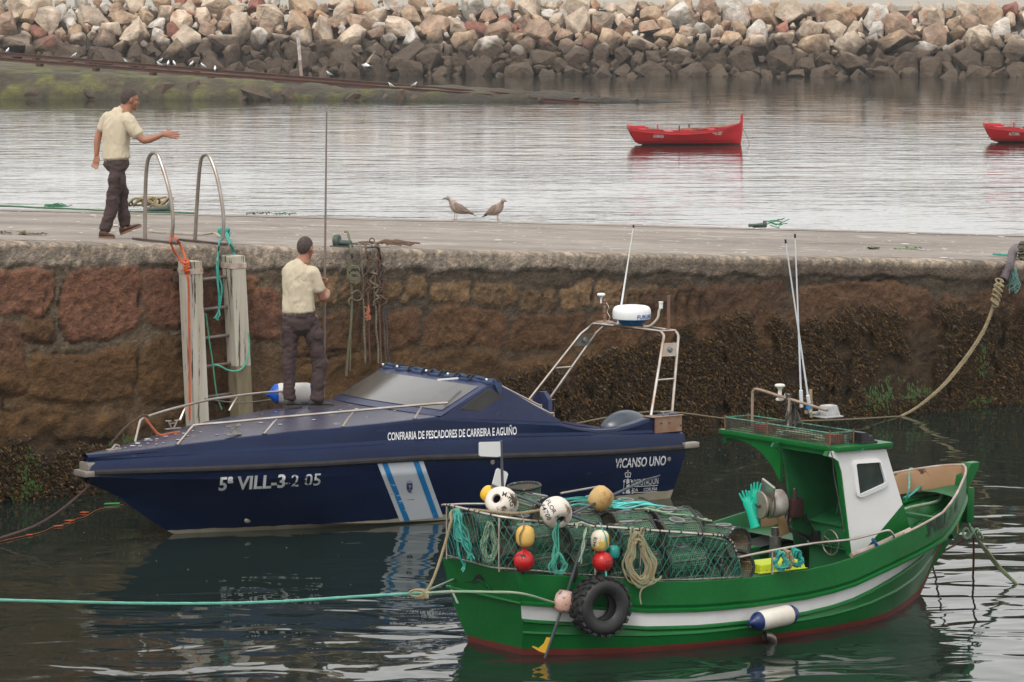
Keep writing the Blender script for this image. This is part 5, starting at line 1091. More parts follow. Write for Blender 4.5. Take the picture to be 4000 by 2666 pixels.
mb=MB(); mb.lathe([(.001,.035),(.016,.035),(.02,.005),(.03,.0)],12,dM); build(mb,'hub',M_steel,hl)
mb=MB(); mb.loft([[(-.11,-.01,z) ,(.11,-.01,z),(.11,.01,z),(-.11,.01,z)] for z in(-.15,.16)],M=Matrix.Translation(GF.side(2992,1950,-hy))@Matrix.Rotation(math.radians(209)-GF.a,4,'Z')@Matrix.Rotation(math.pi/2,4,'Z')@Matrix.Rotation(.3,4,'Y')); build(mb,'back_plate',M_ss,hl,smooth=False,bevel=.03)
mb=MB(); mb.lathe([(.001,-.075),(.115,-.075),(.125,-.065),(.125,.055),(.115,.065),(.001,.07)],30,Matrix.Translation(GF.side(3026,1968,-hy-.02))@HR); build(mb,'drum',mat('dull_drum',(.58,.55,.53),.45,metal=.2,col2=(.3,.24,.2),ns=6),hl,ang=45)
mb=MB(); mb.box(.15,.29,-.12,.0,.84,1.02,T(hx-.05,hy,0),bev=.03); mb.tube([(hx+.14,hy-.1,1.0),(hx+.14,hy-.1,1.09)],.018); mb.sphere(.02,T(hx+.14,hy-.1,1.1)); build(mb,'motor',mat('oily_red_motor',(.075,.02,.02),.4,col2=(.03,.02,.02),ns=12,nf=.9),hl)
for k,(a,b) in enumerate((((.1,-.05,.9),(.22,-.1,.6)),((.14,-.02,.86),(.3,-.05,.62)))):
    mb=MB(); A=Vector((hx,hy,0))+Vector(a); B=Vector((hx,hy,0))+Vector(b); mb.tube(catmull([A,A+Vector((-.03,-.03,-.12)),B+Vector((-.02,-.03,.06)),B+Vector((.08,0,-.02))],5),.015,7); build(mb,'hydraulic_hose',mat('hose_black',(.02,.016,.016),.4),hl)
mb=MB(); mb.loft([[(-.035,-.01,0),(.035,-.01,0),(.035,.01,0),(-.035,.01,0)],[(-.05,-.012,-.17),(.05,-.012,-.17),(.05,.012,-.17),(-.05,.012,-.17)]],M=T(hx-.02,hy-.10,.87,ry=-.25)); build(mb,'wooden_guide',mat('worn_wood',(.25,.16,.07),.6,col2=(.12,.07,.03),ns=6),hl,smooth=False)
# ============================================================ GEAR ON THE GREEN BOAT (each thing on its own)
LX=Vector((math.cos(GF.a),-math.sin(GF.a),0)); LY=Vector((math.sin(GF.a),math.cos(GF.a),0))   # world right / away seen in the boat's frame
def thing(name,c,label,cat,group=None,fr=GF,rz=0,kids=True):
    e=empty(name,fr,tuple(c),rz); tag(e,label,cat,group); return e
M_hoop=mat('rubber_wrapped_hoop',(.010,.010,.011),.6,stain=(.35,.38,.34),ss=26,sth=.62,sw=.02); M_rod=mat('trap_rod',(.12,.09,.065),.8,col2=(.2,.19,.17),ns=20); M_ring=mat('trap_ring',(.20,.21,.21),.5)
def pot():
    root=empty('trap'); L=.19; Rr=.142; n=20
    def sec(x,k=1): return [(x,Rr*k*math.cos(a),max(-Rr*.82,Rr*k*math.sin(a))) for a in [2*math.pi*i/n for i in range(n)]]
    mb=MB(); m=6; S_=[sec(-L+2*L*i/m,.985-.03*math.sin(math.pi*i/m)*(1)) for i in range(m+1)]
    for i in range(m):
        for j in range(n):
            a,b,c,d=S_[i][j],S_[i][(j+1)%n],S_[i+1][(j+1)%n],S_[i+1][j]; u0,u1=j*.0446,(j+1)*.0446; v0,v1=i*.063,(i+1)*.063; mb.add([a,b,c,d],[(0,1,2,3)],uvs=[[(u0,v0),(u1,v0),(u1,v1),(u0,v1)]])
    build(mb,'netting',M_potmesh,root,rec=False)
    for s in(-1,1):
        mb=MB(); q=sec(s*L*.99,.97); c=(s*L*.55,0,0)
        for j in range(n):
            a,b=q[j],q[(j+1)%n]; mb.add([a,b,c],[(0,1,2)],uvs=[[(a[1],a[2]),(b[1],b[2]),(0,0)]])
        build(mb,'end_netting',M_potend,root,rec=False)
        mb=MB(); mb.tube(sec(s*L),.0135,7,closed=True); build(mb,'hoop',M_hoop,root)
    mb=MB()
    for a in (.35,1.25,1.9,2.8,4.0,5.4): 
        p=(Rr*math.cos(a),max(-Rr*.82,Rr*math.sin(a))); mb.tube([(-L,*p),(L,*p)],.0055,5)
    build(mb,'frame_rod',M_rod,root)
    mb=MB(); mb.tube([(-.01+.062*math.cos(a),.062*math.sin(a),Rr+.006) for a in np.linspace(0,6.283,18,endpoint=False)],.007,6,closed=True); mb.lathe([(.058,Rr+.004),(.05,Rr-.05)],18,T(-.01,0,0),cap=False); build(mb,'entrance_ring',M_ring,root)
    return root
proto=pot(); first=[True]
def addpot(x,y,z,rz,ry,rx,label,group='netted traps stacked in the boat'):
    if first[0]: o=proto; first[0]=False
    else:
        o=proto.copy(); S.collection.objects.link(o)
        for ch in list(proto.children): c=ch.copy(); S.collection.objects.link(c); c.parent=o
    o.location=GF.w(x,y,z); o.rotation_euler=Matrix.Rotation(GF.a+rz,3,'Z').__matmul__(Matrix.Rotation(ry,3,'Y')).__matmul__(Matrix.Rotation(rx,3,'X')).to_euler(); tag(o,label,'trap',group)
q_=random.Random(12); us_=[.10,.51,.92,1.33]; ordn=['first','second','third','fourth','fifth']; rown=['beside the near rail','second row from the near rail','middle row','fourth row from the near rail','along the far rail']
for li,z in enumerate((.46,.725,.985)):
    for ui,u in enumerate(us_):
        w_=gv(u)-.02; ys=[-(w_-.19)+k*.305 for k in range(5)]
        for ri,y in enumerate(ys):
            if y>w_-.14: continue
            if li==0: continue
            if li==1 and 0<ri<4 and ui>0: continue
            zz=z+(-.02*ri*0)+q_.uniform(-.012,.012)-(.05 if (li==2 and ri==0) else 0)
            addpot(u+q_.uniform(-.02,.02)+(.12 if ri%2 and li==2 else 0),y+(.05 if li==2 and ri==0 else 0),zz,q_.uniform(-.12,.12),q_.uniform(-.05,.05),q_.uniform(-.3,.3),f'netted trap in the {["bottom","middle","top"][li]} layer, {rown[ri]}, {ordn[ui]} from the stern')
c=GF.side(2838,2120,.84); addpot(c.x,c.y+.05,c.z,math.pi/2+.06,0,0,'round trap at the cabin end, its reddish netted end facing out above the bent rail',)
c=GF.side(2885,2215,.86); addpot(c.x,c.y+.07,c.z-.0,math.pi/2-.5,.1,0,'lowest trap at the cabin end, just behind the bent end of the rail')
c=GF.side(2700,2170,.80); addpot(1.55,-.76,.50,.05,0,0,'lowest trap beside the near rail, last before the bent end of the rail')
addpot(1.60,-.45,.93,.1,0,.2,'trap topping the stack at the cabin end, round ring up, second row from near rail')
addpot(1.62,-.10,.90,-.1,0,.1,'trap on top of the stack at the cabin end, middle row')
addpot(1.62,.25,.86,.05,0,-.1,'trap on top of the stack at the cabin end, far side')
c=GF.z(2052,1935,1.20); addpot(c.x,c.y,1.09,.35,math.pi/2-.12,0,'upright trap standing behind the white flag at the stern')
addpot(.45,.02,1.12,1.4,0,.2,'trap lying crosswise behind the second white float')
# ---- floats
def stick(bv,s,cx,cz,h,rot=0,bold=.0,eps=.003,sx=1):
    "lettering painted on a float, laid on from the side it faces"
    vs,fs=textmb(s,1,sx,bold); x0=min(v[0] for v in vs);x1=max(v[0] for v in vs); out=[]
    for x,z in vs:
        x=(x-(x0+x1)/2)*h/.7; z=(z-.35)*h/.7; a=cx+x*math.cos(rot)-z*math.sin(rot); b=cz+x*math.sin(rot)+z*math.cos(rot)
        o=LX*a+Vector((0,0,b))-LY*1.0; hit=bv.ray_cast(o,LY); out.append((hit[0]-LY*eps) if hit[0] is not None else Vector((LX*a)+Vector((0,0,b))))
    mb=MB(); mb.add(out,fs); return mb
M_ink=mat('marker_ink',(.015,.013,.012),.7); M_ink2=mat('brown_ink',(.16,.09,.03),.7)
M_fwhite=mat('stained_white_float',(.68,.63,.56),.55,col2=(.62,.55,.47),ns=4,stain=(.075,.045,.016),ss=5,sth=.535,sw=.06,bump=.004,bs=20)
M_fwhite2=mat('weedy_white_float',(.66,.62,.57),.6,col2=(.55,.48,.40),ns=5,stain=(.12,.08,.035),ss=5,sth=.575,sw=.05,bump=.004,bs=25)
M_ftan=mat('tan_float',(.50,.33,.12),.6,col2=(.42,.25,.09),ns=6,stain=(.07,.055,.04),ss=5,sth=.58,sw=.1,bump=.002,bs=30)
M_fyel=mat('yellow_float',(.62,.34,.035),.5,col2=(.66,.45,.14),ns=7,nf=.7); M_fred=mat('red_float',(.52,.010,.012),.32,col2=(.42,.01,.01),ns=4); M_fteal=mat('teal_float',(.005,.22,.19),.35)
def holefloat(name,c,R,H,tilt,label,cat,mt,marks=(),group=None,hole=.036):
    e=thing(name,c,label,cat,group); prof=[]
    for k in range(23):
        a=-math.pi/2+math.pi*k/22; prof.append((R*(.30+.70*max(0,math.cos(a))**.62) if abs(a)<1.5707 else R*.30,H/2*math.sin(a)))
    prof=[(hole,-H*.5+.03)]+[(hole+.006,-H/2+.004)]+[(r,z) for r,z in prof if r>hole+.012]+[(hole+.006,H/2-.004),(hole,H*.5-.03)]
    M=Matrix.Rotation(tilt[2],4,'Z')@Matrix.Rotation(tilt[1],4,'Y')@Matrix.Rotation(tilt[0],4,'X'); mb=MB(); mb.lathe(prof,34,M,cap=False); b=build(mb,'float_body',mt,e,ang=50); bv=bvh_of(b)
    mb=MB(); mb.lathe([(hole-.001,-H*.5+.02),(hole-.001,H*.5-.02)],20,M,cap=False); build(mb,'hole_lining',mat('hole_lining',(.012,.014,.022),.6),e,rec=False)
    for s,x,z,h,rot,mm in marks: build(stick(bv,s,x,z,h,rot,.01),'hand_lettering',mm,e,smooth=False,rec=False)
    return e
def flagpole(name,a,b,label,parent=None,r=.0125,cat='marker pole'):
    pass
M_pole=mat('grey_plastic_pole',(.035,.042,.052),.45,col2=(.06,.07,.08),ns=12); M_flag=mat('white_flag_sheet',(.66,.67,.66),.5)
def gz_(x,y,z): return GF.z(x,y,z)
# 1: white float with the upright flag
c=Vector((-.10,.06,1.275)); c=GF.side(1960,1966,.10); c=Vector(c)
f1=holefloat('marker_float',c,.137,.225,(math.radians(62),0,math.radians(-65)),'large white float stained brown, carrying the upright pole with a rectangular white flag','float',M_fwhite,[('MIL',.045,.085,.038,-.2,M_ink),('RG',.085,.03,.045,-1.3,M_ink)],'large floats on the stern traps')
mb=MB(); p0=Vector((0.01,0,.10)); p1=Vector(GF.side(1957,1722,.10))-c; mb.tube([p0,p1],.0125,8); pl=build(mb,'flag_pole',M_pole,f1)
D_=lambda x,y: Vector(GF.side(x,y,.10))-c
q=[D_(1953,1726),D_(1956,1783),D_(1940,1786),D_(1876,1783),D_(1871,1778),D_(1871,1732),D_(1875,1728),D_(1915,1727)]
mb=MB(); o=Vector((0,.004,0)); mb.loft([[p-o for p in q],[p+o for p in q]]); build(mb,'flag',M_flag,f1,smooth=False)
# 2: white float lying on its pole, tilted flag
c=Vector(GF.side(2172,2003,.70))
f2=holefloat('marker_float',c,.132,.21,(math.radians(-58),0,math.radians(-8)),'large white float lettered in black on a lying grey pole, right above the near rail','float',M_fwhite2,[('FLOR',-.04,.065,.034,-1.0,M_ink),('44708',-.085,.02,.04,-1.1,M_ink),('DEL',.05,-.045,.038,-.15,M_ink2)],'large floats on the stern traps')
A=Vector(GF.side(1921,1896,-.08))-c; B=Vector(GF.side(2328,2050,.88))-c; mb=MB(); mb.tube([A,A.lerp(B,.5)+Vector((0,.10,0)),B],.0125,8); build(mb,'flag_pole',M_pole,f2)
Dg=lambda x,y: Vector(GF.side(x,y,-.08))-c
q=[Dg(*p) for p in ((1922,1893),(1938,1835),(1945,1830),(1978,1844),(1984,1852),(1970,1905),(1965,1908))]; mb=MB(); o=Vector((0,.004,0)); mb.loft([[p-o for p in q],[p+o for p in q]]); build(mb,'flag',M_flag,f2,smooth=False)
# 3: tan float on a pole sloping up to the right
c=Vector(GF.side(2347,1948,.30))
e=thing('marker_float',c,'dirty tan cone-shaped float on a grey pole sloping up over the traps','float','large floats on the stern traps')
mb=MB(); mb.lathe([(.001,-.10),(.06,-.10),(.085,-.075),(.10,-.02),(.10,.03),(.085,.075),(.05,.10),(.001,.105)],28,Matrix.Rotation(math.radians(35),4,'Y')@Matrix.Rotation(math.radians(20),4,'X')); b=build(mb,'float_body',M_ftan,e,ang=60)
build(stick(bvh_of(b),'M 270',.045,.02,.03,-1.1,.0),'hand_lettering',mat('ochre_ink',(.36,.2,.03),.7),e,smooth=False,rec=False)
A=Vector(GF.side(2237,2007,.45))-c; B=Vector(GF.side(2500,1886,.10))-c; mb=MB(); mb.tube([A,B],.0125,8); build(mb,'flag_pole',M_pole,e)
q=[Vector(GF.side(x,y,.10))-c for x,y in ((2495,1888),(2520,1872),(2560,1862),(2579,1856),(2560,1870),(2535,1878),(2510,1884))]; mb=MB(); o=Vector((0,.006,0)); mb.loft([[p-o for p in q],[p+o for p in q]]); build(mb,'flag',M_pole,e,smooth=False)
# yellow float behind
c=Vector(GF.side(1915,1935,-.10)); holefloat('float',c,.085,.13,(math.radians(35),0,math.radians(40)),'clean yellow ring float half hidden behind the large white float at the stern','float',mat('clean_yellow_float',(.72,.42,.012),.35),(),None,.03)
# floats hung outside the net
def hang(px,py,rx,rz_,label,mt,name='float',marks=(),group='small floats hung outside the net',out=.08,poly=None):
    c=Vector(GF.side(px,py,lambda u:gv(u)+out)); e=thing(name,c,label,'float',group); mb=MB(); n=14; k=2.6
    prof=[(max(.001,rx*abs(math.cos(a))**(2/k)),rz_*math.copysign(abs(math.sin(a))**(2/k),math.sin(a))) for a in [-math.pi/2+math.pi*i/n for i in range(n+1)]] if poly is None else poly
    mb.lathe(prof,26); b=build(mb,'float_body',mt,e,ang=60); bv=bvh_of(b)
    for s,x,z,h,rot,mm in marks: build(stick(bv,s,x,z,h,rot,.01),'hand_lettering',mm,e,smooth=False,rec=False)
    return e,c
e,c=hang(2052,2096,.079,.091,'barrel-shaped yellow float hung on brown rope outside the net, nearer the stern',M_fyel)
mb=MB(); mb.tube(catmull([(-.07,-.03,-.06),(-.085,-.04,.02),(-.05,-.05,.09),(-.01,.02,.15),(0,.06,.18)],4),.006,5); build(mb,'lanyard',M_ropegrey,e)
S_=[(.001,-.088),(.05,-.075),(.082,-.03),(.088,.0),(.082,.035),(.055,.072),(.022,.088),(.016,.104),(.001,.107)]
e,c=hang(2047,2192,.088,.088,'red ball float with black marks under the barrel-shaped yellow float',M_fred,marks=[('TM',-.03,.045,.045,.5,M_ink),('■■',.0,-.055,.05,.1,M_ink)],poly=S_,group=None)
e,c=hang(2344,2113,.078,.090,'barrel-shaped white float with a yellow patch, hung outside the net above the tyre',mat('cream_float',(.68,.62,.48),.5,col2=(.62,.55,.42),ns=6,stain=(.62,.40,.05),ss=3.2,sth=.56,sw=.02),marks=[('4478',-.045,.0,.028,1.4,M_ink)])
mb=MB(); mb.tube(catmull([(.0,.0,.15),(.0,-.05,.08),(.005,-.085,.02),(.02,-.07,-.06),(.01,-.02,-.095)],4),.006,5); build(mb,'lanyard',M_ropeteal,e)
hang(2354,2196,.086,.088,'red ball float with black bars, hung directly above the black tyre',M_fred,marks=[('III',.048,.0,.045,0,M_ink),('I',-.072,.0,.045,0,M_ink),('—',.0,-.062,.05,0,M_ink)],poly=S_,group=None)
hang(2396,2158,.055,.06,'small teal net-covered float between the red ball float and the big rope coil',M_fteal,out=.03,group=None)
# painted float, pole with yellow flag hanging down the side to the water
c=Vector(GF.side(2205,2350,lambda u:gv(u)+.12)); e=thing('marker_float',c,'paint-smeared white float on a grey pole with a yellow flag, hanging down the green hull','float')
mb=MB(); mb.lathe([(.001,-.095),(.05,-.092),(.075,-.06),(.088,0),(.08,.055),(.055,.09),(.001,.094)],26,Matrix.Rotation(.22,4,'Y')); build(mb,'float_body',mat('paint_smeared_float',(.62,.56,.50),.6,col2=(.50,.13,.06),ns=7,nf=1.0,det=7,stain=(.01,.12,.15),ss=16,sth=.56,sw=.03,bump=.006,bs=18,fine=.3,fs=30),e,ang=60)
A=Vector(GF.side(2281,2105,lambda u:gv(u)+.03))-c; B=Vector(GF.side(2128,2572,lambda u:gv(u)+.12))-c; mb=MB(); mb.tube([A,Vector((0,0,0)).lerp(A,.4)+Vector((0,-.0,0)),Vector((0,0,0)),B],.0125,8); build(mb,'flag_pole',M_pole,e)
K=lambda x,y: Vector(GF.side(x,y,lambda u:gv(u)+.12))-c
q=[K(*p) for p in ((2156,2492),(2136,2490),(2125,2515),(2105,2533),(2082,2524),(2080,2529),(2105,2545),(2137,2555),(2143,2545))]; mb=MB(); o=Vector((0,.004,0)); mb.loft([[p-o for p in q],[p+o for p in q]]); build(mb,'flag',mat('yellow_flag_sheet',(.60,.34,.015),.5),e,smooth=False)
mb=MB(); A2=Vector(GF.side(2290,2108,lambda u:gv(u)+.03))-c; mb.tube([A2,A2.lerp(Vector(GF.side(2265,2180,lambda u:gv(u)+.05))-c,1)],.017,8); build(mb,'pole_whipping',mat('grey_cord_whipping',(.2,.2,.22),.8,col2=(.05,.05,.06),ns=60,nf=1.2),e)
# tyre
c=Vector(GF.side(2345,2368,lambda u:gv(u)+.16)); e=thing('tyre',c,'knobbly black tyre hung as a fender on the green hull','tyre',rz=-.10); M_tyre=mat('tyre_rubber',(.010,.010,.011),.55,col2=(.02,.02,.02),ns=8,bump=.001,bs=40)
mb=MB(); Rx=Matrix.Rotation(math.pi/2,4,'X'); pr=[(.115,-.07),(.128,-.085),(.16,-.105),(.205,-.105),(.230,-.085),(.238,-.04),(.24,0),(.238,.04),(.230,.085),(.205,.105),(.16,.105),(.128,.085),(.115,.07),(.12,.05),(.18,.03),(.18,-.03),(.12,-.05)]
n=48; rings=[[ (r*math.cos(2*math.pi*k/n),r*math.sin(2*math.pi*k/n),z) for k in range(n)] for r,z in pr+[pr[0]]]; mb.loft(rings,True,False,Rx); build(mb,'casing',M_tyre,e,ang=50)
mb=MB(); q2=random.Random(3)
for k in range(22):
    a=2*math.pi*k/22
    for j,(z,w1,da) in enumerate(((-.062,.040,0),(-.0,.03,.14),(.062,.040,0))):
        M=Rx@Matrix.Rotation(a+da,4,'Z')@Matrix.Translation((.238,0,z)); mb.box(-.006,.016 if j!=1 else .014,-.020,.020,-w1*.8,w1*.8,M@Matrix.Rotation((.3 if k%2 else -.3)*(1 if j==1 else .6),4,'X'),bev=.003)
    M=Rx@Matrix.Rotation(a+.05,4,'Z')@Matrix.Translation((.222,0,-.098)); mb.box(-.014,.012,-.017,.017,-.010,.008,M,bev=.003)
build(mb,'tread_blocks',M_tyre,e)
mb=MB(); mb.tube(catmull([(.02,.08,.20),(.04,-.02,.23),(.06,.02,.30),(.10,.10,.36)],4),.008,6); mb.tube(catmull([(.16,.0,-.10),(.25,.02,-.11),(.33,.06,-.10),(.42,.10,-.095)],4),.009,6); mb.tube([(.13,-.02,-.14),(.15,-.05,-.2)],.006,5); build(mb,'lashing',M_ropeteal,e)
# ---- rope hanks
p=GF.side(2474,2080,lambda u:gv(u)+.03); mb=hankmb(p,.46,.29,20,.0078,8,lean=.05,axis=LX*1.0); _m=hankmb(Vector(p)+Vector((0,-.02,-.05)),.38,.20,18,.0078,18,lean=.03,axis=LX*1.0); mb.add(_m.v,_m.f); mb.tube(catmull([Vector(p)+Vector((.0,0,.02))+LX*x+Vector((0,-.05-.02*math.sin(x*60),z)) for x,z in ((-.04,-.1),(-.05,0),(-.02,.02),(.0,-.08),(.03,.02),(.06,-.01),(.02,-.12))],4),.009,6)
mb.tube(catmull([Vector(p)+LX*x+Vector((0,-.06,z)) for x,z in ((.10,-.38),(.17,-.40),(.20,-.36),(.14,-.42),(.05,-.46),(.02,-.52),(.03,-.60))],4),.0072,6)
place_local(mb,'rope_coil',M_ropecoil,GF,'large green and brown rope coil hung over the rail right of the tyre','rope')
p=GF.side(1900,2040,.15); mb=hankmb(p,.34,.15,14,.0065,5,axis=LX); place_local(mb,'rope_hank',M_ropegreen,GF,'faded green rope hank inside the net near the stern','rope')
def bunch(pts,n,spread,r,seed):
    q=random.Random(seed); mb=MB()
    for i in range(n):
        o=[Vector((q.gauss(0,spread),q.gauss(0,spread),q.gauss(0,spread))) for _ in pts]; mb.tube(catmull([Vector(p)+(o[k] if 0<k else o[k]*.3) for k,p in enumerate(pts)],5),r,5)
    return mb
g=lambda x,y,v: Vector(GF.side(x,y,v))
mb=bunch([g(1790,1990,.0),g(1785,2020,.05),g(1800,2085,.08),g(1825,2140,.12),g(1845,2178,.15)],16,.018,.006,3); mb2=bunch([g(1770,1985,0),g(1783,2080,0),g(1800,2170,.05),g(1812,2205,.05),g(1806,2230,.05)],4,.008,.006,6); mb.add(mb2.v,mb2.f)
place_local(mb,'rope_bundle',M_ropeteal,GF,'teal rope bundle at the stern corner of the net, tail over the transom','rope')
mb=bunch([g(2182,2035,.76),g(2175,2090,.76),g(2170,2165,.78),g(2160,2200,.8),g(2150,2235,.8)],9,.016,.006,13); mb2=hankmb(g(2168,2160,.78),.18,.13,14,.006,15,axis=LX); mb.add(mb2.v,mb2.f); place_local(mb,'rope_bundle',mat('dull_teal_rope',(.02,.19,.14),.8,col2=(.06,.28,.2),ns=20),GF,'dull teal rope bundle with a bulbous end hanging inside the net below the lettered float','rope')
mb=bunch([g(2290,2060,.9),g(2282,2090,.93),g(2275,2140,.95),g(2268,2200,.95)],3,.008,.006,19); mb2=bunch([g(2250,2065,.9),g(2270,2048,.9),g(2290,2050,.92),g(2300,2075,.9)],3,.01,.007,20); mb.add(mb2.v,mb2.f); place_local(mb,'rope_end',M_ropegreen,GF,'pale green rope end knotted to the rail above the hanging pole','rope')
def wavy(box,n,r,seed,z,amp=.05,lenf=1):
    q=random.Random(seed); mb=MB(); (x0,x1,y0,y1)=box
    for i in range(n):
        y=q.uniform(y0,y1); pts=[]; m=7
        for k in range(m): t=k/(m-1); pts.append(Vector((x0+(x1-x0)*t+q.uniform(-.03,.03),y+q.uniform(-amp,amp),z(x0+(x1-x0)*t,y)+q.uniform(0,.03))))
        mb.tube(catmull(pts,5),r,5)
    return mb
c0=GF.z(2330,1985,1.16); mb=wavy((.95,1.75,-.42,-.12),11,.0075,31,lambda x,y:1.15-.10*max(0,(x-1.3)/.4)); place_local(mb,'rope_bundle',mat('bright_teal_rope',(.07,.46,.42),.7,col2=(.13,.55,.50),ns=18),GF,'bright turquoise rope strewn over the trap tops right of the tan float','rope')
mb=wavy((1.25,1.85,-.62,-.3),8,.0085,33,lambda x,y:1.12-.12*max(0,(x-1.3)/.5)); place_local(mb,'rope_bundle',M_ropegreen,GF,'pale green rope looped over the trap tops at the cabin end','rope')
mb=wavy((.7,1.3,-.1,.3),6,.007,35,lambda x,y:1.15); place_local(mb,'rope_bundle',M_ropeteal,GF,'teal rope lying on the far trap tops behind the tan float','rope')
mb=MB(); mb.tube([g(2190,1928,-.1),g(2343,1901,-.25),g(2346,1906,-.25)],.009,7); place_local(mb,'steel_rod',M_ss,GF,'thin bent steel rod lying over the traps left of the tan float','rod')
# line from the rail corner down to the mooring knot
# rope bunch on the fore rail
p=g(3050,2150,lambda u:gv(u)-.02)
for k,(px,py,d,w_,mt,lab) in enumerate(((3038,2155,.16,.13,M_ropeteal,'teal rope hank hung on the rail above the crate, left of the beige one'),(3068,2152,.15,.08,M_ropebeige,'beige and grey rope hank hung on the rail between two teal ones'),(3100,2146,.15,.11,mat('deep_teal_rope',(.005,.30,.24),.7,col2=(.02,.2,.17),ns=18),'deep teal rope hank hung on the rail next to the cabin'))):
    p=g(px,py,lambda u:gv(u)-.0); mb=hankmb(p,d,w_,13,.0068,41+k,axis=LX); mb.tube([(p.x+.02*math.cos(a),p.y+.02*math.sin(a)*0-.0,p.z+.012*math.sin(a)) for a in np.linspace(0,6.28,8)],.008,5); place_local(mb,'rope_hank',mt,GF,lab,'rope')
# crate lid, mat, blue tool
c=g(3050,2235,.88); mb=MB(); mb.loft([[(sx*w_,sy*d_,z) for sx,sy in((-1,-1),(1,-1),(1,1),(-1,1))] for w_,d_,z in((.26,.15,0),(.27,.16,.012),(.25,.145,.014),(.235,.13,.075),(.23,.125,.078))])
e=thing('crate',(2.32,-.86,.565),'lime yellow upturned fish crate lying inside the near bulwark','crate'); build(mb,'crate_shell',mat('lime_crate',(.52,.62,.015),.35,col2=(.45,.55,.01),ns=4),e,smooth=False,bevel=.006)
mb=MB()
for k in range(9): mb.sphere(.005,T(-.18+k*.045,-.142,.03),6,5)
build(mb,'drain_hole',mat('crate_hole',(.2,.25,.01),.6),e)
e=thing('float_mat',(2.05,-.35,.5),'black padded roll lying across the well behind the rail','roll'); mb=MB(); mb.tube([(-.2,-.3,.02),(.35,.0,.05)],.07,12); build(mb,'roll',mat('black_foam',(.01,.01,.011),.8),e)
p=g(3418,2130,lambda u:gv(u)-.02); mb=MB(); mb.tube([p+Vector((-.03,0,.055)),p+Vector((.03,0,-.01))],.014,8); place_local(mb,'blue_handle',mat('blue_plastic',(.01,.07,.26),.4),GF,'short blue plastic handle sticking up by the capping beside the cabin','handle')
# fender
def fender(name,c,yaw,pitch,L,R,label,body,end,fr,nose=.06):
    e=empty(name,fr,tuple(c),yaw); tag(e,label,'fender'); M=Matrix.Rotation(pitch,4,'Y')@Matrix.Rotation(math.pi/2,4,'Y')
    mb=MB(); mb.lathe([(R*.93,-L/2),(R,-L/2+.03),(R,L/2-.03),(R*.93,L/2)],26,M); build(mb,'fender_body',body,e)
    for s in(-1,1):
        mb=MB(); pr=[(R*.935,0),(R*.9,.03),(R*.62,.065)]+([(R*.30,.085),(R*.26,nose+.06),(.001,nose+.065)] if s<0 or nose>.08 else [(.001,.075)]); mb.lathe(pr,26,M@Matrix.Translation((0,0,s*L/2))@(Matrix.Rotation(math.pi,4,'X') if s<0 else Matrix())); build(mb,'end_cap',end,e,ang=60)
    return e
c=g(3025,2414,lambda u:gv(u)+.10); fender('fender',c,.0,math.radians(-4),.33,.086,'white fender with dark blue ends lying against the white band of the green hull',mat('scuffed_white_fender',(.66,.63,.56),.45,col2=(.55,.50,.42),ns=6,stain=(.05,.2,.08),ss=14,sth=.72,sw=.02),mat('fender_blue',(.005,.02,.10),.35),GF)
_f=NF.side(1148,1545,-.90); fender('fender',(_f.x,.90,zde(_f.x)+.125),math.radians(-28),0,.34,.115,'white fender with bright blue ends lying on the navy foredeck behind the standing man',mat('matt_white_fender',(.62,.60,.57),.6,col2=(.5,.48,.45),ns=8),mat('fender_bright_blue',(.005,.08,.45),.35),NF)
# gloves hung on the hauler
M_glove=mat('teal_rubber_glove',(.010,.47,.32),.35,col2=(.01,.48,.34),ns=8)
def glove(mirror_=1):
    mb=MB()
    def limb(p,r): mb.tube(catmull(p,4),list(np.interp(np.linspace(0,1,len(catmull(p,4))),np.linspace(0,1,len(r)),r)),9)
    for k,(x,l) in enumerate(((-.036,.062),(-.012,.078),(.012,.074),(.035,.055))):
        s=1+.0*k; limb([Vector((x*mirror_*.8,0,.02)),Vector((x*mirror_*1.15,-.004,.07)),Vector((x*mirror_*1.5,-.012,.075+l))],[.013,.0125,.008])
    limb([Vector((.03*mirror_,0,-.02)),Vector((.062*mirror_,-.006,.02)),Vector((.078*mirror_,-.012,.062))],[.015,.013,.009])
    rings=[]
    for z,w_,d in((-.24,.050,.030),(-.20,.046,.028),(-.12,.040,.026),(-.07,.040,.024),(-.02,.047,.020),(.03,.048,.017),(.07,.042,.014),(.078,.03,.010)): rings.append([(w_*math.cos(a),d*math.sin(a),z) for a in np.linspace(0,2*math.pi,18,endpoint=False)])
    mb.loft(rings); return mb
c=g(2923,1972,.02)
mb=glove(1); M=T(*c,rz=-GF.a,ry=-.30,s=.88); mb.v=[tuple(M@Vector(p)) for p in mb.v]; place_local(mb,'glove',M_glove,GF,'teal rubber glove hung by the winch wheel, the nearer one of the pair, fingers up','glove','gloves on the winch')
c=g(2950,1942,-.08); mb=glove(-1); M=T(*c,rz=-GF.a+.3,ry=.02,s=.88); mb.v=[tuple(M@Vector(p)) for p in mb.v]; place_local(mb,'glove',M_glove,GF,'teal rubber glove half hidden behind the winch wheel, one finger standing tallest','glove','gloves on the winch')
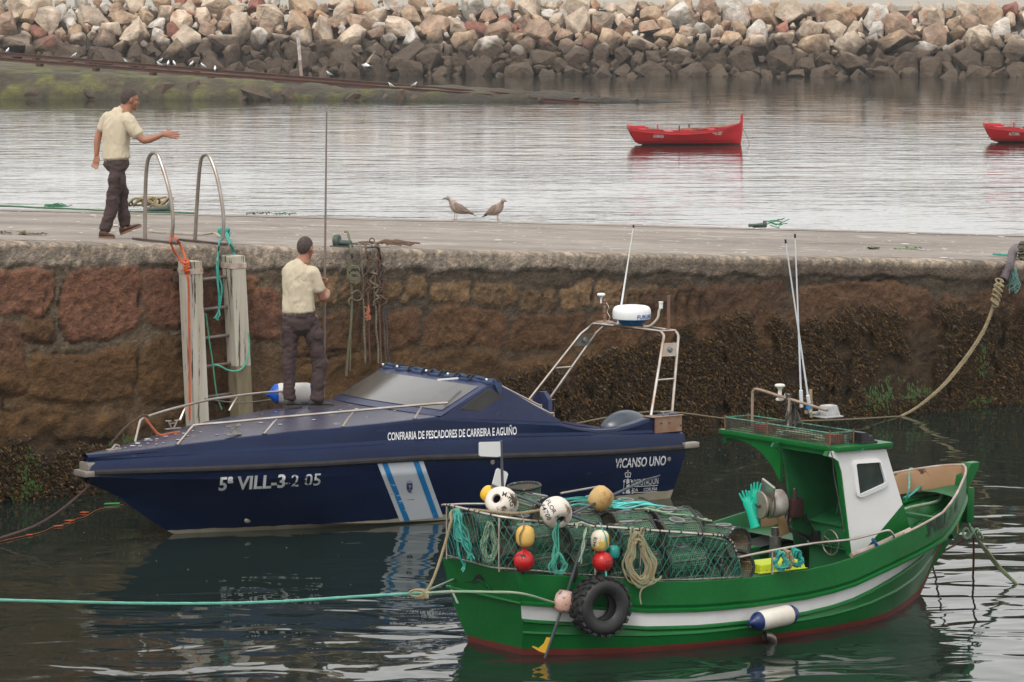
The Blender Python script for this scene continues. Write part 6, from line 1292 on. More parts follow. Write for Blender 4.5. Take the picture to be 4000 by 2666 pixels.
# bow well rope
mb=MB(); strands(mb,catmull([g(3695,1882,-.30),g(3680,1925,-.15),g(3660,1960,-.05),(4.6,-.0,.80),(4.4,.05,.70),(4.15,.3,.64),(4.0,.2,.62)],6),.016,3,.07); place_local(mb,'mooring_rope',M_ropegreen,GF,'thick pale green rope running from the bow hole down across the fore well','rope')
mb=MB(); mb.tube(catmull([g(3540,1955,0),g(3552,1900,0),g(3552,1840,-.45),g(3562,1830,-.5),g(3566,1838,-.5)],5),.009,6); mb.tube(catmull([g(3530,1945,0),g(3560,1930,-.1),g(3597,1898,-.3)],5),.009,6); mb.tube(catmull([g(3540,1950,0),g(3570,1925,-.1),g(3600,1903,-.3)],5),.008,6); mb.tube(catmull([(4.02,-.2,.68),(4.08,-.3,.66),(4.1,-.2,.63),(4.0,-.15,.62)],5),.010,6); place_local(mb,'line',M_ropeteal,GF,'light turquoise line thrown over the far bulwark in the bow','rope')
mb=MB(); mb.lathe([(.07,0),(.085,.13),(.088,.14),(.08,.14),(.066,.01),(.001,.01)],18,T(4.02,-.33,.61)); place_local(mb,'bucket',mat('dark_bucket',(.03,.03,.035),.6),GF,'dark bucket standing behind the cabin front in the bow well','bucket')
# ============================================================ QUAY LADDER, ROPES, FITTINGS
def planex(fr,x,y,X0):
    r=ray(x,y); d=fr.o; n=fr.u; t=((fr.o+n*X0-_C).dot(n))/r.dot(n); return fr.loc(_C+r*t)
M_wood=mat('flaking_white_timber',(.60,.575,.52),.8,col2=(.34,.28,.19),ns=2.4,nf=.9,det=9,stain=(.07,.06,.05),ss=5,sth=.575,sw=.03,stretch=(3,3,.22),bump=.004,bs=30)
M_woodlow=mat('weedy_white_timber',(.27,.22,.14),.85,col2=(.10,.08,.04),ns=4,nf=1,det=9,stain=(.04,.06,.015),ss=3,sth=.62,sw=.06,stretch=(2,2,.4),bump=.005,bs=20)
M_galv=mat('galvanised_rung',(.26,.24,.22),.5,metal=.5,col2=(.16,.11,.08),ns=9,nf=.8); M_iron=mat('dark_iron_plate',(.045,.035,.03),.6,col2=(.10,.06,.04),ns=8)
M_rail=mat('brushed_tube',(.34,.31,.28),.35,metal=.6,col2=(.26,.2,.16),ns=6,nf=.6)
ld=empty('ladder',PF,(2.6,0,0)); tag(ld,'quay ladder with two flaking white timber posts, steel rungs and tall grab hoops','ladder')
TL=[(2.33,2.50),(2.46,-.4)]; TR=[(2.90,2.535),(3.06,-.4)]
def post(T_,nm):
    (xt,zt),(xb,zb)=T_; mb=MB(); w_=.095; 
    for z0,z1 in ((zt,1.15 if nm=='R' else .95),):
        pass
    def ring(z,k=1): 
        x=xt+(xb-xt)*(zt-z)/(zt-zb)-2.6; return [(x-w_*k,-.27,z),(x+w_*k,-.27,z),(x+w_*k,-.075,z),(x-w_*k,-.075,z)]
    zs=1.30 if nm=='R' else .65
    mb.loft([ring(z) for z in(zs,(zs+zt)/2,zt-.01)]+[ring(zt,.9)]); o=build(mb,'post',M_wood,ld,smooth=False,bevel=.008)
    mb=MB(); mb.loft([ring(z) for z in(zb,zs/2,zs)]); build(mb,'post_foot',M_woodlow,o,smooth=False,bevel=.008)
    mb=MB(); a=ring(zt-.14); b=ring(zt-.08); g_=.006; ex=lambda r:[(p[0]+(g_ if p[0]>r[0][0]+.01 else -g_),p[1]+(-g_ if p[1]<-.2 else g_),p[2]) for p in r]; mb.loft([ex(a),ex(b)]); build(mb,'band',mat('white_steel_band',(.55,.53,.48),.5,col2=(.35,.2,.12),ns=14,nf=.6),o,smooth=False)
post(TL,'L'); post(TR,'R')
for y in (1084,1201,1313,1424,1543):
    p=PF.side(840,y,.14); mb=MB(); f=(2.5-p.z)/2.9; mb.tube([(TL[0][0]+.09+.13*f-2.6,-.14,p.z-.02),(TR[0][0]-.06+.16*f-2.6,-.14,p.z+.0)],.019,10); build(mb,'rung',M_galv,ld)
for (a,b) in (((677,1063),(728,1098)),((828,1058),(893,1096))):
    p=PF.side(*a,.075); q=PF.side(*b,.075); mb=MB(); mb.box(p.x-2.6,q.x-2.6,-.085,-.06,q.z,p.z); mb.sphere(.012,T((p.x*.75+q.x*.25)-2.6,-.088,(p.z+q.z)/2+.02),8,6); build(mb,'bracket',M_iron,ld,smooth=False)
for px,XX,nm in (([(567,941),(567,860),(568,760),(571,680),(577,630),(588,605),(602,597),(614,602),(625,625),(645,685),(662,750),(672,810),(676,870),(671,925)],2.31,'l'),([(762,938),(766,860),(772,760),(778,680),(784,630),(793,610),(806,604),(818,612),(835,650),(852,710),(865,780),(873,850),(872,930)],2.93,'r')):
    P=[planex(PF,x,y,XX) for x,y in px]; mb=MB(); pts=catmull([Vector((p.x-2.6,p.y,p.z)) for p in P],4); mb.tube(pts,.0215,10); build(mb,'grab_hoop',M_rail,ld)
mb=MB(); 
for XX in(2.31,2.93): mb.box(XX-.03-2.6,XX+.03-2.6,.02,.95,ptop(XX)+.006,ptop(XX)+.028)
build(mb,'foot_bar',M_iron,ld,smooth=False)
def pw(x,y,v=0.08): q=PF.side(x,y,v); return PF.w(q.x,q.y,q.z)
def pt_(x,y,h=.01): q=onpier(x,y); return PF.w(q.x,q.y,ptop(q.x)+h)
def rope(pts,r,name,m,label,n=3,pitch=None,tubes=False,cat='rope',seg=6,group=None):
    mb=MB(); c=catmull(pts,seg)
    if tubes: mb.tube(c,r,6)
    else: strands(mb,c,r,n,pitch or r*7)
    o=build(mb,name,m,world=True); tag(o,label,cat,group); return o
mb=MB(); e1=[pt_(668,925,.02),pw(665,935,.02),pw(668,955,.08),pw(682,985,.10),pw(700,1010,.11),pw(722,1045,.2),pw(730,1075,.29),pw(736,1100,.30),pw(738,1200,.30),pw(740,1350,.30),pw(741,1500,.30),pw(741,1640,.30)]
strands(mb,catmull(e1,6),.013,3,.09); strands(mb,catmull([pt_(668,925,.03),pw(685,930,.05),pw(700,950,.10),pw(714,980,.12),pw(722,1005,.2),pw(728,1035,.28),pw(734,1062,.3)],6),.013,3,.09)
for k in range(4): c=pw(726+k*2,1022+k*14,.30); mb.tube([c+Vector((.035*math.cos(a)*(1-.1*k),.02*math.sin(a),.02*math.sin(a+k))) for a in np.linspace(0,6.28,12)],.012,6)
o=build(mb,'rope',M_ropeorange,world=True); tag(o,'orange rope knotted at the left grab hoop and hanging down the left ladder post','rope')
mb=MB()
for k in range(10): a=k*2.0; c=pt_(874,926,.05); mb.tube(catmull([c+Vector((.07*math.cos(a+t)*(.6+.4*math.sin(k)),.05*math.sin(a+t),.05*math.sin(1.7*t+k))) for t in np.linspace(0,5,8)],3),.011,6)
strands(mb,catmull([pt_(872,926,.02),pw(858,945,.05),pw(853,985,.10),pw(848,1040,.3),pw(850,1100,.31),pw(855,1150,.31),pw(856,1222,.3)],6),.012,3,.09)
strands(mb,catmull([pw(849,1020,.31),pw(854,1080,.31),pw(866,1120,.31),pw(862,1170,.31),pw(856,1205,.31)],6),.012,3,.09)
strands(mb,catmull([pt_(880,925,.03),pw(895,945,.08),pw(908,975,.09),pw(915,1003,.12)],6),.012,3,.09); strands(mb,catmull([pt_(885,925,.05),pw(902,948,.08),pw(914,985,.09),pw(918,1003,.12)],6),.011,3,.09)
for k in range(5): c=pw(856,1205+k*3,.31); mb.tube([c,c+Vector((random.uniform(-.05,.05),-.02,-.07)),c+Vector((random.uniform(-.07,.07),-.02,-.10))],.006,5)
o=build(mb,'rope',M_ropeteal,world=True); tag(o,'teal rope knotted round the right grab hoop with two strands hanging between the ladder posts','rope')
rope([pw(804,1226,.2),pw(812,1290,.2),pw(820,1350,.2),pw(828,1400,.2),pw(833,1440,.2),pw(838,1480,.2),pw(846,1540,.2),pw(858,1580,.2),pw(866,1600,.2)],.009,'rope',mat('sea_green_rope',(.06,.28,.17),.8,col2=(.12,.36,.25),ns=20),'thin sea-green rope hanging inside the ladder and knotted near its foot')
rope([pw(836,1424,.2),pw(858,1430,.29),pw(890,1447,.30),pw(925,1450,.30),pw(950,1435,.28),pw(967,1400,.28),pw(974,1350,.27),pw(970,1310,.27),pw(960,1270,.24),pw(950,1100,.12)],.010,'rope',mat('mint_rope',(.08,.36,.24),.8,col2=(.14,.42,.3),ns=20),'mint green rope bight looping round the right ladder post')
rope([pt_(580,911,.02),pt_(650,916,.02),pt_(720,921,.02),pt_(790,927,.03),pt_(835,925,.04),pt_(862,935,.03)],.014,'rope',mat('pale_rope',(.42,.36,.29),.85,col2=(.32,.27,.2),ns=18),'pale rope lying along the pier top behind the ladder hoops')
# far edge line with green net scraps
P=[(-40,811),(60,813),(150,818),(260,822),(400,828),(520,833),(640,836),(760,839)]
rope([pt_(x,y,.02) for x,y in P],.013,'rope',mat('edge_green_rope',(.04,.13,.06),.8,col2=(.09,.2,.1),ns=6),'long dark green rope lying along the far edge of the pier behind the walking man',tubes=False)
mb=MB(); q_=random.Random(8)
for k in range(26): a=pt_(q_.uniform(200,255),q_.uniform(815,819),.03); mb.tube([a,a+Vector((q_.uniform(-.08,.08),0,q_.uniform(0,.05))),a+Vector((q_.uniform(-.14,.14),0,q_.uniform(0,.03)))],.006,4)
o=build(mb,'net_scrap',mat('dull_green_cord',(.03,.16,.07),.8),world=True); tag(o,'scrap of green netting on the far pier edge left of the walking man','net')
mb=MB()
for k in range(7): c=pt_(590,822,.06); a=k*.9; mb.tube(catmull([c+Vector(((.13+.08*math.cos(a))*math.cos(t)*1.3+.1*math.sin(a),.12*math.sin(t),.06+.06*math.sin(t*2+a))) for t in np.linspace(0,6.2,10)],3),.016,6)
o=build(mb,'rope_heap',M_ropebeige,world=True); tag(o,'heap of beige rope beside the far mooring cleat behind the left grab hoop','rope')
mb=MB(); mb.sphere(.09,sq=(1.3,.9,.8),n=10,k=7); mb.v=[tuple(Vector(p)*(1+.4*mnoise.noise(Vector(p)*14))) for p in mb.v]; o=build(mb,'sponge',mat('ochre_foam',(.36,.2,.05),.9,col2=(.5,.42,.3),ns=12)); o.location=pt_(618,816,.09); tag(o,'lump of ochre foam between rope heap and far mooring cleat','foam')
# mooring cleats (green, a drum on a low bar)
M_bol=mat('dark_green_cleat',(.03,.055,.045),.55,col2=(.07,.09,.075),ns=8,nf=.6)
def bollard(px,py,yaw,label,s=1):
    q=onpier(px,py); e=empty('mooring_cleat',PF,(q.x,q.y,ptop(q.x)),yaw); e.scale=(.78*(.62 if px>2000 else .8),)*3; tag(e,label,'mooring cleat','green mooring cleats on the pier')
    mb=MB(); mb.lathe([(.001,-.055),(.10,-.055),(.115,-.04),(.115,.04),(.10,.055),(.001,.055)],22,T(.19*s,0,.115,ry=math.pi/2)); build(mb,'drum_end',M_bol,e)
    mb=MB(); mb.tube([(-.30*s,0,.075),(.19*s,0,.09)],[.05,.055],12); mb.sphere(.06,T(-.30*s,0,.075),10,8); mb.box(-.2,.2,-.09,.09,0,.03); build(mb,'bar',M_bol,e); return e
bollard(630,832,-PF.a+.15,'dark green mooring cleat at the far pier edge behind the left grab hoop'); bollard(1335,966,-PF.a+math.pi-.3,'dark green mooring cleat at the near pier edge, right of the man on the boat',.5)
bollard(2965,890,-PF.a+.1,'dark green mooring cleat at the far pier edge, right half of the photo'); 
mb=MB(); q_=random.Random(5); base=pt_(3030,888,.03)
for k in range(16): a=base+Vector((q_.uniform(-.12,.12),0,q_.uniform(.0,.1))); mb.tube([a,a+Vector((q_.uniform(-.2,.2),q_.uniform(-.05,.05),q_.uniform(-.08,.08)))],.007,4)
o=build(mb,'net_scrap',mat('bright_green_cord',(.03,.22,.10),.7),world=True); tag(o,'bright green net scrap caught on the far mooring cleat in the right half','net')
# grey-brown rope bundle over the wall edge
q_=random.Random(14); M_b=[M_ropegrey,M_ropebrown,M_ropegrey,mat('rusty_rope',(.17,.09,.05),.9,col2=(.10,.07,.05),ns=12),M_ropebrown,mat('slate_rope',(.07,.07,.075),.9),M_ropegrey,M_ropebrown]
specs=[(1412,972,1428,1420,'first from left in the bundle'),(1432,970,1446,1420,'second from left in the bundle'),(1455,972,1478,1420,'third from left in the bundle'),(1472,965,1490,1425,'fourth from left in the bundle, rusty'),(1482,968,1508,1420,'fifth from left in the bundle, dark'),(1484,985,1520,1425,'rightmost in the bundle')]
for i,(x0,y0,x1,y1,lb) in enumerate(specs):
    pts=[pt_(1360+i*14,y0-10,.02),pt_(x0-12,y0-8,.03),pw(x0-2,y0+4,.06)]
    for t in (.12,.25,.4,.55,.7,.85,1): pts.append(pw(x0+(x1-x0)*t+q_.uniform(-5,5)*(1-t*.6),y0+(y1-y0)*t,.08+.03*q_.random()))
    mb=MB(); c=catmull(pts,5); strands(mb,c,.013,2,.09); 
    if i in(1,2,3,4): 
        for k in range(3): cc=c[int(len(c)*(.3+.1*k))]; mb.tube(catmull([cc+Vector((q_.uniform(-.05,.06),-.04,-.04*j+q_.uniform(-.02,.02))) for j in range(6)],3),.010,5)
    o=build(mb,'hanging_rope',M_b[i%8],world=True); tag(o,f'weathered rope hanging down the quay wall, {lb}','rope','old ropes hanging down the wall')
mb=MB(); strands(mb,catmull([pt_(1347,955,.14),pt_(1358,957,.14),pw(1372,975,.07),pw(1375,1010,.08),pw(1368,1050,.08),pw(1371,1100,.09),pw(1374,1150,.09),pw(1372,1250,.09),pw(1362,1350,.09),pw(1352,1470,.09)],6),.014,3,.1)
strands(mb,catmull([pw(1375,1150,.09),pw(1371,1250,.09),pw(1369,1350,.09),pw(1367,1450,.09)],6),.011,3,.1)
for k in range(6): c=pw(1382,1060+k*6,.1); mb.tube(catmull([c+Vector((.07*math.cos(t+k),-.03,.06*math.sin(t+k))) for t in np.linspace(0,4.4,8)],3),.011,5)
mb.tube(catmull([pw(x,y,.1) for x,y in((1372,1150),(1395,1135),(1412,1150),(1410,1170),(1390,1175),(1370,1165),(1362,1180),(1368,1195))],4),.010,6)
o=build(mb,'hanging_rope',mat('green_grey_rope',(.17,.17,.10),.9,col2=(.10,.08,.06),ns=6,nf=.9),world=True); tag(o,'greenish grey rope tied to the near mooring cleat and hanging knotted down the wall','rope')
mb=MB(); 
for k in range(5): c=pw(1434+k,1192+k*8,.12); mb.tube(catmull([c+Vector((q_.uniform(-.05,.05),-.02,-.02*j)) for j in range(5)],3),.008,5)
o=build(mb,'orange_twine',mat('faded_orange_twine',(.42,.13,.07),.9),world=True); tag(o,'faded orange twine caught in the hanging rope bundle','twine')
mb=MB(); mb.tube([pt_(1453,957,.045)+Vector((.028*math.cos(a),0,.034*math.sin(a))) for a in np.linspace(0,6.28,18,endpoint=False)],.007,7,closed=True); o=build(mb,'mooring_ring',M_iron,world=True); tag(o,'dark iron ring standing at the top of the hanging rope bundle','ring')
mb=MB()
for k in range(14): a=pt_(1465+k*5,962+q_.uniform(-6,6),.03); mb.tube(catmull([a,a+Vector((.08,-.02,.03)),a+Vector((.2,-.03,.01)),a+Vector((.3+q_.uniform(-.1,.1),q_.uniform(-.1,.0),.0))],3),.010,5)
o=build(mb,'rope_tail',M_ropebrown,world=True); tag(o,'frayed brown rope tails lying on the pier edge right of the iron ring','rope')
# right-hand bollard with the thick doubled mooring rope
q=onpier(3965,1016); e=empty('bollard',PF,(q.x+.08,.28,ptop(q.x))); tag(e,'rusty mooring bollard wrapped in ropes at the right end of the pier','bollard')
mb=MB(); mb.lathe([(.10,0),(.09,.05),(.075,.14),(.10,.19),(.12,.22),(.09,.25),(.001,.26)],18); build(mb,'post',mat('rusty_bollard',(.10,.05,.045),.7,col2=(.05,.035,.035),ns=8),e)
mb=MB()
for k in range(9): mb.tube([( (.105+.02*q_.random())*math.cos(a),(.105)*math.sin(a),.03+.022*k+.02*math.sin(a+k)) for a in np.linspace(0,6.28,16,endpoint=False)],.015,6,closed=True)
o=build(mb,'rope_turns',mat('olive_rope',(.11,.13,.06),.9,col2=(.08,.06,.05),ns=9),world=False); o.parent=e
mb=MB(); S0=pt_(3970,1000,.12); sl=[S0,pt_(3955,1015,.08),pw(3945,1035,.10),pw(3930,1068,.16),pw(3918,1095,.2)]; c=catmull(sl,5); mb.tube(c,[.05,.055,.06,.06,.065,.065,.06,.05]+[.055]*30,12)
for k in range(9): i=int(len(c)*(.25+.075*k)); 
o=build(mb,'chafe_sleeve',mat('purple_brown_hose',(.045,.028,.035),.6,col2=(.09,.07,.075),ns=20),world=True); tag(o,'dark ribbed chafe sleeve over the quay edge at the right end','sleeve')
mb=MB()
for k in range(14): a=pw(3955+q_.uniform(-8,12),1050+q_.uniform(-10,20),.15); mb.tube(catmull([a,a+Vector((q_.uniform(-.02,.06),-.02,-.08)),a+Vector((q_.uniform(-.05,.08),-.02,-.18)),a+Vector((q_.uniform(-.06,.05),-.01,-.26))],3),.006,4)
o=build(mb,'rope_fray',mat('pale_teal_fibre',(.18,.33,.29),.9,col2=(.08,.22,.2),ns=12),world=True); tag(o,'frayed pale teal rope fibres beside the dark sleeve at the right end','rope')
for dx,dv,lb in ((-3,0,'upper'),(5,.03,'lower')):
    w0=onz(3520+dx*6,1626); A=pw(3912+dx,1095,.2); pts=[A,pw(3897+dx,1150,.45),pw(3868+dx,1235,.8)]; B=w0; 
    # hanging catenary from the wall to where it dips into the water
    pix=[(3912,1095),(3890,1165),(3850,1275),(3800,1360),(3740,1440),(3690,1500),(3630,1555),(3570,1600),(3520,1626)]
    n=len(pix); dA=A.y; dB=w0.y; P=[]
    for i,(x,y) in enumerate(pix): t=i/(n-1); P.append(ond(x+dx*(1-abs(2*t-1))*1.2,y,dA+(dB-dA)*t))
    rope(P,.017,'mooring_rope',M_ropebeige,f'{lb} strand of the thick beige mooring rope sagging from the right bollard',group='doubled thick mooring rope')
mb=MB()
for k in range(5): c=pw(3905-k*5,1105+k*20,.3); mb.tube(catmull([c+Vector((.05*math.cos(t*1.3+k),.02*math.sin(t),.05*math.sin(t+k))) for t in np.linspace(0,6,9)],3),.014,6)
o=build(mb,'rope_knot',M_ropebeige,world=True); tag(o,'bulky beige knot in the thick mooring rope below the dark sleeve','knot')
w0=onz(3520,1627,.0); tn=NF.w(6.68,1.12,.56); rope([w0,w0.lerp(tn,.25)+Vector((0,0,-.02)),w0.lerp(tn,.5)+Vector((0,0,.02)),w0.lerp(tn,.75)+Vector((0,0,.15)),tn],.010,'stern_line',mat('thin_olive_rope',(.20,.17,.10),.9),'thin olive line just above the water from thick beige rope to patrol boat stern',tubes=False)
mb=MB(); a=pt_(3880,1001,.03); strands(mb,catmull([a,pt_(3900,1003,.03),pt_(3950,1007,.03)],5),.016,3,.1); o=build(mb,'rope_end',M_ropeteal,world=True); tag(o,'short teal rope end lying on the pier left of the right bollard','rope')
# navy boat lines
A=NF.w(.02,.0,.62); W=onz(-30,2112,.02); rope([A,A.lerp(W,.3)+Vector((0,0,-.09)),A.lerp(W,.6)+Vector((0,0,-.10)),W],.013,'bow_line',mat('purple_brown_rope',(.10,.05,.05),.85,col2=(.06,.04,.04),ns=12),'brown mooring line from the patrol boat bow into the water at left')
P=[NF.loc(ond(565,1632,38.9)),]; r0=NF.side(560,1634,lambda u:-vin(u)); rope([NF.w(r0.x+.06,r0.y,r0.z+.01),NF.w(r0.x,r0.y,r0.z+.03),NF.w(r0.x-.05,r0.y+.02,r0.z),NF.w(r0.x-.16,r0.y+.10,r0.z-.10),NF.w(r0.x-.25,r0.y+.2,r0.z-.25)],.012,'bow_line',M_ropebrown,'dark brown rope tied to the far front guard rail post and dropping towards the quay')
r1=NF.side(610,1680,lambda u:-vin(u)*.6); rope([NF.w(r0.x+.02,r0.y,r0.z),NF.w(r0.x+.06,r0.y-.05,r0.z-.08),NF.w(r0.x+.12,r0.y-.12,r0.z-.17),NF.w(r0.x+.22,r0.y-.16,zde(r0.x+.2)+.035),NF.w(r0.x+.32,r0.y-.18,zde(r0.x+.3)+.035)],.014,'rope_end',mat('brown_orange_rope',(.18,.05,.035),.85,col2=(.45,.12,.04),ns=6,nf=.7),'short brown and orange rope end lying on the foredeck by the far rail')
rope([onz(x,y,.012) for x,y in((-20,2120),(40,2106),(100,2093),(165,2078),(200,2062),(235,2052),(268,2042),(290,2030),(330,2020),(352,2008),(380,1992),(430,1980),(482,1972))],.0032,'floating_rope',mat('faded_orange_line',(.34,.10,.04),.8),'thin orange rope floating on the water left of the patrol boat bow',tubes=True)
mb=MB(); 
for (x,y,l) in ((115,2090,.03),(228,2055,.05),(272,2034,.05),(330,2002,.05)): c=onz(x,y,.012); mb.tube([c-Vector((l,0,0)),c,c+Vector((l,.02,0))],[.003,.008,.003],8)
o=build(mb,'floating_line_floats',M_ropeorange,world=True); tag(o,'small orange line floats on the thin floating orange rope','line float',kind='stuff')
f_=NF.z(1078,1570,1.2); rope([NF.w(*NF.side(800,1558,lambda u:-vin(u))),ond(860,1568,39.8),ond(950,1574,40.1),ond(1030,1566,40.5),ond(1075,1559,40.8)],.007,'lanyard',M_ropegrey,'thin grey lanyard from the far guard rail to the fender behind the man',tubes=True)
# green boat lines in front
def od(L): return [ond(*p) for p in L]
rope(od([(-60,2343,30.2),(200,2350,30.3),(500,2357,30.5),(830,2358,30.7),(1100,2350,30.9),(1400,2331,31.1),(1560,2322,31.2),(1640,2319,31.25)]),.0125,'mooring_line',mat('mint_mooring_line',(.16,.42,.33),.75,col2=(.10,.34,.26),ns=20),'mint green mooring line from the left photo edge to the stern knot',pitch=.075)
rope(od([(1640,2319,31.25),(1760,2312,31.25),(1900,2313,31.15),(2010,2316,31.1),(2080,2330,31.2),(2150,2352,31.4),(2192,2362,31.55)]),.011,'mooring_line',M_ropegreen,'pale green line from the knot along the transom to the paint-smeared float')
t_=onr(1772,2265); tw=GF.w(*t_); rope([ond(1640,2319,31.25),ond(1690,2300,31.5),tw],.011,'mooring_line',mat('pale_green_line',(.26,.38,.28),.8),'short pale green line from the knot up to the transom corner')
rc=GF.w(*T3[2]); rope([GF.w(*T3[2])+Vector((.5,.25,.05)),GF.w(*T3[2])+Vector((.15,.05,.02)),ond(1785,1990,32.0),ond(1762,2040,31.9),ond(1740,2120,31.8),ond(1712,2210,31.6),ond(1685,2280,31.4),ond(1660,2318,31.25)],.0125,'mooring_line',M_ropebeige,'beige rope from the stern rail corner curving down to the knot')
mb=MB()
for k in range(6): c=ond(1625+k*9,2322,31.25); mb.tube([c+Vector((.03*math.cos(a)*(.5+.5*math.sin(k)),.02*math.sin(a),.035*math.sin(a))) for a in np.linspace(0,6.28,12)],.010,6)
mb.tube([ond(1628,2318,31.2)+Vector((.06*math.cos(a),0,.028*math.sin(a))) for a in np.linspace(0,6.28,16,endpoint=False)],.009,7,closed=True)
o=build(mb,'rope_knot',M_ropebeige,world=True); tag(o,'knot with a steel ring joining the mooring lines behind the green stern','knot')
B0=GF.w(5.33,-.02,.80); R0=ond(3800,2085,35.1)
rope([B0,ond(3782,2040,35.0),R0],.016,'bow_line',M_ropegreen,'short green rope from the green boat stem down to the line junction'); 
for dx in(-4,5): rope([R0,ond(3850+dx,2150,35.2),ond(3905+dx,2220,35.3),onz(3980,2290,-.02)],.014,'bow_line',mat('mossy_rope',(.12,.16,.08),.9,col2=(.22,.24,.14),ns=10),'mossy green bow rope running down right into the water, one of two side by side',group='mossy bow ropes')
rope([R0,ond(3740,2125,35.2),ond(3690,2150,35.3),onz(3640,2172,.02)],.010,'bow_line',mat('rust_brown_rope',(.16,.09,.05),.9),'thin rust brown rope from the junction left towards the green hull')
rope([R0,ond(3803,2130,35.3),ond(3803,2190,35.6),onz(3801,2238,-.02)],.011,'bow_line',mat('rust_brown_hanging_rope',(.15,.075,.04),.9),'rust brown rope hanging straight down from the junction into the water')
mb=MB()
for k in range(5): c=R0+Vector((.03*(k-2),0,.012*math.sin(k*3))); mb.tube([c+Vector((.03*math.cos(a),.03*math.sin(a),.045*math.sin(a+k))) for a in np.linspace(0,6.28,12)],.011,6)
o=build(mb,'rope_knot',M_ropegreen,world=True); tag(o,'knotted junction of the green boat bow ropes','knot')
# floating bits
mb=MB(); q_=random.Random(77)
for k in range(80):
    x=q_.choice([q_.uniform(0,1400),q_.uniform(150,1400),q_.uniform(2650,3000)]); y=q_.uniform(1950,2600) if x<2000 else q_.uniform(1720,1830); c=onz(x,y,.006); s=q_.uniform(.002,.006); n=5; mb.add([c+Vector((s*q_.uniform(.6,1.3)*math.cos(6.28*i/n)*1.3,s*3*q_.uniform(.6,1.3)*math.sin(6.28*i/n),0)) for i in range(n)],[tuple(range(n))])
o=build(mb,'flotsam',mat('flotsam_pale',(.36,.30,.25),.8),smooth=False,rec=False); tag(o,'tiny pale flecks floating on the harbour water',kind='stuff')
c=onz(437,1969,.012); mb=MB(); mb.loft([[(-.08,-.04,0),(.08,-.02,0),(.08,.05,0),(-.07,.03,0)],[(-.08,-.04,.006),(.08,-.02,.01),(.08,.05,.008),(-.07,.03,.006)]]); o=build(mb,'plastic_scrap',mat('green_plastic_scrap',(.04,.32,.10),.5),smooth=False); o.location=c; tag(o,'bright green plastic scrap floating left of the patrol boat bow','litter')
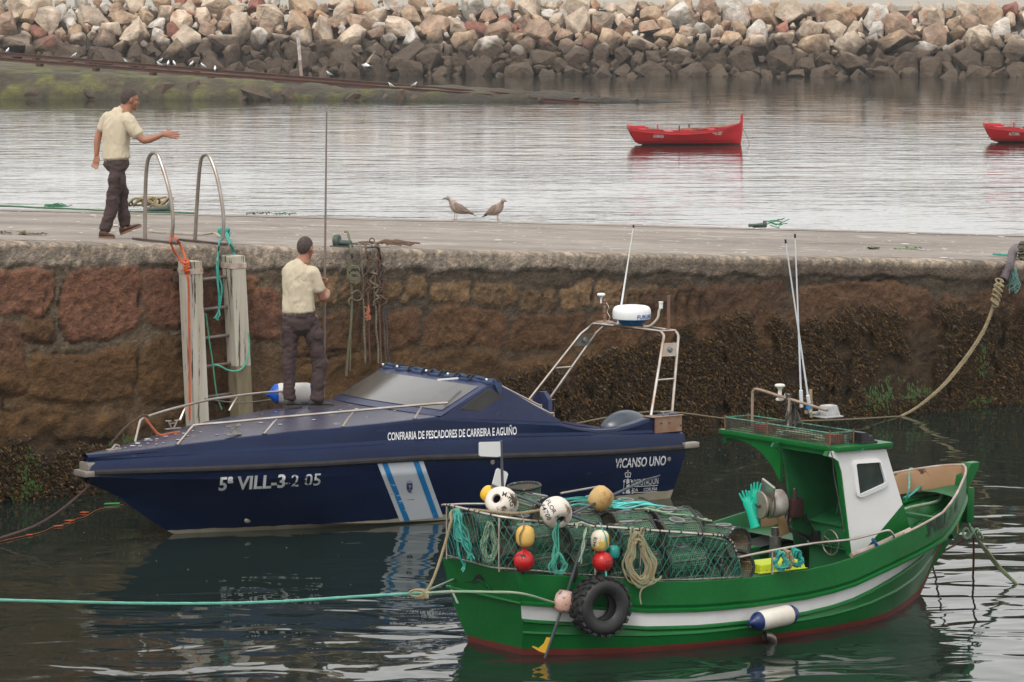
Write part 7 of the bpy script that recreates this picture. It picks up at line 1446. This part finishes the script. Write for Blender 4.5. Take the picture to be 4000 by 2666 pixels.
# ============================================================ RED ROWING BOATS
M_redb=mat('red_boat_paint',(.52,.010,.016),.5,col2=(.44,.012,.018),ns=3); M_redw=mat('worn_red_bottom',(.075,.03,.03),.7,col2=(.13,.03,.03),ns=5); M_redi=mat('red_inner',(.45,.012,.018),.6)
def redboat(px,py,ang,label,name_txt,reg,s=1):
    W=onz(px,py); e=empty('rowing_boat',None,(W.x,W.y,0),ang); e.scale=(.95,)*3; tag(e,label,'rowing boat','red rowing boats at anchor')
    xs=[0,.25,.7,1.2,1.8,2.4,2.9,3.3,3.55,3.68]; top=[.56,.53,.48,.44,.43,.47,.53,.60,.67,.72]; hw=[.42,.50,.60,.66,.68,.62,.48,.28,.12,.03]; kk=[.22,.05,-.05,-.08,-.08,-.06,-.04,-.02,.0,.06]; sh=[-.12,-.1,-.05,0,0,0,0,0,0,.0]
    mb=MB(); R=[]
    for x,t,h,k,dx in zip(xs,top,hw,kk,sh): 
        st_=[(x+dx*1.0,-h,t),(x+dx*.8,-h*1.01,t-.075),(x+dx*.7,-h*.985,t-.085),(x,-h*.88,t*.45+.04),(x-dx*1.2,-h*.66,.06),(x-dx*1.6,-h*.4,-.02 if k<0.1 else k),(x-dx*2,0,k)]; R.append(st_+[(p[0],-p[1],p[2]) for p in st_[::-1]])
    nseg=len(R[0]); o=0; mb.v=[p for r in R for p in r]
    for i in range(len(R)-1):
        for j in range(nseg-1): mb.f.append((i*nseg+j,i*nseg+j+1,(i+1)*nseg+j+1,(i+1)*nseg+j)); mb.mi.append(1 if 3<=j<=nseg-5 and j not in(3,) else (1 if j in(nseg-5,) else 0))
    mb.f.append(tuple(range(nseg))); mb.mi.append(0); h=build(mb,'hull',[M_redb,M_redw],e,ang=25)
    mb=MB()
    for sg in(1,-1): mb.loft([[(x+dx,sg*(hh+.018),t-.005),(x+dx,sg*(hh+.018),t+.022),(x+dx,sg*(hh-.03),t+.022),(x+dx,sg*(hh-.03),t-.005)] for x,t,hh,dx in zip(xs,top,hw,sh)])
    build(mb,'gunwale',M_redb,e)
    mb=MB(); mb.loft([[(x,-hh*.85,.16),(x,hh*.85,.16)] for x,hh in zip(xs[:-1],hw[:-1])],closed=False,cap=False); build(mb,'bottom_boards',mat('boat_boards',(.30,.05,.05),.8),e)
    for x in (.35,1.25,1.95,2.7): 
        t=float(I(x,xs,top)); w_=float(I(x,xs,hw)); mb=MB(); mb.box(x-.12,x+.12,-w_,w_,t-.02,t+.015); build(mb,'thwart',M_redi,e,smooth=False)
    mb=MB(); mb.box(-.13,.02,-.42,.42,.55,.66,bev=.02); mb.box(.02,.5,-.47,-.42,.56,.62,bev=.01); mb.box(.02,.5,.42,.47,.56,.62,bev=.01); build(mb,'stern_coaming',M_redb,e,smooth=False)
    mb=MB(); mb.prism([(3.55,.1),(3.62,-.06),(3.70,.1),(3.745,.5),(3.75,1.03),(3.70,1.04),(3.665,.95),(3.665,.80),(3.60,.70),(3.56,.5)],-.03,.03); build(mb,'stem',M_redb,e,smooth=False,bevel=.01)
    for x,y,c_,hh in ((.93,.55,M_redb,.20),(1.53,-.6,None,.22),(2.0,.62,None,.22),(2.7,.45,M_redb,.09),(3.08,-.33,M_redb,.07)):
        t=float(I(x,xs,top)); mb=MB(); mb.box(x-.02,x+.02,y-.02,y+.02,t-.02,t+hh); build(mb,'thole_pin',c_ or mat('dark_thole_pin',(.012,.015,.03),.5),e,smooth=False,bevel=.004)
    mb=MB(); mb.box(1.55,1.95,-.60,-.56,.40,.52); mb.box(2.0,2.3,.55,.6,.42,.55); build(mb,'rowlock_board',M_redb,e,smooth=False)
    mb=MB(); mb.tube([(1.5,.1,.52),(3.35,-.2,.60)],.02,7); mb.tube([(1.7,.3,.50),(3.1,.12,.60)],.02,7); mb.loft([[(.45,-.1,.56),(.8,.0,.54),(.8,.06,.54),(.45,.06,.56)],[(.45,-.1,.575),(.8,.0,.555),(.8,.06,.555),(.45,.06,.575)]]); build(mb,'oar',mat('oar_wood',(.35,.2,.12),.7,col2=(.22,.1,.06),ns=5),e)
    mb=tangle((1.95,-.2,.44),.2,.2,.08,26,.012,3); build(mb,'anchor_rope',M_ropegrey,e)
    bv=bvh_of(h)
    def txt(s_,x,z,hh,slope,nm):
        vs,fs=textmb(s_,1,.62,.03); x0=min(v[0] for v in vs); mbb=MB(); out=[]
        for a,b in vs: X=x+(a-x0)*hh/.7; Z=z+b*hh/.7+slope*(X-x); hit=bv.ray_cast(Vector((X,-2,Z)),Vector((0,1,0))); out.append(Vector((X,(hit[0].y if hit[0] is not None else -.6)-.006,Z)))
        mbb.add(out,fs); build(mbb,nm,mat('boat_lettering',(.6,.57,.54),.6),e,smooth=False,rec=False)
    txt(name_txt,.66,.26,.10,-.02,'name_lettering')
    if reg: txt(reg,2.66,.32,.10,.09,'registration_lettering')
    return e
eb=redboat(2468,566,math.radians(4),'red rowing boat with tall stem post and white number on the bow','AUMASA','2VI1-3206')
W=onz(2468,566); rope([W+Vector((3.48,.25,.60)),W+Vector((3.66,.15,.3)),onz(2928,570,-.01)],.012,'anchor_line',M_ropegrey,'thin anchor line from the bow of the red boat into the water',tubes=True)
redboat(3858,556,math.radians(-2),'red rowing boat cut off by the right edge, green gear inside','ALTOMA','')
mb=MB(); mb.tube([(0,0,0),(.5,.1,.03)],.06,8); o=build(mb,'green_gear',mat('green_gear',(.01,.14,.05),.7)); W2=onz(3858,556); o.location=W2+Vector((1.15,.0,.46)); tag(o,'green rolled gear lying in the cut-off red rowing boat','gear')
# ============================================================ GULLS
def gull(bm_,wm,hm,bill,legm,long=True,fly=False,lean=0):
    root=empty('gull')
    def st(rings,M=None):
        mb=MB(); mb.loft([[(x,y*math.cos(a)*1.2,z+zr*math.sin(a)*(1.45 if x<.08 else (1.25 if x<.11 else 1.12))) for a in np.linspace(0,2*math.pi,16,endpoint=False)] for x,y,z,zr in rings],M=M); return mb
    # body: tail (left, -x) to breast, neck and head (+x)
    sec=[(-.205,.004,.075,.004),(-.17,.022,.088,.010),(-.12,.040,.110,.024),(-.06,.056,.137,.042),(0,.062,.165,.052),(.045,.058,.188,.053),(.075,.046,.212,.045),(.088,.034,.24,.034),(.094,.028,.262,.028),(.103,.030,.281,.029),(.118,.029,.292,.028),(.135,.022,.290,.020),(.147,.010,.286,.010)]
    build(st(sec),'body',bm_,root,ang=70)
    if not fly:
        for sg in(1,-1):
            mb=MB(); mb.loft([[(x+.0,sg*(y*1.2+.010*math.cos(a)),z+.004+zr*1.3*math.sin(a)) for a in np.linspace(0,2*math.pi,12,endpoint=False)] for x,y,z,zr in[(-.235,.006,.075,.004),(-.18,.022,.098,.012),(-.11,.044,.130,.026),(-.04,.056,.160,.037),(.02,.056,.185,.034),(.05,.048,.20,.018)]]); build(mb,'wing',wm,root,ang=70)
    else:
        for sg in(1,-1):
            P=[(0,.05,.20),(.05,.16,.30),(.02,.28,.42),(-.04,.42,.54)]; mb=MB(); ch=[.10,.11,.085,.02]; mb.loft([[(x-c_,sg*y,z),(x,sg*y,z+.010),(x+c_*.5,sg*y,z+.004),(x,sg*y,z-.006)] for (x,y,z),c_ in zip(P,ch)]); build(mb,'wing',wm,root)
    mb=MB(); mb.loft([[(x,w_*math.cos(a),z+h*math.sin(a)) for a in np.linspace(0,2*math.pi,8,endpoint=False)] for x,w_,z,h in((.140,.009,.285,.008),(.160,.007,.283,.007),(.178,.005,.279,.006),(.187,.002,.272,.003))]); build(mb,'bill',bill,root)
    mb=MB(); 
    for sg in(1,-1): mb.sphere(.005,T(.126,sg*.031,.294),8,6)
    build(mb,'eye',mat('gull_eye',(.02,.01,.008),.3),root)
    mb=MB(); mb.loft([[(-.15,-.022,.10),(-.15,.022,.10),(-.15,.018,.088),(-.15,-.018,.088)],[(-.26,-.028,.055),(-.26,.028,.055),(-.26,.026,.048),(-.26,-.026,.048)]]); build(mb,'tail',hm,root)
    if not fly:
        for sg,dx in((1,0),(-1,.02)):
            mb=MB(); mb.tube([(-.005+dx,sg*.02,.13),(-.003+dx,sg*.02,.07),(.0+dx,sg*.02,.006)],[.010,.0042,.0042],7)
            for a in(-.45,0,.45): mb.tube([(dx,sg*.02,.006),(dx+.035*math.cos(a),sg*.02+.035*math.sin(a),.003)],.0035,5)
            build(mb,'leg',legm,root)
    return root
M_juv=mat('juvenile_gull_plumage',(.42,.34,.29),.85,col2=(.26,.19,.15),ns=34,nf=.9,det=3); M_juvw=mat('juvenile_gull_wing',(.10,.07,.055),.85,col2=(.36,.28,.22),ns=42,nf=1.1,det=3); M_juvt=mat('juvenile_tail',(.03,.025,.024),.8)
M_bill=mat('dark_bill',(.02,.02,.02),.5); M_leg=mat('pink_leg',(.34,.20,.17),.6)
g1=gull(M_juv,M_juvw,M_juvt,M_bill,M_leg); q=onpier(1783,850); q=PF.side(1783,850,-9.4); g1.location=PF.w(q.x,9.4,ptop(q.x)); k_=1.13; g1.scale=(k_,k_,k_); g1.rotation_euler=(0,0,math.pi+.25); tag(g1,'speckled brown juvenile gull on the pier edge facing left','gull','juvenile gulls on the pier')
def dup(root,loc,rz,label,group,sc=1):
    r=root.copy(); S.collection.objects.link(r); r.location=loc; r.rotation_euler=(0,0,rz); r.scale=(sc,)*3; r['label']=label; r['group']=group; r['category']='gull'
    for ch in list(root.children):
        c=ch.copy(); S.collection.objects.link(c); c.parent=r
    return r
q=PF.side(1942,856,-9.4); dup(g1,PF.w(q.x,9.4,ptop(q.x)),-.75,'speckled brown juvenile gull on the pier edge facing right','juvenile gulls on the pier',1.08)
M_gw=mat('gull_white',(.72,.72,.72),.8); M_gg=mat('gull_grey_wing',(.30,.32,.34),.8); M_gy=mat('gull_bill_yellow',(.5,.35,.05),.5)
far=[(290,228,176.6,.5,'on the rusty rails left of the walking man, standing alone'),(30,208,176.8,1.2,'at the left end of the rusty rails'),(493,252,173,3.3,'tiny, low on the rails right of the walking man'),(627,248,173,.4,'leftmost standing one of the cluster of four on the rails'),(622,262,171.5,3.0,'crouching in front of the cluster on the rails'),(657,258,172.6,1.5,'second of the cluster on the rails'),(680,258,172.4,2.0,'third of the cluster on the rails'),(749,260,171.8,1.0,'single one right of the cluster on the rails'),(793,268,171,2.6,'brownish one standing below the rails'),(840,279,170,1.6,'rightmost one of the left half row, before the marker pole'),(1285,299,168,3.1,'sitting low on the rails right of the marker pole'),(1527,345,163,2.9,'brown-backed one on the green spit'),(1619,343,163,.2,'white one at the right on the green spit')]
gf=None
for i,(x,y,D,rz,lb) in enumerate(far):
    p=ond(x,y,D); lab='white gull '+lb if 'brown' not in lb else 'gull, '+lb
    if gf is None: gf=gull(M_gw,M_gg,M_gg,M_gy,M_leg); gf.location=p; gf.rotation_euler=(0,0,rz); gf.scale=(.8,)*3; tag(gf,lab,'gull','gulls resting by the slipway'); 
    else: dup(gf,p,rz,lab,'gulls resting by the slipway',.78)
g3=gull(M_gw,M_juvw,M_gg,M_gy,M_leg,fly=True); g3.location=ond(1432,278,178); g3.rotation_euler=(0,.35,2.3); g3.scale=(1.7,)*3; tag(g3,'gull flying with raised wings in front of the dark boulders','gull')
# ============================================================ PEOPLE (x right, y away, z up; metres)
M_skin=mat('tanned_skin',(.30,.125,.072),.5,col2=(.36,.16,.10),ns=9,nf=.7); M_hair=mat('short_dark_hair',(.030,.018,.014),.85,col2=(.085,.06,.05),ns=60,nf=.8,bump=.004,bs=160)
M_shirt=mat('cream_polo_cloth',(.54,.46,.335),.85,col2=(.50,.43,.31),ns=5,bump=.002,bs=90); M_trs=mat('dark_brown_work_trousers',(.040,.023,.021),.85,col2=(.055,.033,.031),ns=7,bump=.003,bs=60)
M_shoeb=mat('brown_leather',(.075,.035,.022),.6,col2=(.05,.025,.018),ns=12); M_shoed=mat('dark_work_shoe',(.022,.020,.019),.65,col2=(.04,.035,.03),ns=14); M_sole=mat('tan_sole',(.20,.10,.05),.7); M_soled=mat('grey_sole',(.06,.05,.045),.8)
def limb(mb,pts,rad,side=(1,0,0),seg=5,n=18):
    P=catmull(pts,seg); k=len(P); t0=np.linspace(0,1,len(rad)); t=np.linspace(0,1,k); A=np.interp(t,t0,[r[0] if hasattr(r,'__len__') else r for r in rad]); B=np.interp(t,t0,[r[1] if hasattr(r,'__len__') else r for r in rad]); side=Vector(side).normalized(); R=[]
    for i in range(k):
        tt=(P[min(i+1,k-1)]-P[max(i-1,0)]).normalized(); s=side-tt*side.dot(tt); s=s.normalized() if s.length>.05 else tt.orthogonal().normalized(); b=tt.cross(s); R.append([P[i]+s*A[i]*math.cos(a)+b*B[i]*math.sin(a) for a in np.linspace(0,2*math.pi,n,endpoint=False)])
    e0=[P[0]+(p-P[0])*.5-(P[1]-P[0]).normalized()*min(A[0],B[0])*.5 for p in R[0]]; e1=[P[-1]+(p-P[-1])*.5+(P[-1]-P[-2]).normalized()*min(A[-1],B[-1])*.5 for p in R[-1]]
    mb.loft([e0]+R+[e1]); return mb
def ell(mb,c,r,M=None): mb.sphere(1,(M or Matrix())@Matrix.Translation(c)@Matrix.Diagonal((*r,1)),18,12); return mb
def fuse(mb,name,m,parent,vox=.007,sm=5,fold=None,seed=0):
    vox=max(vox,.0078)
    me=mb.mesh('tmp'); fixn(me); o=bpy.data.objects.new('tmp',me); WS.collection.objects.link(o)
    r=o.modifiers.new('r','REMESH'); r.mode='VOXEL'; r.voxel_size=vox; s=o.modifiers.new('s','SMOOTH'); s.factor=.5; s.iterations=sm
    me2=evalmesh(o); bpy.data.objects.remove(o); bpy.data.meshes.remove(me)
    if fold:
        amp,sc=fold
        NN=[v.normal.copy() for v in me2.vertices]
        for v,nrm in zip(me2.vertices,NN):
            c=v.co.copy(); q=Vector((c.x*sc[0],c.y*sc[1],c.z*sc[2]+.6*mnoise.noise(c*5+Vector((seed,0,0)))))
            v.co=c+nrm*amp*(mnoise.noise(q+Vector((seed,seed,0)))*1.0-abs(mnoise.noise(q*2.1+Vector((0,seed,7))))*.7+.1)
    me2.name=name; me2.materials.clear(); me2.materials.append(m); me2.polygons.foreach_set('use_smooth',[True]*len(me2.polygons)); o=bpy.data.objects.new(name,me2); S.collection.objects.link(o); o.parent=parent; return o
def frameM(c,fwd,up=(0,0,1)):
    x=Vector(fwd).normalized(); z=Vector(up); y=z.cross(x).normalized(); z=x.cross(y); return Matrix.Translation(c)@Matrix((( x.x,y.x,z.x,0),(x.y,y.y,z.y,0),(x.z,y.z,z.z,0),(0,0,0,1)))
def head(mb,M,k=1):
    K=M@Matrix.Scale(k,4); ell(mb,(-.008,0,.022),(.100,.077,.104),K); ell(mb,(.03,0,-.03),(.066,.062,.080),K); ell(mb,(.040,0,-.075),(.052,.048,.038),K); ell(mb,(.078,0,-.100),(.020,.022,.018),K)
    ell(mb,(.083,0,.020),(.018,.048,.013),K); ell(mb,(.100,0,-.012),(.017,.010,.024),K@Matrix.Rotation(.0,4,'Y')); ell(mb,(.108,0,-.028),(.014,.014,.011),K); ell(mb,(.091,0,-.062),(.012,.024,.007),K); ell(mb,(.089,0,-.076),(.011,.021,.007),K)
    for s in(-1,1): ell(mb,(-.004,s*.079,-.006),(.019,.009,.031),K); ell(mb,(.062,s*.042,-.03),(.022,.020,.022),K)
    limb(mb,[K@Vector((-.022,0,-.16)),K@Vector((-.016,0,-.10)),K@Vector((-.005,0,-.04))],[.062,.056,.056])
def hairpart(M,parent,k,recede,m=M_hair):
    me=bmesh.new(); bmesh.ops.create_icosphere(me,subdivisions=5,radius=1); mb=MB(); K=M@Matrix.Scale(k,4); keep=[]
    for v in me.verts:
        p=Vector((v.co.x*.103-.009,v.co.y*.0805,v.co.z*.108+.022)); v.co=p*(1+.012*mnoise.noise(p*60))
    me.verts.ensure_lookup_table(); me.verts.index_update()
    def ok(p):
        line=I(p.x,[-.12,-.06,-.035,.0,.03,.06,.085,.11],[-.062,-.055,-.02,.018,.05,.058,.062+recede,.09])
        return p.z>line+.012*mnoise.noise(p*55)+.006*mnoise.noise(p*150)
    fs=[f for f in me.faces if all(ok(v.co) for v in f.verts)]; mb.add([K@v.co for v in me.verts],[tuple(v.index for v in f.verts) for f in fs]); me.free(); return build(mb,'hair',m,parent,rec=False)
def hand(mb,M,mirror_=1,curl=.25,spread=.10,k=1,thumb_open=.6):
    "wrist at origin, fingers +x, palm facing -z, thumb on +y*mirror"
    K=M@Matrix.Diagonal((k,k*mirror_,k,1)); 
    limb(mb,[K@Vector(p) for p in((-.03,0,0),(.01,0,0),(.05,.002,-.002),(.088,.002,-.006))],[(.024,.018),(.030,.016),(.040,.014),(.038,.012)],K.to_3x3()@Vector((0,1,0)))
    for i,(y,l) in enumerate(((.030,.074),(.010,.084),(-.011,.078),(-.031,.060))):
        a0=spread*(1.4-i)*.9; p=Vector((.086,y,-.004)); pts=[p-Vector((.02,0,0)),p]; b=0
        for j,f in enumerate((.42,.33,.25)):
            b+=curl*(1+.25*i)*(.7 if j==0 else 1); p=p+Vector((math.cos(b)*math.cos(a0),math.sin(a0)*math.cos(b),-math.sin(b)))*l*f; pts.append(p)
        limb(mb,[K@q for q in pts],[.0105,.010,.0092,.0085,.0072],(0,0,1),3,10)
    p=Vector((.022,.026,-.004)); d=Vector((math.cos(thumb_open),math.sin(thumb_open),-.25)); d2=Vector((math.cos(thumb_open*.6),math.sin(thumb_open*.6),-.35)); limb(mb,[K@(p-d*.015),K@p,K@(p+d*.036),K@(p+d*.036+d2*.03)],[.013,.014,.0115,.009],(0,0,1),3,10)
def shoe(parent,heel,toe,up,m,ms,k=1):
    "heel and toe: ground points"
    h=Vector(heel);t=Vector(toe); L=(t-h).length; M=frameM(h,(t-h),up); mb=MB()
    R=[]
    for x,w_,z0,z1 in((-.012,.020,.02,.06),(.0,.032,.018,.085),(.04*1,.037,.018,.105),(.10,.038,.018,.088),(.15,.044,.018,.062),(.20,.046,.018,.055),(.245,.040,.018,.046),(.272,.022,.02,.036)):
        x=x/.272*L; R.append([(x,w_*math.cos(a),(z0+z1)/2+(z1-z0)/2*math.sin(a)) for a in np.linspace(0,2*math.pi,16,endpoint=False)])
    mb.loft(R,M=M); o=build(mb,'shoe',m,parent,ang=60); mb=MB(); out=[]
    pr=[(-.016,.016),(.0,.034),(.05,.040),(.10,.036),(.16,.046),(.22,.048),(.262,.036),(.282,.010)]; up_=[(x/.272*L,y) for x,y in pr]; out=[(x,-y) for x,y in up_]+[(x,y) for x,y in up_[::-1]]
    mb.loft([[(x,y,0) for x,y in out],[(x,y,.024) for x,y in out]],M=M); build(mb,'sole',ms,o,smooth=False,bevel=.003)
# ---- man walking on the pier
q=onpier(432,932); p1=empty('person',None,PF.w(q.x,q.y,ptop(q.x)+.008)); p1['label']='man in cream polo shirt and brown trousers walking on the pier, one arm stretched out'; p1['category']='person'
rs=(.73,-.68,0); K1=1.0
mb=MB(); hM=frameM((.232,-.015,1.553),(.93,.36,-.12)); head(mb,hM,.98)
limb(mb,[(.10,0,1.10),(.12,0,1.30),(.15,0,1.42),(.185,-.005,1.47)],[(.10,.08),(.12,.08),(.07,.06),(.056,.056)],rs)
limb(mb,[(.21,-.12,1.35),(.30,-.15,1.20),(.392,-.165,1.105)],[.045,.046,.041]); limb(mb,[(.392,-.165,1.105),(.45,-.16,1.110),(.54,-.15,1.140),(.610,-.14,1.168)],[.043,.042,.034,.026])
hand(mb,frameM((.618,-.14,1.170),(.99,.03,-.06),(.05,-.97,.2)),1,.03,.07,1.12,.75)
limb(mb,[(-.03,.12,1.36),(-.095,.14,1.24),(-.135,.15,1.165)],[.045,.044,.040]); limb(mb,[(-.135,.15,1.165),(-.155,.14,1.06),(-.160,.125,.925)],[.041,.040,.027])
hand(mb,frameM((-.160,.125,.925),(-.10,-.02,-1),(.3,.85,.0)),-1,.22,.10,1.0,.35)
limb(mb,[(.07,0,1.1),(.07,0,.9)],[(.11,.09),(.12,.09)],rs)
for h_,k_,a_ in (((.085,-.07,.85),(.045,-.08,.46),(-.058,-.1,.07)),((.06,.07,.85),(.125,.07,.46),(.155,.08,.10))): limb(mb,[h_,k_,a_],[.07,.05,.04])
fuse(mb,'body',M_skin,p1,.0065,3)
hairpart(hM,p1,.985,-.004)
mb=MB(); 
for s in(-1,1): mb.sphere(.006,hM@T(.088,s*.030,.004),8,6)
build(mb,'eye',mat('dark_eye',(.02,.012,.01),.3),p1)
mb=MB(); 
for s in(-1,1): mb.tube([hM@Vector((.096,s*.016,.018)),hM@Vector((.092,s*.045,.020))],.004,5)
build(mb,'eyebrow',M_hair,p1)
mb=MB(); limb(mb,[(.072,0,.90),(.070,0,.95),(.074,0,1.05),(.085,0,1.20),(.10,0,1.33),(.118,0,1.395),(.135,0,1.43)],[(.182,.140),(.178,.134),(.172,.126),(.183,.125),(.185,.115),(.13,.085),(.075,.065)],rs,6,28)
limb(mb,[(.19,-.085,1.36),(.225,-.125,1.325),(.275,-.145,1.245),(.335,-.155,1.165)],[.070,.075,.072,.068]); limb(mb,[(-.0,.085,1.365),(-.035,.12,1.335),(-.075,.135,1.265),(-.105,.14,1.205)],[.068,.070,.066,.062])
fuse(mb,'polo_shirt',M_shirt,p1,.0085,4,(.017,(10,10,4.4)),3)
mb=MB(); limb(mb,[(.128,0,1.405),(.16,-.003,1.447)],[(.072,.066),(.064,.060)],rs); mb.v=[tuple(v) for v in mb.v]; fuse(mb,'collar',M_shirt,p1,.008,2)
mb=MB(); limb(mb,[(.065,0,.99),(.068,0,.92),(.072,0,.82),(.074,.0,.76)],[(.138,.098),(.150,.112),(.160,.130),(.12,.11)],rs,5,26)
limb(mb,[(.098,-.065,.86),(.085,-.075,.70),(.045,-.08,.47),(.0,-.09,.28),(-.055,-.1,.09)],[.098,.092,.080,.070,.068]); limb(mb,[(.045,.065,.84),(.085,.07,.68),(.122,.07,.46),(.135,.075,.30),(.158,.08,.135)],[.092,.085,.074,.066,.064])
tr1=fuse(mb,'trousers',M_trs,p1,.0085,3,(.022,(6,6,10)),8)
for (c,w_,h_,rz) in (((.155,-.165,.665),.055,.05,-.75),((.105,-.118,.865),.055,.02,.1)): mb=MB(); mb.box(-w_,w_,-.012,.012,-h_,h_,T(*c,rz=rz),bev=.008); build(mb,'pocket_flap',M_trs,p1)
shoe(p1,(-.115,-.10,-.002),(.055,-.085-.0,-.002),(0,0,1),M_shoeb,M_sole); shoe(p1,(.120,.07,.028),(.335,.12,.115),(-.35,0,1),M_shoeb,M_sole)
# ---- man standing on the patrol boat
q=NF.side(1175,1583,-.52); p2=empty('person',None,NF.w(q.x,.52,zde(q.x)+.033)); p2['label']='man in cream polo shirt standing on the navy foredeck, back turned, holding a tall pole'; p2['category']='person'
rs=(.88,-.47,0); mb=MB(); hM=frameM((.056,.02,1.672),(.52,.85,-.08)); head(mb,hM,.985)
limb(mb,[(-.02,0,1.15),(-.015,0,1.38),(.0,.0,1.50),(.03,.01,1.57)],[(.11,.08),(.13,.08),(.08,.065),(.058,.058)],rs)
limb(mb,[(.12,-.03,1.43),(.19,-.02,1.28),(.238,.02,1.145)],[.046,.047,.043]); limb(mb,[(.238,.02,1.145),(.262,.10,1.155),(.275,.19,1.185),(.272,.25,1.20)],[.045,.043,.034,.027])
hand(mb,frameM((.266,.225,1.195),(-.30,.92,.18),(.9,.25,.0)),1,.95,.03,.95,.35)
limb(mb,[(-.13,.06,1.44),(-.10,.16,1.30),(-.02,.24,1.24)],[.045,.045,.041]); limb(mb,[(-.02,.24,1.24),(.08,.29,1.27),(.165,.315,1.295)],[.042,.038,.027])
hand(mb,frameM((.165,.320,1.298),(.95,-.10,.05),(.05,.95,.2)),-1,.75,.03,.95,.3)
limb(mb,[(-.01,0,1.2),(-.01,0,1.0)],[(.12,.09),(.13,.10)],rs)
for h_,k_,a_ in (((-.10,.0,.95),(-.113,.0,.50),(-.108,.0,.08)),((.11,0,.95),(.194,.01,.50),(.172,.0,.08))): limb(mb,[h_,k_,a_],[.07,.05,.04])
fuse(mb,'body',M_skin,p2,.0065,3); hairpart(hM,p2,.985,.0)
mb=MB(); ell(mb,(-.060,-.01,.085),(.030,.030,.020),hM); build(mb,'crown_patch',mat('thinning_crown',(.11,.055,.04),.7,col2=(.05,.03,.025),ns=50,nf=.9),p2)
mb=MB(); limb(mb,[(-.015,0,1.01),(-.018,0,1.07),(-.022,0,1.18),(-.02,0,1.32),(-.010,0,1.44),(-.002,0,1.50),(.004,0,1.535)],[(.188,.146),(.184,.140),(.175,.128),(.182,.125),(.178,.112),(.13,.085),(.075,.068)],rs,6,28)
limb(mb,[(.08,-.02,1.44),(.125,-.025,1.415),(.17,-.02,1.33),(.205,-.005,1.235)],[.070,.074,.070,.068]); limb(mb,[(-.09,.04,1.45),(-.128,.06,1.42),(-.115,.12,1.34),(-.10,.16,1.29)],[.068,.068,.064,.062])
fuse(mb,'polo_shirt',M_shirt,p2,.0085,4,(.017,(10,10,5)),5)
mb=MB(); limb(mb,[(.0,0,1.51),(.022,.008,1.555)],[(.074,.067),(.064,.060)],rs); fuse(mb,'collar',M_shirt,p2,.008,2)
mb=MB(); limb(mb,[(-.015,0,1.09),(-.013,0,1.02),(-.008,0,.92),(-.0,.0,.82)],[(.140,.10),(.160,.115),(.185,.138),(.16,.12)],rs,5,26)
limb(mb,[(-.09,.0,.94),(-.105,.0,.74),(-.120,.0,.50),(-.118,.0,.30),(-.113,.0,.085)],[.098,.088,.074,.068,.066]); limb(mb,[(.085,.0,.93),(.14,.005,.74),(.196,.01,.52),(.192,.005,.30),(.172,.0,.085)],[.105,.096,.086,.078,.074])
fuse(mb,'trousers',M_trs,p2,.0085,3,(.022,(6,6,10)),18)
for (c,w_,h_,rz) in (((.02,-.135,.98),.055,.022,-.05),((.205,-.075,.76),.05,.035,.35),((-.195,-.02,.76),.02,.03,1.5)): mb=MB(); mb.box(-w_,w_,-.012,.012,-h_,h_,T(*c,rz=rz),bev=.008); build(mb,'pocket_flap',M_trs,p2)
shoe(p2,(-.165,-.03,-.003),(.0,.06,-.003),(0,0,1),M_shoed,M_soled); shoe(p2,(.09,-.02,-.003),(.345,.035,-.003),(0,0,1),M_shoed,M_soled)
mb=MB(); b=p2.location; mb.tube([b+Vector((.225,.30,.02)),b+Vector((.243,.30,1.3)),b+Vector((.272,.30,3.10))],[.0145,.0135,.008],9)
o=build(mb,'boat_hook_pole',mat('weathered_pole',(.22,.155,.12),.6,col2=(.15,.13,.12),ns=3,nf=.8),world=True); tag(o,'tall thin brown pole held upright by the man on the foredeck','pole')

bpy.data.scenes.remove(WS)

# ============================================================ HAZE
def haze():
    x0,x1,y0,y1,z0,z1=-420,420,-30,420,-3,30
    mb=MB(); mb.box(x0,x1,y0,y1,z0,z1); m=bpy.data.materials.new('haze_air'); m.use_nodes=True; t=m.node_tree; 
    for n in list(t.nodes):
        if n.type=='BSDF_PRINCIPLED': t.nodes.remove(n)
    o=[n for n in t.nodes if n.type=='OUTPUT_MATERIAL'][0]; v=t.nodes.new('ShaderNodeVolumePrincipled'); v.inputs['Color'].default_value=(.92,.94,.96,1); v.inputs['Density'].default_value=.00022; v.inputs['Anisotropy'].default_value=.2
    t.links.new(v.outputs[0],o.inputs['Volume']); h=build(mb,'haze',m,smooth=False); tag(h,'thin sea haze over the harbour',kind='stuff'); S.cycles.volume_bounces=1
haze()
